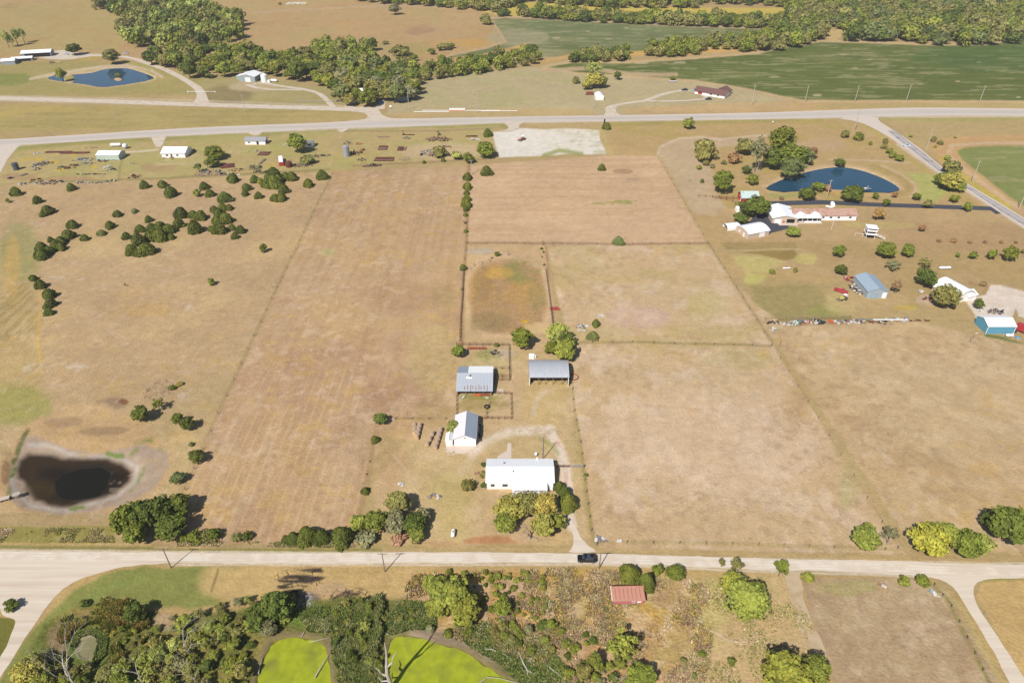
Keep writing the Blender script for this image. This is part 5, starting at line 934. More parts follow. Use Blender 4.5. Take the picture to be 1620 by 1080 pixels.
scatter([(665,1000),(740,985),(860,985),(900,1000),(960,1010),(1010,1040),(1010,1100),(925,1100),(870,1050),(800,1020),(740,1008)], 46, (1.4,3.2), ('bush','tree'), ['green','dark','brushy','olive','grey'], 'shrub', 'shrub on the right duckweed pond bank', 'shrub', 'shrubs on the right pond bank', 75, .75, .9, (WEED_B,))
scatter([(528,965),(560,950),(598,948),(606,1000),(610,1090),(532,1090)], 44, (1.2,3.0), ('bush','sparse'), ['green','willow','dark','brushy','olive'], 'shrub', 'leafy shrub on the reedy spit', 'shrub', 'shrubs on the spit between the ponds', 76, .55, 1.3)
scatter([(600,965),(640,945),(650,935),(665,960),(650,985),(612,985)], 8, (1.2,2.4), ('bush',), ['green','bluish','olive'], 'shrub', 'shrub left of the large pond tree', 'shrub', 'shrubs left of the large pond tree', 77, .7)
scatter([(1060,1040),(1100,1020),(1190,1060),(1230,1075),(1150,1110),(1060,1110)], 9, (1.2,2.6), ('bush','tree'), ['green','brushy','olive'], 'shrub', 'shrub by the dark-tipped tree', 'shrub', 'shrubs at the bottom edge', 78, .9)
for q, kd, tn, lb, hr in [((712,940,74),'fine','lime','biggest yellow green tree between road and right duckweed pond',.8),((735,965,54),'fine','brushy','lower right lobe of the biggest tree by the duckweed pond',.8),((683,925,34),'fine','lime','small tree at the upper left of the biggest pond tree',1),((693,960,46),'fine','brushy','lower left lobe of the biggest tree by the duckweed pond',.8),
    ((796,960,30),'fine','green','round dark green tree alone on the weedy slope',1),((942,1046,34),'fine','brushy','mossy green tree lowest centre behind the forked dead trunks',1.2),((925,1062,26),'tree','olive','narrow olive tree left of the mossy one at the bottom',1.4),((985,1022,50),'sparse','lime','thin yellow green tree with dark forked branches at the bottom centre',1),((1015,1068,44),'fine','green','round green tree on the bottom edge left of centre track',.9),
    ((45,1062,52),'fine','yellow','yellow green tree in the bottom left corner by the road',.8),((68,1078,40),'fine','brushy','green tree at the very bottom left corner',.8),((212,970,40),'fine','dark','dark tree at the upper right of the swampy patch',.9),((438,960,50),'fine','dark','dark tree at the top of the thicket below the burnt pile',1),((408,975,46),'fine','dark','dark tree left of the top of the thicket below the burnt pile',1),((452,948,28),'fine','green','bright tree right under the burnt pile',1)]:
    T(0, *q, kd, tn, 'broadleaf_tree', lb, 'tree', None, hr)
# dead trees
def snag(px_, py_, h, r0, seed, label, depth=4, spread=.5, lean=(0, 0), n0=3, m=None, name='dead_tree', twigs=0):
    mb = limb_tree(seed, h, r0, depth, spread, lean, .25, n0); x, y = W(px_, py_)
    root = empty(name, (x, y, -.1), 0, label, 'dead tree'); t1 = MB(); n1 = 4
    o = mb.build('trunk', m or M_DEAD, root); return root
snag(124,1088,16,.34,3,'bare white dead tree with many forks in the bottom left corner',5,.42,(-.12,.05),4)
snag(228,1088,15,.26,8,'slim bare white dead tree left of the thicket',4,.4,(.0,.05),2)
snag(304,1040,14,.28,12,'wide grey dead tree standing out of the top of the thicket',5,.6,(.02,0),4,mat('grey_dead_wood',(176,168,146),.9))
snag(312,1090,11,.2,19,'second grey dead tree lower in the thicket',4,.5,(0,.1),3,mat('grey_dead_wood',(176,168,146),.9))
x, y = W(618, 1088); _rt = empty('dead_tree', (x, y, -.3), 0, 'thick white dead trunk with one tall prong at the right duckweed pond', 'dead tree'); _q = MB()
_q.tube([(0,0,0),(.1,.1,3),(-.2,0,6),(.0,.1,9.5)], [.62,.5,.42,.34], 8); _q.tube([(0,.1,9.3),(.3,.2,12),(.5,.1,14.5),(.4,.3,17.5)], [.32,.26,.2,.08], 7); _q.tube([(-.1,0,8.6),(1.2,.2,10),(1.5,.3,11.5),(2.4,.3,14)], [.26,.2,.16,.06], 6)
_q.tube([(0,0,5),(-1.4,.3,5.6),(-1.8,.2,6.8),(-2.6,.6,7.6)], [.26,.2,.15,.07], 6); _q.tube([(0,0,3.4),(-1.6,0,3.2),(-2.3,.2,4.4)], [.2,.16,.08], 6); _q.build('trunk', M_DEAD, _rt)
snag(973,1074,6.0,.2,31,'forked dead trunk behind the thin tree at the bottom centre',4,.5,(.12,.05),2,mat('grey_dead_wood',(176,168,146),.9))
snag(992,1070,4.2,.15,33,'short bare stump fork right of the forked dead trunk',2,.4,(.15,.1),2)
snag(625,960,4.4,.1,37,'grey twiggy dead bush at the edge of the marsh grass',4,.55,(.1,.1),3,mat('grey_dead_wood',(176,168,146),.9))
snag(515,1005,5.0,.1,41,'dead grey tree beside the first duckweed pond',4,.5,(.0,.1),3,mat('grey_dead_wood',(176,168,146),.9))
snag(838,852,8.5,.34,44,'pale forked trunk of the yellow trees before the farmhouse',4,.42,(.0,.05),3,mat('pale_trunk_bark',(196,176,150),.9))
snag(1194,286,15,.38,47,'tall bare white branches of the cottonwood left of the right pond',5,.45,(.05,.05),3)
snag(1086,287,7,.16,52,'fallen-over bare grey tree in the dry pasture near the parcel corner',4,.5,(.5,.1),2)
snag(1404,862,5,.14,55,'bare grey trunk at the lower right parcel corner',4,.5,(.1,.1),3,mat('grey_dead_wood',(176,168,146),.9))
snag(1268,66,16,.4,58,'white dead cottonwood showing in the far grove',4,.4,(0,0),3)
def logp(pts, r, label, group=None):
    w_ = [W(x, y) for x, y in pts]; x0, y0 = w_[0]; mb = MB(); n = len(pts)
    rr = [r * (1 - .6 * i / max(1, n - 1)) for i in range(n)]
    mb.tube([(a - x0, b - y0, rr[i] * .8 + .02 + (.25 if 0 < i < n - 1 else 0)) for i, (a, b) in enumerate(w_)], rr, 6)
    o = mb.build('dead_log', M_DEAD); o.location = (x0, y0, 0); tag(o, label, 'log', group); return o
for pts, r, lb in [([(820,1031),(828,1050),(835,1062),(834,1071)],.22,'forked white log in the marsh grass right of the pond'), ([(832,1060),(840,1064),(848,1067)],.14,'side branch of the forked white log'), ([(862,1050),(874,1060),(886,1069),(894,1079)],.14,'slim curved log right of the forked one'), ([(767,1027),(778,1028),(788,1031)],.2,'thick short pale log at the upper edge of the right pond'), ([(792,1032),(805,1040),(812,1047)],.12,'thin log right of the thick pale one'),
    ([(620,994),(626,984),(631,978)],.14,'white log lying in the marsh grass above the right pond'), ([(609,1000),(615,1005),(622,1000)],.09,'small forked stick on the mud above the right pond'), ([(578,1026),(583,1034),(592,1043)],.14,'white log lying on the reed spit'), ([(477,1007),(481,1001),(484,996)],.12,'short log at the top of the first pond'), ([(489,1016),(505,1013),(521,1008)],.1,'pale pole at the upper right of the first pond'), ([(498,1072),(508,1055),(516,1042),(522,1032)],.16,'long log slanting into the first duckweed pond'), ([(409,1066),(412,1052),(415,1040)],.16,'pale log on the left shore of the first pond'),
    ([(740,1098),(752,1086),(770,1072),(788,1073),(820,1080)],.13,'long thin branch arching into the right pond'), ([(762,1016),(757,1022)],.08,'stub of branch on the mud margin'), ([(690,985),(684,990),(680,996)],.1,'bent grey branch on the dry margin under the big tree'), ([(704,1008),(702,1001),(697,992)],.12,'thin dead stem leaning on the dry margin'), ([(852,1052),(860,1046),(868,1040)],.08,'fine grey branch above the slim curved log'), ([(768,970),(771,982)],.1,'grey stick on the weedy slope'), ([(788,972),(800,984),(808,992)],.12,'pale branch below the round tree on the slope'),
    ([(652,765),(661,762)],.07,'white sticks lying in the farm yard'), ([(655,1005),(672,1006)],.07,'thin bleached stick on the dry pond edge'),([(1010,991),(1030,1002)],.05,'pale stick in the brown weeds')]:
    logp(pts, r, lb)
# brush pile above the dry pond
def pile(px_, py_, rx, ry, n, cols, seed, name, label, cat, h=1.2, kind='stick'):
    rng = random.Random(seed); x0, y0 = W(px_, py_); root = empty(name, (x0, y0, 0), 0, label, cat); per = {}
    for k in range(n):
        a = rng.uniform(0, 6.283); q = math.sqrt(rng.uniform(0, 1)); x, y = rx * q * math.cos(a), ry * q * math.sin(a); z = h * (1 - q * q) * rng.uniform(.2, 1)
        m = rng.choice(cols); m = mat('dull_white', (222, 218, 210), .8, var=.1) if m is M_WHITE else m; mb = per.setdefault(m.name, MB()); mb.mat(m); L = rng.uniform(.5, 1.9) if kind == 'stick' else rng.uniform(.6, 2.2); t = rng.uniform(0, 3.14); dz = rng.uniform(-.3, .5)
        if kind == 'stick': mb.tube([(x - L/2*math.cos(t), y - L/2*math.sin(t), max(.05, z - dz/2)), (x + L/2*math.cos(t), y + L/2*math.sin(t), max(.1, z + dz/2))], [rng.uniform(.03,.08), .02], 4)
        else: mb.box((x, y, max(.1, z)), (L * .7, rng.uniform(.2, .9), rng.uniform(.08, .5)), t, rng.uniform(-.4,.4), rng.uniform(-.4, .4))
    for m_, mb in per.items(): tag(mb.build('branch' if kind == 'stick' else 'scrap', None, root), kind='stuff')
    return root
M_RUST = mat('rusty_iron', (132, 76, 58), .9, var=.3, scale=2, second=(96, 60, 50), thr=(.45,.6)); M_RUST2 = mat('red_rust', (170, 86, 62), .85, var=.25, scale=2)
M_GREYM = mat('grey_metal', (150, 150, 150), .55, .3, var=.15); M_WHITE = mat('white_paint', (268, 267, 265), .6, var=.03); M_DARK = mat('dark_steel', (60, 60, 66), .6, .2)
M_BRSH = mat('dry_brush_wood', (176, 132, 108), .9, var=.3); M_BRSH2 = mat('grey_brush_wood', (150, 134, 124), .9, var=.3); M_SOOT = mat('burnt_wood', (62, 54, 50), .95, var=.3)
pile(252,617,5.0,5.5,110,[M_BRSH,M_BRSH2,M_BRSH],5,'brush_pile','pile of dead reddish branches above the round dark tree by the dry pond','brush pile',1.6)
pile(475,914,7,3,60,[M_SOOT,M_SOOT,M_BRSH2],6,'brush_pile','black burnt brush pile south of the gravel road','brush pile',.5)
pile(550,940,6.5,1.4,40,[M_SOOT,M_BRSH2,M_SOOT],7,'brush_pile','long low dark row of burnt branches right of the ash heap','brush pile',.5)
pile(484,950,2.2,2.4,40,[M_WHITE,M_GREYM],8,'ash_heap','white ash heap between the burnt piles','ash heap',.3)
pile(780,559,5,4,60,[M_BRSH2,M_BRSH],9,'brush_pile','bleached brush pile in the weedy upper corral','brush pile',.9)
pile(1005,284,5,2,40,[M_BRSH2,M_GREYM],12,'brush_pile','small grey brush heap at the top of the upper right field','brush pile',.6)
M_BALE = mat('weathered_hay', (198, 170, 146), .95, var=.22, scale=2.5, bump=.6); M_BALE2 = mat('fresh_hay', (224, 188, 140), .95, var=.2, scale=2.5, bump=.6)
def bale(x, y, rz, m, label, group):
    root = empty('hay_bale', (x, y, 0), rz, label, 'hay bale', group); mb = MB(); n = 18; r = .78; L = 1.3; vs = []
    prof = [(-L/2, r*.93), (-L/2+.08, r), (0, r*.99), (L/2-.08, r), (L/2, r*.93)]
    for yy, q in prof:
        for k in range(n): a = 2*math.pi*k/n; vs.append((q*math.cos(a), yy, r + q*math.sin(a) - .05))
    fs = [(i*n+k, (i+1)*n+k, (i+1)*n+(k+1)%n, i*n+(k+1)%n) for i in range(4) for k in range(n)] + [tuple(range(n)), tuple(4*n+k for k in range(n))[::-1]]
    mb.add(vs, fs); mb.build('hay_roll', m, root)
    e = MB(); e.tube([(0, -L/2 - .012, r - .05), (0, -L/2 + .02, r - .05)], .5, 14); e.build('bale_end', M_BALE2, root)
    return root
ordn = ['nearest','second','third','fourth','fifth','sixth']
for (a, b, n, mm, nm) in [((656.5,690),(656,675),3,M_BALE,'left hay row'), ((659.5,694),(664,675),4,M_BALE,'second hay row'), ((676,704),(684,688),3,M_BALE,'third hay row'), ((689,709),(697,682),5,M_BALE,'right hay row beside the garage')]:
    A = np.array(W(*a)); B = np.array(W(*b)); d = B - A
    for k in range(n):
        p = A + d * (k / max(1, n - 1)); bale(p[0], p[1], math.atan2(-d[0], d[1]), M_BALE2 if (k == 0 and a[0] < 665) else mm, '%s round bale of the %s' % (ordn[k], nm), 'round hay bales left of the garage')
# ------------------------------------------------------------------ buildings
M_WROOF = mat('white_metal_roof', (268, 268, 268), .45, .0, var=.02, scale=.6, stretch=(1, .15, 1)); M_WWALL = mat('white_siding', (282, 276, 272), .7, var=.04, scale=.6)
M_GROOF = mat('galvanised_roof', (176, 184, 196), .5, .15, var=.07, scale=.8, stretch=(2.2, .2, 1)); M_GROOF2 = mat('weathered_galvanised_roof', (196, 198, 204), .5, .1, var=.1, scale=.7, stretch=(2.4, .2, 1), second=(168, 150, 144), thr=(.62, .7))
M_LROOF = mat('light_ribbed_roof', (252, 245, 246), .5, .05, var=.06, scale=1.0, stretch=(.2, 2.5, 1)); M_RUSTY = mat('rust_streaked_sheet', (196, 201, 208), .6, .05, var=.1, scale=1.4, stretch=(3, .4, 1), second=(170, 150, 146), thr=(.66, .74))
M_OLDWOOD = mat('old_wood', (150, 132, 116), .9, var=.2, scale=2); M_TAN = mat('tan_siding', (224, 200, 178), .7, var=.04); M_BRROOF = mat('brown_pink_shingles', (200, 162, 144), .85, var=.08, scale=1.2, second=(180, 124, 96), thr=(.52, .7)); M_DKROOF = mat('dark_brown_shingles', (128, 92, 86), .85, var=.08, scale=1)
M_BLUE = mat('blue_metal_siding', (108, 174, 200), .55, var=.05, scale=.8, stretch=(3, 1, .2)); M_BLGREY = mat('blue_grey_metal', (172, 190, 204), .55, .05, var=.05, scale=.8); M_BGWALL = mat('blue_grey_siding', (178, 192, 198), .6, var=.06)
M_REDP = mat('red_barn_paint', (196, 56, 60), .7, var=.1); M_GRNROOF = mat('pale_green_roof', (206, 222, 216), .5, var=.08, scale=.6, second=(150, 190, 178), thr=(.58, .66)); M_GREYW = mat('grey_siding', (170, 180, 184), .6, var=.05)
M_REDROOF = mat('faded_red_sheet', (204, 146, 124), .7, var=.09, scale=1.2, stretch=(2.6, .3, 1), second=(184, 108, 92), thr=(.5, .62)); M_BLACK = mat('dark_interior', (34, 32, 34), .95, var=.1); M_GLASS = mat('window_glass', (70, 82, 96), .1, var=.05, spec=.6); M_RUSTROOF = mat('rust_red_ridge', (160, 84, 60), .85, var=.2, scale=2)
M_ORANGE = mat('orange_gate', (226, 110, 60), .7, var=.1); M_TRIM = mat('white_trim', (274, 270, 267), .7, var=.02)
def xf(x, y, rz, lx, ly): return x + lx * math.cos(rz) - ly * math.sin(rz), y + lx * math.sin(rz) + ly * math.cos(rz)
def gable(name, label, cat, x, y, w_, d_, rz, ev, rd, ax='x', wall=None, roof=None, over=.35, roof2=None, open_front=False, ridge_off=0.0, rib=.9, ev2=None, arch=False, openings=(), sheets=False, group=None, front=True):
    """building with a ridge along local ax; origin on the ground at its centre; front is local -y"""
    root = empty(name, (x, y, 0), rz, label, cat, group); ev2 = ev if ev2 is None else ev2
    hw, hd = w_ / 2, d_ / 2; mb = MB(); t = .12
    if ax == 'x':
        prof = [(-hd, ev), (ridge_off, rd), (hd, ev2)]
        if arch: prof = [(-hd + d_ * k / 8, ev + (rd - ev) * math.sin(math.pi * k / 8) ** .8) for k in range(9)]
        P = lambda s, yy, z: (s, yy, z); L = hw
    else:
        prof = [(-hw, ev), (ridge_off, rd), (hw, ev2)]
        if arch: prof = [(-hw + w_ * k / 8, ev + (rd - ev) * math.sin(math.pi * k / 8) ** .8) for k in range(9)]
        P = lambda s, yy, z: (yy, s, z); L = hd
    pl = [(p[0] , p[1] - .06) for p in prof]; ring = [(pl[0][0], 0)] + pl + [(pl[-1][0], 0)]
    def wallq(pts, th, axis_n):
        c = [Vector(p) for p in pts]; n = Vector(axis_n) * th; k = len(c)
        mb.add([*c, *[p - n for p in c]], [tuple(range(k)), tuple(range(2 * k - 1, k - 1, -1))] + [(i, i + k, (i + 1) % k + k, (i + 1) % k) for i in range(k)])
    for s in (-1, 1):
        if ax == 'y' and open_front and s < 0: continue
        wallq([P(s * L, a, b) for a, b in ring], .12, P(s, 0, 0))
    for s, e in ((-1, ev), (1, ev2)):
        if ax == 'x' and open_front and s < 0: continue
        yy = s * (hd if ax == 'x' else hw)
        wallq([P(-L + .13, yy, 0), P(L - .13, yy, 0), P(L - .13, yy, e - .08), P(-L + .13, yy, e - .08)], .12, P(0, s, 0))
    mb.build('wall', wall, root)
    segs = [(prof[i], prof[i + 1]) for i in range(len(prof) - 1)]; n2 = len(segs)
    def slope(mbb, a, b, s0, s1, first, last, off=0.0):
        dx, dz = b[0] - a[0], b[1] - a[1]; q = math.hypot(dx, dz); ux, uz = dx / q, dz / q
        a2 = (a[0] - ux * over, a[1] - uz * over) if first else a; b2 = (b[0] + ux * over, b[1] + uz * over) if last else b
        nx, nz = -uz * t, ux * t; 
        v = [P(s0, a2[0], a2[1] + off), P(s1, a2[0], a2[1] + off), P(s1, b2[0], b2[1] + off), P(s0, b2[0], b2[1] + off)]
        u = [P(s0, a2[0] + nx, a2[1] + nz + off), P(s1, a2[0] + nx, a2[1] + nz + off), P(s1, b2[0] + nx, b2[1] + nz + off), P(s0, b2[0] + nx, b2[1] + nz + off)]
        fl = [(3, 2, 1, 0), (4, 5, 6, 7), (0, 1, 5, 4), (1, 2, 6, 5), (2, 3, 7, 6), (3, 0, 4, 7)]
        mbb.add(v + u, fl)
        return a2, b2, nx, nz
    rb = MB()
    for i, (a, b) in enumerate(segs):
        m = roof2 if (roof2 and i >= n2 / 2) else roof
        if sheets and not (roof2 and i >= n2 / 2):
            k = max(2, int(round(2 * (L + over) / 1.07))); wd = 2 * (L + over) / k; me = None
            for j in range(k):
                if me is None:
                    sm = MB(); slope(sm, a, b, -wd / 2 + .01, wd / 2 - .01, i == 0, i == n2 - 1); sm.mats = [m]; sm.m = [0] * len(sm.f); me = sm.mesh('roof_sheet')
                s_ = -(L + over) + wd * (j + .5); o = link('roof_sheet', me, root, P(s_, 0, 0)); o.location.z += .0 if j % 2 else .012
        else:
            sm = MB(); slope(sm, a, b, -(L + over), L + over, i == 0, i == n2 - 1, 0 if i % 2 == 0 else .001); sm.build('roof', m, root)
        if rib:
            k = int(2 * (L + over) / rib)
            for j in range(k + 1):
                s_ = -(L + over) + j * rib + .02; q = MB(); dx, dz = b[0] - a[0], b[1] - a[1]; qq = math.hypot(dx, dz); ux, uz = dx / qq, dz / qq
                a2 = (a[0] - ux * (over if i == 0 else 0), a[1] - uz * (over if i == 0 else 0)); b2 = (b[0] + ux * (over if i == n2 - 1 else 0), b[1] + uz * (over if i == n2 - 1 else 0)); nx, nz = -uz, ux
                pts = []
                for (c0, c1) in ((a2, t), (b2, t), (b2, t + .05), (a2, t + .05)): pts.append((c0[0] + nx * c1, c0[1] + nz * c1))
                rb.mat(m); rb.add([P(s_, *p) for p in pts] + [P(s_ + .06, *p) for p in pts], [(0, 1, 2, 3), (7, 6, 5, 4), (3, 2, 6, 7), (0, 3, 7, 4), (1, 0, 4, 5), (2, 1, 5, 6)])
    if rb.v: tag(rb.build('roof_rib', None, root), kind='stuff')
    if not arch:
        rc = MB(); rc.tube([P(-(L + over) - .01, ridge_off, rd + t + .01), P(L + over + .01, ridge_off, rd + t + .01)], .11, 6); rc.build('ridge_cap', roof, root)
    for nm, m, side, c, zc, ow, oh in openings:   # side f/b/l/r
        o = MB(); th = .05
        if side in 'fb': s = -1 if side == 'f' else 1; o.box((c, s * (hd + .03), zc), (ow, th, oh))
        else: s = -1 if side == 'l' else 1; o.box((s * (hw + .03), c, zc), (th, ow, oh))
        ob = o.build(nm, m, root)
        if nm == 'window':
            fr = MB()
            for dx_, dz_, sw, sh in ((-ow/2, 0, .08, oh + .08), (ow/2, 0, .08, oh + .08), (0, -oh/2, ow, .08), (0, oh/2, ow, .08)):
                if side in 'fb': fr.box((c + dx_, s * (hd + .05), zc + dz_), (sw, .06, sh))
                else: fr.box((s * (hw + .05), c + dx_, zc + dz_), (.06, sw, sh))
            fr.build('window_frame', M_TRIM, ob)
    return root
# farmhouse
FH = gable('farmhouse', 'white ranch farmhouse with white metal roof and long front porch', 'house', 2.35, 145.7, 19.4, 9.2, 0, 2.9, 4.35, 'x', M_WWALL, M_WROOF, .4, rib=1.0,
    openings=[('window', M_GLASS, 'f', -8.0, 1.6, 1.2, 1.1), ('window', M_GLASS, 'f', -4.4, 1.6, 1.6, 1.1), ('door', M_RUSTROOF, 'f', 1.6, 1.1, 1.0, 2.1), ('window', M_GLASS, 'f', 4.4, 1.5, 1.8, 1.2), ('window', M_GLASS, 'f', 7.0, 1.5, 1.2, 1.2), ('window', M_GLASS, 'l', 0, 1.6, 1.2, 1.1), ('window', M_GLASS, 'r', 1, 1.6, 1.2, 1.1), ('door', M_TRIM, 'b', -2, 1.1, 1.0, 2.1), ('window', M_GLASS, 'b', 3, 1.6, 1.4, 1.1)])
_p = MB(); _p.add([(-2.3, -4.75, 2.62), (7.9, -4.75, 2.62), (7.9, -7.3, 2.3), (-2.3, -7.3, 2.3), (-2.3, -4.75, 2.72), (7.9, -4.75, 2.72), (7.9, -7.3, 2.4), (-2.3, -7.3, 2.4)], [(0,1,2,3), (7,6,5,4), (0,4,5,1), (1,5,6,2), (2,6,7,3), (3,7,4,0)]); _p.build('porch_roof', M_WROOF, FH)
_p = MB(); _p.box((2.8, -6.1, .25), (10.2, 2.9, .5)); _p.build('porch_deck', mat('porch_boards', (232, 226, 220), .8, var=.05), FH)
for xx in (-2.1, .4, 2.8, 5.3, 7.7): 
    _p = MB(); _p.box((xx, -7.35, 1.4), (.14, .14, 1.85)); _p.build('post', M_TRIM, FH)
_p = MB(); _p.box((2.8, -7.5, 1.3), (10.1, .06, .08)); _p.box((2.8, -7.5, .65), (10.1, .06, .08))
for k in range(50): _p.box((-2.2 + k * .204, -7.5, .97), (.07, .05, .6))
_p.build('railing', M_TRIM, FH)
_p = MB(); _p.box((9.1, -5.6, 1.2), (.9, 1.6, .12), 0, -.3); _p.build('side_awning', M_TRIM, FH)
for xx, yy, h in ((-4.7, 1.9, .5), (-2.0, -1.6, .5)):
    _p = MB(); _p.cyl((xx, yy, 3.6), .12, 1.0, 8); _p.build('vent_pipe', M_DARK, FH)
def dish(px_, py_, h, label, r=.45):
    x, y = W(px_, py_, h); root = empty('satellite_dish', (x, y, 0), 0, label, 'dish'); a = MB(); a.tube([(0, 0, 0), (0, 0, h)], .05, 6); a.build('mast', M_GREYM, root)
    b = MB(); n = 14; vs = [(0, 0, 0)] + [(r * .5 * math.cos(t), -.05, r * .5 * math.sin(t)) for t in np.linspace(0, 6.283, n, endpoint=False)] + [(r * math.cos(t), -.18, r * math.sin(t)) for t in np.linspace(0, 6.283, n, endpoint=False)]
    b.add(vs, [(0, 1 + k, 1 + (k + 1) % n) for k in range(n)] + [(1 + k, 1 + n + k, 1 + n + (k + 1) % n, 1 + (k + 1) % n) for k in range(n)]); o = b.build('reflector', M_WHITE, root, True); o.location = (0, -.1, h); o.rotation_euler = (R(-40), 0, .5)
dish(847, 717, 1.2, 'grey satellite dish on the lawn behind the farmhouse', .5); dish(849, 725, 3.4, 'small satellite dish just at the back roof edge of the farmhouse', .4)
# antenna mast by the farmhouse
def mast(px_, py_, h, label, name='antenna_mast', r=.05, head=True):
    x, y = W(px_, py_); root = empty(name, (x, y, 0), .3, label, 'mast'); a = MB()
    for k in range(3):
        t = 2.09 * k; a.tube([(.22 * math.cos(t), .22 * math.sin(t), 0), (.1 * math.cos(t), .1 * math.sin(t), h)], r * .6, 4)
    for j in range(int(h / .8)):
        z = j * .8; q = .22 - .12 * z / h
        for k in range(3):
            t = 2.09 * k; t2 = 2.09 * (k + 1); a.tube([(q * math.cos(t), q * math.sin(t), z), (q * math.cos(t2), q * math.sin(t2), z + .8)], r * .35, 3, False)
    a.build('tower_frame', M_GREYM, root)
    if head:
        b = MB(); b.tube([(-1.2, 0, h), (1.2, 0, h)], .03, 4)
        for k in range(7): b.tube([(-1.1 + k * .36, -.5 + k * .03, h), (-1.1 + k * .36, .5 - k * .03, h)], .02, 4)
        b.build('aerial', M_GREYM, root)
    return root
mast(859, 726, 9.0, 'thin antenna mast standing right behind the farmhouse', r=.09)
# garage
GA = gable('garage', 'white garage with grey gable roof left of the farmhouse', 'garage', -14.75, 164.8, 6.8, 11.0, 0, 3.15, 4.7, 'y', M_WWALL, M_LROOF, .35, roof2=M_GROOF, rib=0, openings=[('vent', M_GREYM, 'f', 0, 3.3, .7, .35), ('garage_door', M_TRIM, 'f', -1.2, 1.2, 3.0, 2.3), ('door', M_TRIM, 'f', 2.2, 1.05, .95, 2.1), ('window', M_GLASS, 'r', 2, 1.7, 1.0, .9)])
SH_ = gable('lean_to_shed', 'tiny white gabled shed beside the garage front', 'shed', *W(711.5, 699), 2.1, 3.6, 0, 2.0, 2.7, 'y', M_WWALL, M_WROOF, .15, rib=0, openings=[('door', M_TRIM, 'f', 0, .95, .9, 1.8)])
for px_, py_, sx, sy, lb in [(712, 709, 2.2, 1.1, 'pale wooden board lying before the tiny shed'), (711.5, 714, 2.3, .8, 'second pale board in front of the tiny shed'), (710, 719, 1.0, .3, 'short white plank lowest before the tiny shed'), (717, 719, 1.3, .3, 'white plank beside the short one before the tiny shed')]:
    q = MB(); q.box((0, 0, .09), (sx, sy, .12)); o = q.build('board', M_CONC); x, y = W(px_, py_); o.location = (x, y, 0); o.rotation_euler = (0, 0, .05); tag(o, lb, 'board')
q = MB(); q.box((0, 0, 1.2), (.9, 5.5, .1)); q.box((0, 0, .6), (.8, 5.2, .5)); o = q.build('garage_side_shade', M_DARK); o.location = (-10.3, 165.5, 0); tag(o, 'dark block added as shade along the right wall of the garage', 'rack')  # dark boxes added to stand for the black shadow beside the garage
def pole(px_, py_, h, label, arm=True, group=None, r=.16, col=None, rz=0.0, lamp=False, name='utility_pole'):
    x, y = W(px_, py_); root = empty(name, (x, y, 0), rz, label, 'pole', group); m = col or mat('pole_wood', (150, 130, 112), .9, var=.15)
    a = MB(); a.tube([(0, 0, -.1), (0, 0, h)], [r, r * .7], 8); a.build('shaft', m, root)
    if arm:
        b = MB(); b.box((0, .14, h - .5), (2.4, .1, .12)); b.build('crossarm', m, root)
        for k in (-1.05, -.45, .45, 1.05): i = MB(); i.cyl((k, .14, h - .43), .05, .16, 6); i.build('insulator', M_GREYM, root)
    if lamp:
        l = MB(); l.tube([(0, 0, h - .2), (.9, 0, h)], .04, 5); l.box((1.05, 0, h - .02), (.5, .3, .14)); l.build('lamp_head', M_WHITE, root)
    return root
for q, h, lb in [((271,898),7.8,'power pole by the road, left one at the wide gravel corner'), ((609,904),7.4,'power pole by the road below the cedar row'), ((948,898),6.2,'power pole by the road near the black car')]: pole(*q, h, lb, r=.15)
for q, h, lb in [((388,178),13,'power pole beside the upper left gravel lane'), ((186,193),10,'power pole in the field left between lane and highway'), ((647,174),13,'power pole at the right side of the house grove'), ((755,178),13,'power pole in the pasture right of the house grove'), ((1189,166),15,'tall power pole with crossarms right of the brown roofed house'), ((1273,163),13,'first highway pole in front of the green field'), ((1352,162),12.5,'second highway pole in front of the green field'), ((1433,162),13,'highway lamp pole in front of the green field'), ((1549,163),13,'rightmost highway pole in front of the green field'), ((1351,207),15,'power pole where the side road leaves the highway'), ((1465,237),13,'power pole on the far side of the side road'), ((1537,289),13,'power pole by the yellow trees along the side road'), ((1612,330),11,'power pole by the lower end of the side road'), ((746,276),9,'power pole at the top end of the cedar fence row'), ((1308,312),10,'pole standing between the shrubs by the right pond'), ((939,171),9,'thin pole left of the white shed driveway')]: pole(*q, h, lb, r=.24, col=mat('pale_pole_wood', (206, 194, 178), .9), lamp='lamp' in lb, rz=_tr.uniform(-.3, .3))
for q, h, lb in [((758,690),4.5,'short pole right of the garage'), ((1315,363),5,'white flag pole in front of the long house'), ((431,456),3.2,'slim post in the pasture on the hay field edge'), ((437,449),3.2,'second slim post on the hay field edge'), ((1257,322),3,'small post behind the long house garage'), ((1233,548),4,'leaning post at the corner below the junk row')]: pole(*q, h, lb, False, r=.09, col=M_WHITE if 'white' in lb else None, name='post')
pole(1535, 541, 4.2, 'white yard lamp in the dry field below the blue building', False, r=.08, col=M_GREYM, lamp=True, name='yard_lamp')
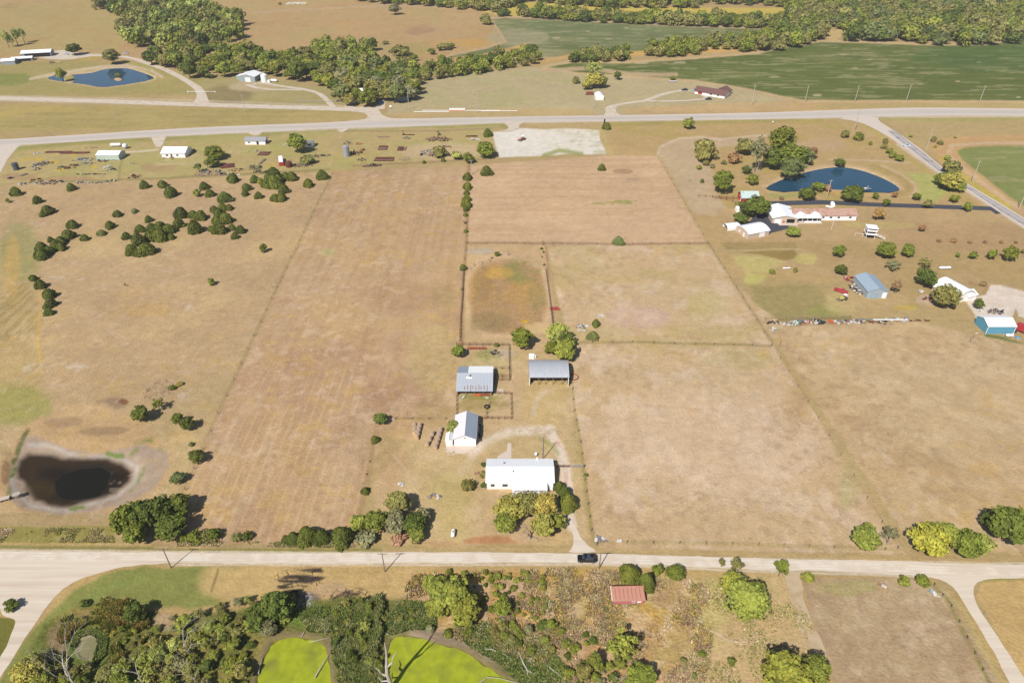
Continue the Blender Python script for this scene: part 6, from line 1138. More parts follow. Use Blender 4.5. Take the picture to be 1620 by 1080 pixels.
# cow shed
CS = gable('cow_shed', 'grey sheet metal cow shed with rust streaks and half white back roof', 'shed', -12.95, 190.7, 11.9, 12.9, 0, 2.3, 4.0, 'x', M_OLDWOOD, M_RUSTY, .4, roof2=M_GROOF, open_front=True, ridge_off=1.0, rib=0, ev2=2.7, sheets=True)
_p = MB(); _p.add([(-2.5, 1.15, 4.10), (6.3, 1.15, 4.10), (6.3, 6.8, 2.80), (-2.5, 6.8, 2.80)], [(0, 1, 2, 3)]); _p.add([(-2.5, 1.15, 4.16), (6.3, 1.15, 4.16), (6.3, 6.8, 2.86), (-2.5, 6.8, 2.86)], [(3, 2, 1, 0)]); o = _p.build('white_sheets', M_WHITE, CS); o.location.z = .05
_p = MB(); _p.box((-2.0, -1.0, 3.72), (2.0, .9, .05), 0, .22); _p.build('patch', M_WHITE, CS); _p = MB(); _p.box((-1.6, -.4, 4.05), (.35, .5, .5)); _p.build('vent', M_BLACK, CS)
for xx in (-5.7, -3.0, 0, 3.0, 5.7): _p = MB(); _p.box((xx, -6.3, 1.1), (.16, .16, 2.2)); _p.build('post', M_OLDWOOD, CS)
_p = MB(); _p.box((0.9, -6.6, .55), (2.2, .06, 1.0)); _p.build('gate', M_ORANGE, CS); _p = MB(); _p.box((3.6, -6.55, .6), (3.0, .06, .9)); _p.build('gate', M_RUST2, CS)
# hay shed with a bowed roof
HS = gable('hay_shed', 'open fronted hay shed with bowed grey metal roof', 'shed', 12.95, 195.3, 13.6, 9.8, 0, 3.5, 4.9, 'x', M_GREYM, M_GROOF2, .3, open_front=True, arch=True, rib=0)
for xx in (-3.6, -1.2, 1.4, 4.6): _p = MB(); _p.box((xx, -4.8, 1.75), (.18, .18, 3.5)); _p.build('post', M_OLDWOOD, HS)
_p = MB(); _p.box((-6.75, -5.0, 1.7), (.22, .5, 3.4)); _p.build('corner_post', M_WHITE, HS); _p = MB(); _p.box((6.8, -5.4, 1.6), (.16, 1.4, 3.2)); _p.build('corner_panel', M_WHITE, HS)
q = MB(); q.box((0, 0, .7), (2.0, 1.6, 1.4)); q.box((1.3, .2, .45), (.8, 1.0, .9)); o = q.build('white_tank', M_WHITE); x, y = W(841, 566); o.location = (x, y, 0); tag(o, 'white box tank behind the hay shed roof', 'tank')
q = MB(); n = 20; q.tube([(1.7 * math.cos(t), 1.7 * math.sin(t), .35) for t in np.linspace(0, 6.283, n + 1)], .16, 6, False); o = q.build('ring_feeder', M_RUST2); x, y = W(907, 597); o.location = (x, y, 0); tag(o, 'rusty ring feeder beside the hay shed', 'feeder')
def tire(px_, py_, label):
    q = MB(); q.tube([(.75 * math.cos(t), .75 * math.sin(t), .3) for t in np.linspace(0, 6.283, 19)], .3, 8, False); o = q.build('tractor_tire', M_BLACK); x, y = W(px_, py_); o.location = (x, y, 0); tag(o, label, 'tire')
tire(770.5, 644, 'black tractor tire in the lower corral')
q = MB(); q.box((0, 0, .08), (2.1, 1.6, .16)); o = q.build('slab', M_CONC); x, y = W(792, 618); o.location = (x, y, 0); tag(o, 'pale concrete slab right of the cow shed', 'slab')
# propane tank
def lying_tank(px_, py_, L, r, rz, label, m=M_WHITE, name='propane_tank', leg=.3):
    x, y = W(px_, py_); root = empty(name, (x, y, 0), rz, label, 'tank'); q = MB()
    prof = [(-L/2, .02), (-L/2 + r*.15, r*.55), (-L/2 + r*.45, r*.88), (-L/2 + r*.9, r), (L/2 - r*.9, r), (L/2 - r*.45, r*.88), (L/2 - r*.15, r*.55), (L/2, .02)]
    q.tube([(a, 0, r + leg) for a, b in prof], [b for a, b in prof], 14); q.build('vessel', m, root, True)
    d = MB(); d.cyl((0, 0, 2 * r + leg - .05), .22, .2, 10); d.build('valve_dome', M_GREYM, root)
    for s in (-.3, .3): l = MB(); l.box((L * s, 0, leg / 2 + .1), (.15, r * 1.4, leg + .2)); l.build('leg', M_GREYM, root)
lying_tank(717, 846, 2.6, .55, R(88), 'white propane tank beside the road left of the farmhouse'); lying_tank(184, 232, 7, 1.0, .1, 'white boat shaped tank above the green white shed'); lying_tank(199, 235, 3.4, 1.5, 1.4, 'big round white tank at the junk yard drive'); lying_tank(1494, 426, 5.5, .6, .05, 'white tank on the lawn behind the white domed house')
lying_tank(1596, 533, 3.0, .6, 0, 'white propane tank in front of the blue building'); lying_tank(1244, 426, 3.6, .35, .05, 'white pipe lying in the pale lawn of the right neighbour')
# red shed by the road
RS = gable('red_shed', 'small shed with faded red metal roof in the brush south of the road', 'shed', 28.75, 104.9, 7.6, 4.2, .03, 1.7, 2.5, 'x', mat('pink_red_siding', (214, 128, 122), .7, var=.1), M_REDROOF, .3, roof2=M_RUSTROOF, ridge_off=1.2, rib=0, sheets=True, openings=[('window', M_GREYM, 'f', 1.2, .9, .7, .6), ('patch', M_TRIM, 'f', 2.6, .9, 1.0, .5)])
_p = MB(); _p.box((-3.95, -.35, 2.12), (.5, 3.7, .06), 0, .25); _p.build('white_gable_sheet', M_TRIM, RS)
# neighbours on the right
gable('steel_garage', 'tan metal garage with bright white roof right of the fence line', 'garage', 119.6, 311.9, 12.4, 9.8, R(21), 2.9, 4.2, 'x', M_TAN, M_WROOF, .3, arch=True, rib=0, openings=[('door', M_TRIM, 'l', -1.5, 1.05, 1.0, 2.1), ('window', M_TRIM, 'l', 2.0, 1.6, 1.0, .8), ('garage_door', M_TRIM, 'f', 2, 1.3, 3.2, 2.5)])
CPT = empty('carport', (*W(1157, 361), 0), R(12), 'white arched carport left of the tan garage', 'carport'); _p = MB(); n = 9; pr = [(2.6 * math.cos(math.pi * k / n), 1.4 + 1.1 * math.sin(math.pi * k / n)) for k in range(n + 1)]; vs = [(-3.6, a, b) for a, b in pr] + [(3.6, a, b) for a, b in pr] + [(-3.6, a * .98, b - .06) for a, b in pr] + [(3.6, a * .98, b - .06) for a, b in pr]
_p.add(vs, [(k, k + 1, n + 2 + k, n + 1 + k) for k in range(n)] + [(2*(n+1) + k + 1, 2*(n+1) + k, 3*(n+1) + k, 3*(n+1) + k + 1) for k in range(n)]); _p.build('canopy', M_WROOF, CPT)
for s in (-1, 1):
    _p = MB(); _p.box((0, 2.58 * s, .75), (7.1, .06, 1.4)); _p.build('side_panel', M_WROOF, CPT)
_p = MB(); _p.box((3.5, 0, 1.1), (.06, 5.0, 2.2)); _p.build('end_panel', M_WROOF, CPT)
RB = gable('red_barn', 'small red barn with pale green white roof between dark trees', 'barn', *W(1183, 316), 9.2, 7.6, 0, 2.6, 4.9, 'x', M_REDP, M_GRNROOF, .4, rib=0, openings=[('window', M_TRIM, 'l', 0, 2.4, .8, .8), ('door', M_TRIM, 'l', -1.8, 1, 1.0, 2.0)])
gable('small_shed', 'tiny white shed under the large dark tree by the red barn', 'shed', *W(1170, 334), 4.2, 3.6, 0, 2.0, 2.7, 'x', M_WWALL, M_WROOF, .2, rib=0)
LH = gable('long_house', 'long low white house with brownish pink roof beside the asphalt drive', 'house', 161.5, 331.7, 32.5, 8.6, 0, 2.8, 4.6, 'x', M_WWALL, M_BRROOF, .5, rib=0, openings=[('window', M_GLASS, 'f', q_, 1.6, 1.3, 1.0) for q_ in (-1, 3.0, 7.0, 13.0)] + [('window', M_GLASS, 'r', 0, 1.6, 1.2, 1.0)])
_p = MB(); _p.add([(-15.5, -3.9, 3.0), (-2.8, -3.9, 3.0), (-2.8, -7.2, 2.4), (-15.5, -7.2, 2.4), (-15.5, -3.9, 3.1), (-2.8, -3.9, 3.1), (-2.8, -7.2, 2.5), (-15.5, -7.2, 2.5)], [(3,2,1,0), (4,5,6,7), (0,1,5,4), (1,2,6,5), (2,3,7,6), (3,0,4,7)]); _p.build('porch_roof', M_WROOF, LH)
for xx in (-12.6, -5.0):
    _p = MB(); _p.add([(xx - 2.4, -7.5, 2.5), (xx + 2.4, -7.5, 2.5), (xx, -7.5, 3.7), (xx - 2.4, -2.5, 3.45), (xx + 2.4, -2.5, 3.45), (xx, -1.8, 3.95)], [(0,1,2), (0,2,5,3), (2,1,4,5), (3,5,4), (0,3,4,1)]); _p.build('porch_gable', M_WROOF, LH)
for xx in (-15.2, -12.6, -10, -7.5, -5, -2.9): _p = MB(); _p.box((xx, -7.0, 1.2), (.18, .18, 2.4)); _p.build('post', M_TRIM, LH)
_p = MB(); _p.box((-7.2, -7.2, .5), (8.4, .12, .9)); _p.build('porch_railing', M_TRIM, LH); _p = MB(); _p.box((-9, -6.9, .12), (13, 3.2, .24)); _p.build('porch_deck', M_CONC, LH); _p = MB(); _p.box((-9, -4.45, 1.4), (12, .1, 2.4)); _p.build('black_wall_panel', M_BLACK, LH)  # black panel across the wall under the porch roof
GW = gable('garage_wing', 'tan garage wing with white roof at the left end of the long house', 'garage', 139.8, 331.0, 12.6, 15.0, R(-3), 2.9, 4.4, 'y', M_TAN, M_WROOF, .4, rib=0, openings=[('garage_door', M_TRIM, 'f', -3.4, 1.25, 3.4, 2.3), ('garage_door', M_BLACK, 'f', 3.0, 1.5, 4.0, 2.0), ('red_sign', M_REDP, 'f', -.4, .9, .9, .9)])
dish(1317, 323, 5.0, 'large white satellite dish on the roof of the long house', 1.6); q = MB(); q.box((0, 0, 4.75), (3.4, 1.2, .4), -.5); o = q.build('roof_box', M_WHITE); x, y = W(1312, 327, 4.6); o.location = (x, y, -.1); tag(o, 'long white box on the roof of the long house', 'roof box')
# viewing tower
TWX, TWY = W(1375, 374); TW = empty('viewing_tower', (TWX, TWY, 0), R(-12), 'three level white viewing tower with outside stairs on the lawn', 'tower')
for sx in (-1, 1):
    for sy in (-1, 1): _p = MB(); _p.box((2.3 * sx, 2.3 * sy, 3.7), (.25, .25, 7.4)); _p.build('post', M_TRIM, TW)
for z, e in ((2.6, 3.0), (5.0, 2.8)):
    _p = MB(); _p.box((0, 0, z), (2 * e, 2 * e, .2)); _p.build('platform', mat('grey_white_boards', (214, 206, 200), .8, var=.06), TW)
    _p = MB()
    for s in (-1, 1): _p.box((0, s * (e - .05), z + .65), (2 * e, .1, 1.0)); _p.box((s * (e - .05), 0, z + .65), (.1, 2 * e - .22, 1.0))
    _p.build('railing_panel', M_TRIM, TW)
_p = MB(); _p.add([(-3.1, -3.1, 7.3), (3.1, -3.1, 7.3), (3.1, 3.1, 7.3), (-3.1, 3.1, 7.3), (-1.2, 0, 8.5), (1.2, 0, 8.5)], [(0, 1, 5, 4), (1, 2, 5), (2, 3, 4, 5), (3, 0, 4), (3, 2, 1, 0)]); _p.build('roof', M_TRIM, TW)
_p = MB(); _p.add([(3.0, -2.4, 2.5), (3.0, -1.2, 2.5), (8.2, -2.4, .1), (8.2, -1.2, .1), (3.0, -2.4, 2.3), (3.0, -1.2, 2.3), (8.2, -2.4, -.05), (8.2, -1.2, -.05)], [(0, 2, 3, 1), (4, 5, 7, 6), (0, 4, 6, 2), (1, 3, 7, 5)])
for s in (-2.42, -1.18): _p.tube([(3.0, s, 3.5), (8.2, s, 1.1)], .06, 4); _p.tube([(5.6, s, 1.3), (5.6, s, 2.3)], .05, 4); _p.tube([(8.1, s, 0), (8.1, s, 1.1)], .05, 4)
_p.build('stair', M_TRIM, TW); TW.scale = (.85, .85, .72)
_p = MB(); _p.box((0, 0, 1.2), (3.8, 3.8, 2.2)); _p.build('tower_inner_shade', M_BLACK, TW)  # black box standing in for the shade inside the tower
for k in range(9): _p = MB(); _p.box((-3.4 + k * .95 + (k % 3) * .1, -5.5 + (k % 2) * .3, 2.69 + (k % 2) * .07), (.28, 1.6 + .5 * (k % 3), .05), 0, .22); _p.build('rust_streak', mat('light_rust', (172, 140, 132), .8, var=.15), CS)
_p = MB(); _p.tube([(-4.0, -1, 0), (-4.0, -1, 2.2)], .08, 5); _p.tube([(-8.0, -1, 0), (-8.0, -1, 2.2)], .08, 5); _p.tube([(-8.0, -1, 2.1), (-3, -1, 2.1)], .07, 5); _p.build('swing_frame', M_TRIM, TW)
gable('blue_grey_barn', 'blue-grey metal barn with scrap piled along its left side', 'barn', 154.2, 256.2, 8.6, 13.6, 0, 3.3, 4.8, 'y', M_BGWALL, M_BLGREY, .25, rib=0, openings=[('sliding_door', M_BLGREY, 'f', -1.2, 1.4, 3.2, 2.7), ('white_door', M_TRIM, 'f', 3.0, 1.4, 1.8, 2.6)])
DH = gable('domed_house', 'white house with big curved white roof at the right gravel lot', 'house', *W(1506, 466), 10.5, 11.5, R(22), 2.7, 5.2, 'y', M_WWALL, M_WROOF, .6, arch=True, rib=0, openings=[('window', M_GLASS, 'l', 2, 1.6, 1.5, 1.0), ('window', M_GLASS, 'l', -3, 1.6, 1.5, 1.0), ('door', M_TRIM, 'f', 2, 1.05, 1.0, 2.1), ('window', M_GLASS, 'f', -2, 1.6, 1.4, 1.0)])
gable('entrance_wing', 'low white wing at the right end of the curved roof house', 'house', *W(1528, 471), 5, 5, R(22), 2.5, 3.6, 'x', M_WWALL, M_WROOF, .4, rib=0)
gable('blue_building', 'blue metal building with bright white roof near the right edge', 'building', 190.6, 226.4, 10.9, 7.8, 0, 3.4, 4.9, 'x', M_BLUE, M_WROOF, .2, rib=0, openings=[('garage_door', M_TRIM, 'r', 0, 1.4, 3.0, 2.7), ('corner_trim', M_TRIM, 'f', -5.4, 1.7, .2, 3.3), ('corner_trim', M_TRIM, 'f', 5.4, 1.7, .2, 3.3)])
# highway and far farm buildings
gable('old_house', 'white hip roofed old house beside the highway drive, junk yard side', 'house', *W(281, 244.5), 14.6, 11.5, 0, 2.8, 4.9, 'x', M_WWALL, M_WROOF, .5, rib=0, openings=[('window', M_GLASS, 'f', -4, 1.5, 1.4, 1.2), ('window', M_GLASS, 'f', 2.5, 1.5, 1.4, 1.0), ('door', M_RUST, 'f', -1.2, 1.1, 1.0, 2.1)])
gable('long_shed', 'pale green and white long shed in the middle of the junk yard', 'shed', *W(177, 249.5), 14.0, 9.0, 0, 3.0, 4.4, 'x', mat('mint_siding', (206, 222, 202), .6, var=.05), M_WROOF, .2, rib=0, openings=[('stripe', M_GREYM, 'f', 0, 2.8, 13.5, .2)])
gable('grey_shack', 'grey roofed white shack close to the highway', 'shed', *W(406.5, 226.5), 13.2, 6.2, 0, 2.5, 4.0, 'x', M_WWALL, mat('grey_shingles', (168, 168, 172), .85, var=.08), .4, rib=0, openings=[('door', M_BLACK, 'f', 1.6, 1.1, 1.4, 2.0), ('window', M_GLASS, 'f', -4, 1.4, 1.2, 1.0), ('window', M_BLACK, 'r', 0, 1.2, 2.6, 2.0)])
gable('small_shed', 'small white shed half behind the light green junk yard tree', 'shed', *W(491, 231), 4.6, 5.0, 0, 2.8, 3.6, 'x', M_WWALL, M_GREYM, .5, rib=0, openings=[('window', M_BLACK, 'f', 0, 1.6, 2.2, .9)])
gable('boat_shed', 'long white roofed pole barn at the far left farm', 'barn', *W(61, 88.5), 25.5, 12, R(16), 3.8, 5.4, 'x', M_GREYW, M_WROOF, .4, rib=0, openings=[('opening', M_BLACK, 'f', 1.2, 1.8, 22, 3.2)])  # black panel paints the shade inside the open front
gable('lean_barn', 'lower white lean barn left of the long pole barn', 'barn', *W(37, 96), 17, 7.5, R(20), 2.6, 3.5, 'x', M_GREYW, M_WROOF, .4, rib=0, openings=[('opening', M_BLACK, 'f', 0, 1.2, 15, 2.2)])  # shaded inside of this barn painted as a black panel too
gable('grey_barn', 'small grey and white barn at the far left end of the farm', 'barn', *W(16, 101), 11, 9, R(18), 3.2, 4.6, 'x', M_GREYW, M_WROOF, .4, rib=0)
gable('workshop', 'grey workshop with white roof in front of the creek wood', 'workshop', *W(397.5, 126), 14.5, 15, R(-8), 4.2, 6.0, 'y', M_GREYW, M_WROOF, .3, rib=0, openings=[('garage_door', M_TRIM, 'f', .8, 1.7, 4.6, 3.4)])
gable('lean_to', 'white roofed low lean-to at the left of the grey workshop', 'shed', *W(384, 123.5), 7, 9, R(-8), 2.4, 3.1, 'y', M_GREYW, M_WROOF, .3, rib=0)
def silo(px_, py_, r, h, label, m, rcap, name='grain_bin'):
    x, y = W(px_, py_); root = empty(name, (x, y, 0), 0, label, 'bin'); q = MB(); q.cyl((0, 0, 0), r, h, 22); q.build('wall', m, root, False)
    c = MB(); c.tube([(0, 0, h), (0, 0, h + rcap)], [r * 1.04, .12], 22); c.build('roof', m, root)
    for k in range(1, int(h / 1.1)):
        g = MB(); g.tube([(r * 1.01 * math.cos(t), r * 1.01 * math.sin(t), k * 1.1) for t in np.linspace(0, 6.283, 23)], .04, 4, False); g.build('hoop', m, root)
M_SILO = mat('galvanised_bin', (190, 188, 192), .5, .3, var=.12, scale=.8, stretch=(2, 2, .2))
silo(419, 129.5, 2.7, 5.6, 'white grain bin right of the grey workshop', M_WHITE, 1.6); silo(426, 130.5, 1.4, 1.8, 'low white tank at the foot of the white grain bin', M_WHITE, .4)
lying_tank(434, 130, 6, 1.1, -.2, 'white lying tank right of the white grain bin')
silo(548.5, 247.5, 2.1, 6.5, 'tall galvanised grain bin in the junk yard beside rusty scrap', M_SILO, .8); silo(26.5, 268.5, 1.7, 4.0, 'dark upright steel tank at the left of the junk yard', mat('dark_grey_tank', (96, 100, 106), .6, .2), .5)
silo(457.5, 264, 2.0, 3.2, 'rusty upright tank beside the red rail car', M_RUST, .2, 'rusty_tank')
gable('ranch_house', 'dark brown roofed house at the end of the loop drive beyond the highway', 'house', *W(1126, 150), 25, 10, R(-36), 2.7, 4.9, 'x', M_WWALL, M_DKROOF, .9, rib=0, openings=[('garage_door', M_REDP, 'f', -8, 1.2, 3.5, 2.0), ('window', M_GLASS, 'f', 1, 1.5, 2, 1.1), ('window', M_GLASS, 'f', 7, 1.5, 1.5, 1.1)])
gable('house_wing', 'right wing of the dark brown roofed house beyond the highway', 'house', *W(1143, 149), 10, 12, R(-36), 2.7, 5.2, 'y', M_WWALL, M_DKROOF, .8, rib=0)
gable('white_shed', 'small white shed with arched roof below the yellow trees beyond the highway', 'shed', *W(947.5, 156.5), 6.2, 7.5, R(4), 2.9, 4.6, 'y', M_WWALL, M_WROOF, .2, arch=True, rib=0, openings=[('garage_door', M_TRIM, 'f', 0, 1.3, 3, 2.4)])
gable('grove_house', 'white house half hidden in the grove beside the highway', 'house', *W(574, 154), 8, 8, .2, 4.6, 6.8, 'x', M_WWALL, M_WROOF, .3, rib=0); gable('grove_shed', 'blue white roofed shed showing through the right of the grove', 'shed', *W(634, 158), 9, 7, .3, 3, 4.2, 'x', M_BGWALL, M_BLGREY, .3, rib=0)
# letters of white stones on the hillside
_lt = {'E': [(0,0,0,6),(0,6,4,6),(0,3,3.4,3),(0,0,4,0)], 'R': [(0,0,0,6),(0,6,3.2,6),(3.2,6,4,4.6),(4,4.6,3.2,3.2),(3.2,3.2,0,3.2),(2,3.2,4.2,0)], 'S': [(4,5.2,3,6),(3,6,1,6),(1,6,0,4.6),(0,4.6,1,3.2),(1,3.2,3,3),(3,3,4,1.6),(4,1.6,3,0),(3,0,1,0),(1,0,0,1)]}
lx, ly = W(453, 7); _r = random.Random(4); _sm = MB(); bm = bmesh.new(); bmesh.ops.create_icosphere(bm, subdivisions=1, radius=.75); _me = bpy.data.meshes.new('stone'); bm.to_mesh(_me); bm.free(); _me.materials.append(M_WHITE)
for i, ch in enumerate('ERS'):
    root = empty('stone_letter', (lx + i * 8.6, ly, 0), 0, 'letter %s laid out in white stones on the brown hillside' % ch, 'stone letter', 'white stone letters')
    for a, b, c, d in _lt[ch]:
        L = math.hypot(c - a, d - b); k = max(1, int(L / .75))
        for j in range(k + 1): link('stone', _me, root, ((a + (c - a) * j / k) * 1.7, (b + (d - b) * j / k) * 1.9 * 1.3, .15), _r.uniform(0, 6), (_r.uniform(.7, 1.1), _r.uniform(.7, 1.1), .5))
# ------------------------------------------------------------------ vehicles
def wheel(mb_root, x, y, r, wd):
    q = MB(); q.tube([(x, y - wd / 2, r), (x, y + wd / 2, r)], r, 16); o = q.build('wheel', M_BLACK, mb_root); h = MB(); s = -1 if y < 0 else 1
    h.tube([(x, y + s * (wd / 2 + .015), r), (x, y + s * (wd / 2 - .05), r)], r * .6, 12); h.build('rim', M_GREYM, o)
def car(x, y, rz, paint, label, cat='car', name='parked_car', L=4.8, wd=1.9, H=1.75, kind='suv'):
    root = empty(name, (x, y, 0), rz, label, cat); hw = wd / 2; f = L / 2
    def loft(secs, nm, m, par):   # secs: (x, halfwidth_bottom, halfwidth_top, z0, z1)
        q = MB(); vs = []
        for (sx, a, b, z0, z1) in secs: vs += [(sx, -a, z0), (sx, -b, z1 - .06), (sx, -b * .93, z1), (sx, b * .93, z1), (sx, b, z1 - .06), (sx, a, z0)]
        n = len(secs); fs = [tuple(range(6))[::-1], tuple(range(6 * (n - 1), 6 * n))]
        for i in range(n - 1):
            for k in range(6): fs.append((6 * i + k, 6 * i + (k + 1) % 6, 6 * (i + 1) + (k + 1) % 6, 6 * (i + 1) + k))
        q.add(vs, fs); return q.build(nm, m, par)
    bz = H * .6
    if kind == 'suv':
        loft([(-f, hw * .84, hw * .86, .42, bz * .86), (-f + .18, hw * .97, hw * .95, .34, bz * .95), (-f + 1.25, hw, hw * .97, .3, bz), (f - .5, hw, hw * .97, .3, bz), (f, hw * .9, hw * .9, .4, bz * .96)], 'body', paint, root)
        loft([(-f + 1.15, hw * .86, hw * .84, bz - .02, bz + .02), (-f + 1.75, hw * .93, hw * .78, bz - .02, H - .06), (-f + 2.2, hw * .93, hw * .76, bz - .02, H), (f - .75, hw * .93, hw * .76, bz - .02, H - .02), (f - .2, hw * .88, hw * .78, bz - .02, bz + .04)], 'cabin', paint, root)
        for s in (-1, 1):
            g = MB(); g.add([(-f + 1.75, s * (hw * .935), bz + .06), (f - .8, s * (hw * .935), bz + .06), (f - .95, s * (hw * .83), H - .14), (-f + 2.05, s * (hw * .83), H - .14)], [(0, 1, 2, 3) if s < 0 else (3, 2, 1, 0)]); g.build('side_window', M_GLASS, root)
            r_ = MB(); r_.tube([(-f + 2.2, s * hw * .72, H + .05), (f - .9, s * hw * .72, H + .05)], .035, 5); r_.build('roof_rail', M_GREYM, root)
            m_ = MB(); m_.box((-f + 1.7, s * (hw + .12), bz + .1), (.16, .2, .14)); m_.build('mirror', paint, root)
            l = MB(); l.box((-f + .12, s * hw * .68, bz * .74), (.16, .34, .16)); l.build('headlight', M_TRIM, root); t = MB(); t.box((f - .02, s * hw * .76, bz * .8), (.08, .2, .3)); t.build('taillight', M_REDP, root)
        g = MB(); g.add([(-f + 1.24, -hw * .76, bz + .07), (-f + 1.24, hw * .76, bz + .07), (-f + 1.78, hw * .7, H - .09), (-f + 1.78, -hw * .7, H - .09)], [(0, 1, 2, 3)]); o = g.build('windscreen', M_GLASS, root); o.location = (-.04, 0, .03)
        s_ = MB(); s_.box((.35, 0, H + .015), (.9, wd * .5, .03)); s_.build('sunroof', M_GLASS, root); gr = MB(); gr.box((-f - .01, 0, .68), (.06, wd * .5, .22)); gr.build('grille', M_GREYM, root)
    else:
        loft([(-f, hw * .84, hw * .86, .42, bz * .9), (-f + .2, hw * .97, hw * .95, .36, bz), (-f + 1.5, hw, hw * .97, .34, bz + .04), (-f + 3.2, hw, hw * .97, .34, bz + .04)], 'hood', paint, root)
        loft([(-f + 1.3, hw * .86, hw * .84, bz, bz + .06), (-f + 1.9, hw * .93, hw * .78, bz, H), (-f + 2.9, hw * .93, hw * .78, bz, H), (-f + 3.2, hw * .9, hw * .8, bz, bz + .1)], 'cabin', paint, root)
        g = MB(); g.box((-f + 2.35, 0, (bz + H) / 2 + .05), (1.0, wd * .9, .3)); g.build('side_window', M_GLASS, root)
        b = MB(); b.box(((f - f + 3.2 + L - L) * 0 + (f + (-f + 3.2)) / 2, 0, .5), (L - 3.2, wd * .96, .16))
        for s in (-1, 1): b.box(((f + (-f + 3.2)) / 2, s * (hw - .06), .78), (L - 3.2, .1, .45))
        b.box((f - .05, 0, .78), (.08, wd * .84, .45)); b.build('bed', paint, root)
    for s in (-1, 1):
        for xx in (-f + .95, f - .95): wheel(root, xx, s * (hw - .1), .36, .26)
    return root
M_BLKP = mat('black_car_paint', (30, 30, 36), .25, var=.05, spec=.6); M_NAVY = mat('dark_blue_car_paint', (44, 48, 66), .3, var=.05, spec=.5); M_RED = mat('red_truck_paint', (196, 64, 70), .35, var=.06, spec=.5); M_BLUEP = mat('blue_car_paint', (90, 160, 210), .35, var=.05, spec=.5); M_SILV = mat('silver_car_paint', (216, 220, 224), .35, var=.03, spec=.5)
x, y = W(928.5, 885.5); car(x, y, R(-1), M_BLKP, 'black suv driving left on the pale gravel road', 'suv', 'black_suv', 5.0, 2.0, 1.85)
x, y = W(1330, 462); car(x, y, R(140), M_RED, 'red pickup truck parked left of the blue-grey barn', 'pickup', 'red_pickup', 5.6, 1.95, 1.75, 'pickup')
for q, m, lb, rz in [((1083,143.5),M_NAVY,'dark car parked at the top of the loop drive beyond the highway',0),((1120.5,158),M_NAVY,'dark car parked at the lower right end of the loop drive',.1),((1097,144),M_SILV,'white car by the red door of the brown roofed house',.2),((603,163.5),M_BLUEP,'light blue car parked before the grove by the highway',.6),((199,86),M_SILV,'white car on the far left farm lane behind the pond',.3),((105,87),M_SILV,'white car under the round tree at the far left farm',0),((1434,232),M_SILV,'white car driving on the side road on the right',-.7)]: car(*W(*q), rz, m, lb, L=4.9)
# red tractor unit at the right edge
SX, SY = W(1613, 524); ST = empty('semi_truck', (SX, SY, 0), R(-50), 'red semi truck cut by the right edge beside the blue building', 'truck'); 
for nm, c, d, m in [('hood', (-2.6, 0, 1.5), (2.0, 1.7, 1.1), M_RED), ('cab', (-.9, 0, 2.0), (1.7, 2.3, 2.3), M_RED), ('sleeper', (.9, 0, 2.2), (1.9, 2.4, 2.8), M_RED), ('windscreen', (-1.77, 0, 2.6), (.06, 2.0, .8), M_GLASS), ('bumper', (-3.7, 0, .7), (.25, 2.3, .5), M_GREYM), ('frame', (2.6, 0, .9), (6.5, .9, .25), M_BLACK), ('exhaust', (.0, 1.3, 2.6), (.2, .2, 3.2), M_GREYM)]: _p = MB(); _p.box(c, d); _p.build(nm, m, ST)
for xx in (-2.8, 3.0, 4.4):
    for s in (-1, 1): wheel(ST, xx, s * 1.05, .52, .4)
# orange compact tractor on the lot, lawn tractor by the barn
def tractor(px_, py_, rz, body, label, roof=None, s=1.0, name='small_tractor'):
    x, y = W(px_, py_); root = empty(name, (x, y, 0), rz, label, 'tractor'); root.scale = (s, s, s)
    for nm, c, d, m in [('hood', (-.9, 0, 1.0), (1.5, .8, .6), body), ('seat', (.55, 0, 1.2), (.5, .6, .6), M_BLACK), ('fender', (.6, -.7, 1.1), (1.2, .35, .12), body), ('fender', (.6, .7, 1.1), (1.2, .35, .12), body), ('loader_bucket', (-2.5, 0, .5), (.6, 1.8, .6), M_GREYM), ('loader_arm', (-1.7, -.55, .9), (1.8, .12, .15), body), ('loader_arm', (-1.7, .55, .9), (1.8, .12, .15), body)]: q = MB(); q.box(c, d); q.build(nm, m, root)
    if roof: q = MB(); q.box((.4, 0, 2.4), (1.5, 1.4, .12)); [q.box((a, b, 1.8), (.08, .08, 1.2)) for a in (-.2, 1.0) for b in (-.6, .6)]; q.build('canopy', roof, root)
    for a, r_ in ((-1.3, .42), (.7, .7)):
        for b in (-.75, .75): wheel(root, a, b, r_, .35)
tractor(826.5, 222, .8, M_ORANGE, 'orange tractor alone on the white gravel lot', M_WHITE, 1.3); tractor(1334, 474, .3, mat('yellow_tractor_paint', (232, 222, 90), .5), 'yellow and white utility tractor below the red pickup', M_WHITE, 1.0)
# boat, trailers, containers, pipes
def hull(px_, py_, L, rz, label, m=M_WHITE):
    x, y = W(px_, py_); root = empty('boat', (x, y, 0), rz, label, 'boat'); q = MB(); P_ = [(-L/2, .9), (L*.15, .95), (L*.38, .55), (L/2, .02)]
    vs = [(a, -b, 1.2) for a, b in P_] + [(a, b, 1.2) for a, b in P_] + [(a * .94, -b * .55, .5) for a, b in P_] + [(a * .94, b * .55, .5) for a, b in P_]
    q.add(vs, [(0,1,2,3,7,6,5,4)] + [(i, 8 + i, 9 + i, 1 + i) for i in range(3)] + [(5 + i, 13 + i, 12 + i, 4 + i) for i in range(3)] + [(8,12,13,9), (9,13,14,10), (10,14,15,11), (0,4,12,8), (3,11,15,7)]); q.build('hull', m, root)
    t = MB(); t.box((0, 0, .35), (L * 1.1, .3, .12)); t.build('trailer', M_GREYM, root)
hull(1065, 130.5, 7, 0, 'white boat on a trailer below the small tree beyond the highway')
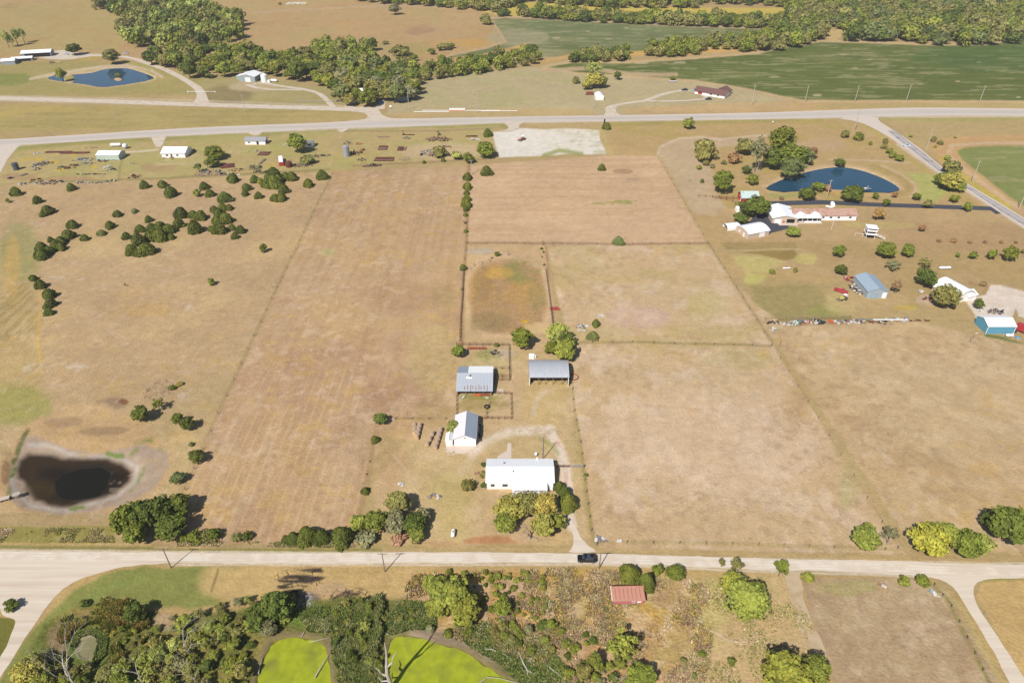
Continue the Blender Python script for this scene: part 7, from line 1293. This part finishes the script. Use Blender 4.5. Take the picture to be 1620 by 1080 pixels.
def boxes(name, px_, py_, rz, parts, label, cat):
    x, y = W(px_, py_); root = empty(name, (x, y, 0), rz, label, cat)
    for nm, c, d, m in parts: q = MB(); q.box(c, d); q.build(nm, m, root)
    return root
boxes('rail_car', 445, 258, R(108), [('body', (0, 0, 1.3), (11.5, 2.8, 2.4), M_RED), ('roof', (0, 0, 2.58), (11.6, 2.5, .14), M_WROOF), ('door', (0, -1.43, 1.3), (2.0, .06, 2.0), M_RUST2), ('door', (0, 1.43, 1.3), (2.0, .06, 2.0), M_RUST2)], 'old red rail car with white roof in the junk yard', 'rail car')
boxes('box_trailer', 933, 150, .1, [('body', (0, 0, 1.3), (5.5, 2.2, 1.4), M_RUST2), ('frame', (0, 0, .5), (7, 1.6, .2), M_DARK), ('cover', (0, 0, 2.05), (5.6, 2.3, .1), M_RUST)], 'rusty red trailer left of the small white shed beyond the highway', 'trailer')
boxes('wagon', 338, 122, 1.0, [('body', (0, 0, 1.2), (6.5, 2.6, 1.4), mat('cream_paint', (222, 210, 130), .7)), ('frame', (0, 0, .4), (7, 2, .3), M_DARK)], 'cream coloured wagon at the foot of the creek wood', 'wagon')
boxes('round_scrap', 82, 100, .6, [('body', (0, 0, .8), (3.5, 2.4, 1.4), M_OLDWOOD), ('slab', (5.5, 1, .3), (5, 2.4, .5), mat('sand_pile', (222, 200, 140), .9))], 'brown crate and sand heap on the far left farm lawn', 'crate')
for px_, py_, L, wd, rz, m, lb in [(93,241,17,2.6,.04,M_RUST,'long rusty beam stack at the left of the junk yard'),(118,242.5,19,2.6,.04,M_RUST,'longer rusty beam stack right of the first one'),(418,243.5,7.2,6.5,0,M_RUST,'brown rusted flat stack below the grey shack'),(360,263,8,7,.3,M_RUST,'dark red sheet metal roof lying right of the junk yard tree'),(415,256,1.6,9,-.1,M_OLDWOOD,'narrow brown plank stack below the rusted flat stack'),(606,234.5,6,7.5,.0,M_RUST,'square stack of rusty panels right of the grain bin'),(634,236,4,7,0,M_RUST,'rusty panel stack with a yellow plank'),(641.5,236,.6,7,0,M_OLDWOOD,'thin upright planks beside the yellow plank stack'),(608,252.5,12.5,6.5,.02,M_RUST,'wide low rusty stack above the hay field corner'),(606,217,8,2.2,.05,M_BRSH,'pinkish pipe pile near the highway'),(746,216,8,2.2,.05,M_RUST,'dark rusty frame left of the gravel lot cedar'),(667,245,1.7,3.4,0,M_DARK,'black upright barrel rack left of the bushes'),(646,214,9,.9,.0,M_RUST,'long rusty beam by the old wheel near the highway'),(585,263.5,9,1.6,.1,M_RUST,'rusty bar stack right above the hay field edge'),(37,277,2.2,4,-.4,M_OLDWOOD,'brown leaning plank at the left of the junk yard'),(17,282,2.2,3,-.5,M_DARK,'dark small crate at the far left of the junk yard')]:
    x, y = W(px_, py_); root = empty('rusty_stack', (x, y, 0), rz, lb, 'scrap stack'); k = max(1, int(round(wd / .8))); me = None; rr = random.Random(px_)
    for j in range(min(k, 9)):
        q = MB(); q.box((rr.uniform(-.2, .2), (j - (min(k, 9) - 1) / 2) * wd / min(k, 9), .25 + rr.uniform(0, .2)), (L * rr.uniform(.9, 1), wd / min(k, 9) * .86, .35)); q.build('beam', m if rr.random() < .8 else M_OLDWOOD, root)
for px_, py_, rx, ry, n, cs, lb, h in [(58,262,4.5,3,26,[M_WHITE,M_GREYM,M_DARK],'pile with a grey pipe and white parts left in the junk yard',1.2),(72,259,5,3,30,[M_DARK,M_RUST,M_GREYM],'dark machine scrap right of the grey pipe in the junk yard',1.4),(58,268,3,3,16,[M_WHITE,M_OLDWOOD],'white pump like scrap under the grey pipe',1.2),(58,286,4,3,20,[M_RUST2,M_RUST],'bright red rusted machine in the lower junk yard',1.6),(67,290,4.5,3,22,[M_GREYM,M_WHITE,M_RUST],'grey and white scrap beside the red machine',1.2),(82,289,4.5,4,22,[M_RUST2,M_DARK,M_RUST],'red and dark bars at the right of the red row',1.4),(94,288,3,2,14,[M_WHITE,M_DARK],'white drum scrap at the right end of the red row',1),(41,291,5,2,18,[M_OLDWOOD,M_DARK,M_WHITE],'low scrap left of the red machine',.8),(135,253,8,3.2,40,[M_DARK,M_BLGREY,M_GREYM],'dark row of old vehicles parts left of the long shed',1.3),(98,266,3.5,2.5,18,[mat('dark_green_paint',(70,110,90),.7),M_DARK],'dark green machine in the junk yard middle',1.4),(110,266,3,2.5,16,[M_RUST,M_RUST2],'small rusty machine right of the dark green one',1.2),(117,262,3,2,14,[M_RUST,M_DARK],'dark rusty lump above the small rusty machine',1.2),(160,255,4,2.5,18,[M_DARK,M_RUST],'dark scrap before the long shed left end',1),(175,253,5,2.5,24,[M_WHITE,M_GREYM],'white and grey scrap in front of the long shed',1),(171,265,3,3,16,[M_WHITE],'white appliance pile below the long shed',1.4),(177,269,3.5,2,16,[M_WHITE,M_GREYM,M_DARK],'white drums right below the appliance pile',1.1),(145,276,9,1.2,26,[M_OLDWOOD,M_DARK],'long low line of dark scrap below the long shed',.5),(125,289,2.5,2,12,[M_WHITE,M_DARK],'white bucket scrap on the pasture edge',.9),(150,289,12,1,30,[M_WHITE,M_GREYM,M_OLDWOOD],'thin line of pale scrap along the pasture edge',.5),(176,287,3,1.6,12,[M_WHITE,M_DARK],'white and black scrap at the end of the pale line',1),(213,280,3.6,3,26,[M_BRSH,M_DARK,M_RUST2],'rusty orange machine right of the junk yard track',1.6),(138,259,5,1.8,20,[mat('dark_green_paint',(70,110,90),.7),M_GREYM],'greenish scrap row under the dark vehicles',.8),(337,272,8,3,34,[M_GREYM,M_DARK,M_WHITE],'grey scrap row below the junk yard tree',1),(354,276,2.4,2.4,12,[M_OLDWOOD,M_DARK],'old round reel in the scrap row below the tree',1.3),(370,276,4,2,16,[M_WHITE,M_RUST2],'white and red barrels beside the cedar in the junk yard',1.1),(375,269,5,2,16,[M_RUST2,M_DARK],'red plough above the white and red barrels',.9),(330,277,9,2,24,[M_OLDWOOD,M_BRSH2],'brown litter at the foot of the thin junk yard trees',.4),(475,262,9,4,60,[M_RUST,M_BRSH2,M_OLDWOOD],'brown tangle of scrap right of the rusty tank',1.4),(505,247,8,3,40,[M_DARK,M_BRSH2],'dark scrap line under the light green tree',1.2),(562,243,5,4,40,[M_RUST2,M_RUST,M_DARK],'rusty machinery heap touching the galvanised grain bin',2.2),(550,227,3,2.5,18,[M_RUST,M_GREYM],'rusty frame behind the galvanised grain bin',2),(575,238,2.5,4,14,[M_RUST],'short rusty bars right of the rusty heap',.5),(572,253,3.2,3.2,18,[M_OLDWOOD,M_RUST],'brown hoop scrap under the rusty bars',.7),(565,228,4,2,12,[M_RUST2],'low reddish bars behind the rusty heap',.4),(592,262,5,2,30,[M_DARK,M_BLACK],'black axles and wheels above the hay field edge',1.2),(643,219,2.8,2.6,16,[M_GREYM,M_OLDWOOD],'grey old wheel near the highway',1.4),(638,212,1,2,6,[M_RUST],'upright rusty post near the old wheel',2.5),(694,221,9,5,90,[M_RUST,M_BRSH,M_OLDWOOD],'big round brown scrap heap near the highway',2.0),(694,214,1.2,1.2,8,[M_DARK],'dark stove pipe sticking out of the big heap',3.0),(678,241,5,5,40,[M_GREYM,M_BLGREY,M_OLDWOOD],'bluish scrap left of the round olive bush',1.0),(697,246,9,3,50,[M_RUST,M_BRSH2,M_DARK],'rusty scrap line below the round olive bush',.9),(706,233,5,2,20,[M_RUST],'red rusty bars above the round olive bush',.6),(751,221,4,2.6,22,[M_WHITE],'white stone heap left of the white gravel lot',.9),(640,252,4,4,14,[M_OLDWOOD,M_BRSH2],'scattered brown sticks below the panel stacks',.3),(403,240,4,3,14,[M_WHITE,M_OLDWOOD],'white litter below the grey shack',.5),(450,229,2.5,2,8,[M_WHITE],'white box pile left of the light green tree',.8),(268,250,5,3,18,[M_OLDWOOD,M_RUST],'rubbish in the bushes before the white old house',.6),(58,243,5,1.2,12,[M_BLGREY,M_WHITE],'pale blue scrap near the highway corner',.4),(143,234,5,1,10,[M_BRSH],'faint pink scrap above the junk yard',.3),(211,259,2.2,1,6,[M_GREYM],'small grey trough in the mown circle',.5),(307,240,3,3.2,10,[M_BLACK,M_RUST],'dark lean-to scrap at the right wall of the white old house',1.6)]:
    pile(px_, py_, rx, ry, n, cs, int(px_ * 7 + py_), 'scrap_heap', lb, 'scrap', h, 'box')
# junk row below the right neighbour's field
for px_, py_, rx, ry, n, cs, lb, h in [(1242,512,4.2,1.3,14,[M_WHITE,M_GREYM],'white car body like scrap, first in the junk row',1),(1260,511,2.4,1.3,12,[M_WHITE,mat('teal_plastic',(60,170,150),.6)],'white and teal barrels in the junk row',1),(1266,508,2.2,1,8,[M_DARK,M_GREYM],'dark box behind the teal barrel',1.2),(1273,511,3.4,1.4,18,[M_RED,M_WHITE,M_RUST],'red and white scrap in the junk row',1),(1291,509,3.2,1.5,18,[M_GREYM,M_WHITE,M_DARK],'two grey drums in the junk row',1.4),(1300,511,2,1,8,[M_DARK],'black lump right of the grey drums',.8),(1314,509,1.2,.9,6,[M_ORANGE],'orange drum in the junk row',1),(1325,510,3,1,12,[M_WHITE,M_GREYM],'white tubs right of the orange drum',.7),(1336,508,4,1,14,[mat('dark_green_paint',(70,110,90),.7),M_RUST2,M_GREYM],'greenish bars in the middle of the junk row',.5),(1349,511,2.6,.9,10,[M_WHITE],'white tub set forward in the junk row',.7),(1357,508,3,1,12,[M_WHITE,M_DARK],'small white pots in the junk row',.7),(1369,510,4,1,14,[M_RUST,M_OLDWOOD],'brown planks in the junk row',.5),(1396,510,2.2,1.4,12,[M_WHITE,M_DARK],'white sink and black pot at the right of the junk row',1),(1424,506,6,1.6,22,[M_GREYM,M_WHITE],'grey sheet pile at the right end of the junk row',.4),(1450,507,6,.5,10,[M_RUST],'thin rusty pipe ending the junk row',.3),(1224,522,1.3,1.1,6,[M_WHITE],'single white tank below the junk row start',1.6),(1222,511,3,1.4,10,[M_DARK,M_RUST],'dark litter at the left start of the junk row',.5),(1346,443,3,3.5,24,[M_RUST,M_WHITE,M_RED,M_BLUEP],'colourful scrap at the upper left of the blue-grey barn',1.2),(1354,455,3,4,30,[M_WHITE,M_GREYM,M_DARK],'white appliances along the left wall of the blue-grey barn',1.2),(1362,463,2.5,2,16,[M_WHITE,M_RUST],'pale scrap by the front left corner of the blue-grey barn',.8),(1389,467,2.4,1,10,[M_RUST,M_WHITE],'small scrap at the front door of the blue-grey barn',.8),(1457,461,1.4,.8,6,[M_DARK,M_WHITE],'dark mower under the dark tree by the curved roof house',.6),(1465,472,2,1.4,8,[M_RUST2,M_DARK],'red and dark machine left of the large olive tree',.8),(1574,494,4,2,22,[M_OLDWOOD,M_DARK,M_GREYM],'posts and small scrap in the right gravel lot',1.6),(1550,492,1.2,.8,6,[M_WHITE,M_DARK],'white mower below the dark tree at the gravel lot',.6),(1608,534,1.4,.6,6,[M_BLUEP,M_WHITE],'small blue tub below the semi truck',.5),(1605,524,1,1,8,[M_DARK,M_GREYM],'dark generator between truck and blue building',1.2),(878,488,2.2,1.2,22,[M_RED,M_RUST2],'red scattered scrap right of the round pen fence',.5),(921,517,2.4,1.4,16,[M_WHITE,M_GREYM],'grey and white trough left of the small cedars',.8),(921,523,1.6,.6,6,[M_WHITE],'white block below the grey trough',.7),(950,499,1.6,.8,5,[M_WHITE],'white slab lying in the upper right field',.4),(783,558,1.5,1.2,8,[M_OLDWOOD,M_DARK],'leaning grey wooden crate in the upper corral',1),(774,639,1,1,3,[M_OLDWOOD],'small feed trough in the lower corral',.6),(733,629,.6,.6,2,[M_WHITE],'small white tub left before the cow shed',.5),(768,630,.8,.5,3,[M_WHITE],'small white tub right before the cow shed',.5),(1393,926,1.5,.6,6,[M_BRSH,M_WHITE],'pale pink slab in the fenced plot by the road',.3),(1472,937,.6,.4,3,[M_BLGREY],'small blue bin at the corner of the fenced plot',.5),(1481,941,1,.6,4,[M_WHITE],'white junk at the corner of the fenced plot',.4),(946,853,.8,1.4,8,[M_WHITE,M_GREYM],'white fallen gate post by the driveway mouth',.8),(953,855,1.2,.6,8,[M_WHITE,M_BRSH2],'pale stones beside the fallen gate post',.4),(981,857,.4,.3,3,[M_WHITE],'small white utility box beside the gravel road',.9),(886,806,.5,.8,4,[M_WHITE],'white pillar like mailbox at the driveway cedar',1.6),(634,766,1,.8,6,[M_WHITE],'white litter in the left yard grass',.3),(688,786,1.6,1,8,[M_WHITE,M_BRSH2],'pale broken branches left of the farmhouse shrub',.4),(856,924,.4,.4,2,[M_WHITE],'tiny white bucket in the weeds by the road',.5),(303,717,.5,.4,2,[M_WHITE],'white bucket at the field edge by the dark tree',.5),(752,749,.7,.4,3,[M_BRSH],'faded red toy on the lawn left of the farmhouse',.3),(1260,270+103,.6,.4,3,[M_DARK],'dark fire pit on the lawn below the yellow green tree',.5)]:
    pile(px_, py_, rx, ry, n, cs, int(px_ * 7 + py_), 'scrap_heap', lb, 'scrap', h, 'box')
# sign and pipes by the highway
for px_, py_, L, rz, lb in [(668,175.5,58,0,'long white irrigation pipe lying beside the highway, upper one'),(655,177.5,26,0,'short white irrigation pipe below the long one'),(755,176,30,0,'white irrigation pipe right of the orange hoppers'),(470,161,56,0,'pale green pipe lying in the lawn by the curved lane'),(1383,506,16,0,'long grey gutter lying in the junk row'),(1408,506.5,14,0,'second grey gutter right of the white sink')]:
    x, y = W(px_, py_); q = MB(); q.tube([(0, 0, .3), (L, 0, .3)], .22, 6); o = q.build('irrigation_pipe', M_WHITE if 'white' in lb else M_GREYM); o.location = (x if L > 20 else x - L / 2, y, 0); o.rotation_euler = (0, 0, rz); tag(o, lb, 'pipe')
for k in range(6):
    boxes('hopper', 713 + k * 4.2, 175, 0, [('tub', (0, 0, .9), (1.8, 1.8, 1.2), M_WHITE), ('frame', (0, 0, .3), (2.0, 2.0, .6), M_ORANGE)], '%s orange and white hopper from the left beside the highway' % ['first','second','third','fourth','fifth','sixth'][k], 'hopper')
boxes('road_sign', 618, 172, 0, [('panel', (0, 0, 1.8), (1.6, .1, 1.4), M_WHITE), ('post', (0, 0.1, .9), (.12, .12, 1.8), M_GREYM)], 'white sign at the corner of the gravel lane and the highway', 'sign')
boxes('road_sign', 956, 198, 0, [('panel', (0, 0, 2.6), (1.0, .15, 3.4), M_NAVY), ('post', (0, .12, .8), (.2, .12, 1.6), M_GREYM)], 'dark upright sign beside the gravel lot cedar at the highway', 'sign')
boxes('road_sign', 1222, 196, 0, [('panel', (0, 0, 1.5), (.9, .08, 1.0), M_WHITE), ('post', (0, .1, .7), (.1, .1, 1.4), M_GREYM)], 'small white sign at the highway above the right pond', 'sign')
boxes('farm_gate', 319, 147, 0, [('bar', (0, 0, 1.0), (22, .2, .2), M_WHITE), ('post', (-11, 0, .8), (.4, .4, 1.6), M_WHITE), ('post', (11, 0, .8), (.4, .4, 1.6), M_WHITE)], 'white gate across the upper left farm drive', 'gate')
boxes('pond_dock', 1371, 299.5, .3, [('deck', (0, 0, .3), (5.5, 2.4, .15), M_GREYM), ('post', (1.5, 1.0, .9), (.12, .12, 1.4), M_TRIM), ('bench', (-.8, .3, .7), (1.4, .6, .5), M_WHITE)], 'white fishing dock at the near shore of the right pond', 'dock')
# plank dock at the dry pond
for a, b, lb in [((-14,793),(15,785.5),'long plank walkway running out of the left edge by the dry pond'), ((19,783.5),(32,778.5),'weathered wooden dock end over the dry pond')]:
    A = Vector((*W(*a, .9), 0)); B = Vector((*W(*b, .9), 0)); d = B - A; L = d.length; root = empty('dock', ((A.x + B.x) / 2, (A.y + B.y) / 2, 0), math.atan2(d.y, d.x), lb, 'dock'); n = int(L / .32); me = None
    for j in range(n):
        if me is None: q = MB(); q.box((0, 0, .9), (.28, 1.5, .08)); q.mats = [M_CONC if 'weathered' not in lb else M_DEAD]; q.m = [0] * 6; me = q.mesh('plank')
        link('plank', me, root, (-L / 2 + .16 + j * .32, 0, 0))
    for j in range(max(2, int(L / 2.5)) + 1): q = MB(); q.box((-L / 2 + .2 + j * (L - .4) / max(2, int(L / 2.5)), -.5, -.1), (.15, .15, 1.8)); q.build('pile', M_OLDWOOD, root)
# ------------------------------------------------------------------ fences
def fence(line, label, sp=3.0, h=1.3, post=.08, rails=(1.2, .8, .4), m=M_RUST, rail_r=.04, name='fence', cat='fence'):
    P_ = [W(*p) for p in line]; x0, y0 = P_[0]; root = empty(name, (x0, y0, 0), 0, label, cat); q = MB(); q.box((0, 0, h / 2), (post * 2, post * 2, h)); q.mats = [m]; q.m = [0] * 6; me = q.mesh('post')
    rl = [MB() for _ in rails]
    for i in range(len(P_) - 1):
        a = Vector(P_[i]); b = Vector(P_[i + 1]); L = (b - a).length; k = max(1, int(round(L / sp)))
        for j in range(k + (i == len(P_) - 2)): c = a + (b - a) * j / k; link('post', me, root, (c.x - x0, c.y - y0, 0))
        for z, r_ in zip(rails, rl): r_.tube([(a.x - x0, a.y - y0, z), (b.x - x0, b.y - y0, z)], rail_r, 4)
    for r_ in rl: r_.build('rail', m, root)
fence([(722,546),(805,547),(806,602),(783,602)], 'rusty pipe corral behind the cow shed', 2.6, 1.6, .07, (1.5, 1.1, .7, .3), rail_r=.045)
fence([(740,553),(768,553)], 'rusty red loading rack at the back of the upper corral', 1.2, 1.4, .12, (1.3, .9, .5), M_RUST2, .12, 'rack', 'rack')
fence([(722,627),(722,663)], 'left rail fence of the lower corral', 2.4, 1.5, .07, (1.4, 1.0, .6), rail_r=.045); fence([(780,623),(808,624),(809,663),(757,663)], 'rusty rail fence around the right of the lower corral', 2.4, 1.5, .07, (1.4, 1.0, .6), rail_r=.045)
fence([(769,647),(770,662)], 'short wooden divider in the lower corral', 2, 1.3, .1, (1.1, .6), M_OLDWOOD)
fence([(783,584),(805,584)], 'upper cross rail right of the cow shed', 2.4, 1.4, .1, (1.3, .7)); fence([(783,596),(806,597)], 'lower cross rail right of the cow shed', 2.4, 1.4, .1, (1.3, .7))
fence([(812,546),(832,546)], 'reddish rail fence under the round grey-green tree', 1.6, 1.3, .1, (1.2, .6), M_RUST2)
fence([(733,425),(731,470),(728,505),(727,540)], 'left board fence of the round pen', 2.6, 1.5, .12, (1.4, 1.0, .6), M_OLDWOOD, .06); fence([(863,428),(868,465),(872,498),(874,515)], 'right board fence of the round pen', 2.6, 1.5, .12, (1.4, 1.0, .6), M_OLDWOOD, .06)
fence([(742,262),(738,385),(734,424)], 'upper wire fence between the two hay fields', 8, 1.4, .1, (1.2,), M_OLDWOOD, .02); fence([(738,386),(860,386),(1000,387),(1120,386)], 'wire cross fence above the round pen', 9, 1.4, .1, (1.2,), M_OLDWOOD, .02)
fence([(745,426),(750,421),(775,414)], 'small broken gate at the upper left of the round pen', 5, 1.8, .12, (1.2,), M_OLDWOOD, .05); fence([(790,405),(804,404)], 'two tall posts at the top of the round pen', 14, 2.6, .14, (.5,), M_OLDWOOD, .02)
fence([(858,388),(873,388)], 'two tall grey posts at the pen corner', 12, 3.0, .1, (.6,), M_OLDWOOD, .02)
fence([(904,600),(908,650),(918,700),(925,760),(935,840),(944,862)], 'wire fence right of the farm driveway', 5, 1.3, .09, (1.1,), M_OLDWOOD, .02); fence([(885,545),(905,542),(1000,542),(1100,545),(1220,548)], 'wire cross fence below the small cedars in the right field', 8, 1.3, .09, (1.1,), M_OLDWOOD, .02)
fence([(625,663),(705,663)], 'wire fence running left from the garage', 5, 1.3, .09, (1.1,), M_OLDWOOD, .03); fence([(950,858),(1200,862),(1400,870)], 'wire fence along the road below the big right field', 7, 1.2, .08, (1.0,), M_OLDWOOD, .02)
fence([(1041,250),(1120,385),(1221,546),(1330,720),(1420,868)], 'long wire fence down the right side of the parcel', 9, 1.3, .08, (1.1,), M_OLDWOOD, .02); fence([(526,274),(438,455),(345,655),(262,848)], 'long wire fence down the left side of the parcel', 9, 1.3, .08, (1.1,), M_OLDWOOD, .02)
fence([(1160,314),(1105,311)], 'brown rail fence left of the red barn', 4, 1.3, .12, (1.2, .6), M_RUST); fence([(1168,322),(1140,315)], 'slanting brown rail fence left of the red barn', 4, 1.3, .12, (1.2, .6), M_RUST)
fence([(1210,505),(1345,502)], 'weathered low board fence above the junk row', 3, 1.0, .1, (.8,), M_OLDWOOD, .06); fence([(1478,926),(1505,960),(1530,1010),(1568,1088)], 'wire fence along the lower right gravel lane', 4, 1.2, .08, (1.0,), M_OLDWOOD, .02)
GT = empty('driveway_gate', (*W(902, 739.5), 0), 0, 'grey pipe gate across the farmhouse driveway', 'gate'); 
for a, b, m in ((-3.9, -.3, M_RUST), (.3, 3.9, M_SILO)):
    q = MB(); [q.tube([(a, 0, z), (b, 0, z)], .05, 5) for z in (.35, .65, .95, 1.25)]; [q.tube([(c, 0, .3), (c, 0, 1.3)], .05, 5) for c in (a, (a + b) / 2, b)]; q.build('gate_panel', m, GT)
for c in (-4.1, 4.1): q = MB(); q.cyl((c, 0, -.05), .13, 1.7, 8); q.build('post', M_OLDWOOD, GT)
# ------------------------------------------------------------------ thin haze over the plain
_hm = bpy.data.materials.new('thin_haze'); _hm.use_nodes = True; _n = _hm.node_tree; _n.nodes.remove(_n.nodes['Principled BSDF'])
_pv = _n.nodes.new('ShaderNodeVolumePrincipled'); _pv.inputs['Color'].default_value = (.92, .95, 1, 1); _pv.inputs['Density'].default_value = 0.00008; _n.links.new(_pv.outputs[0], _n.nodes['Material Output'].inputs['Volume'])
_h = MB(); _h.box((0, 20000, 74), (140000, 120000, 156)); tag(_h.build('haze', _hm), 'thin summer haze over the whole plain', 'haze', None, 'stuff')
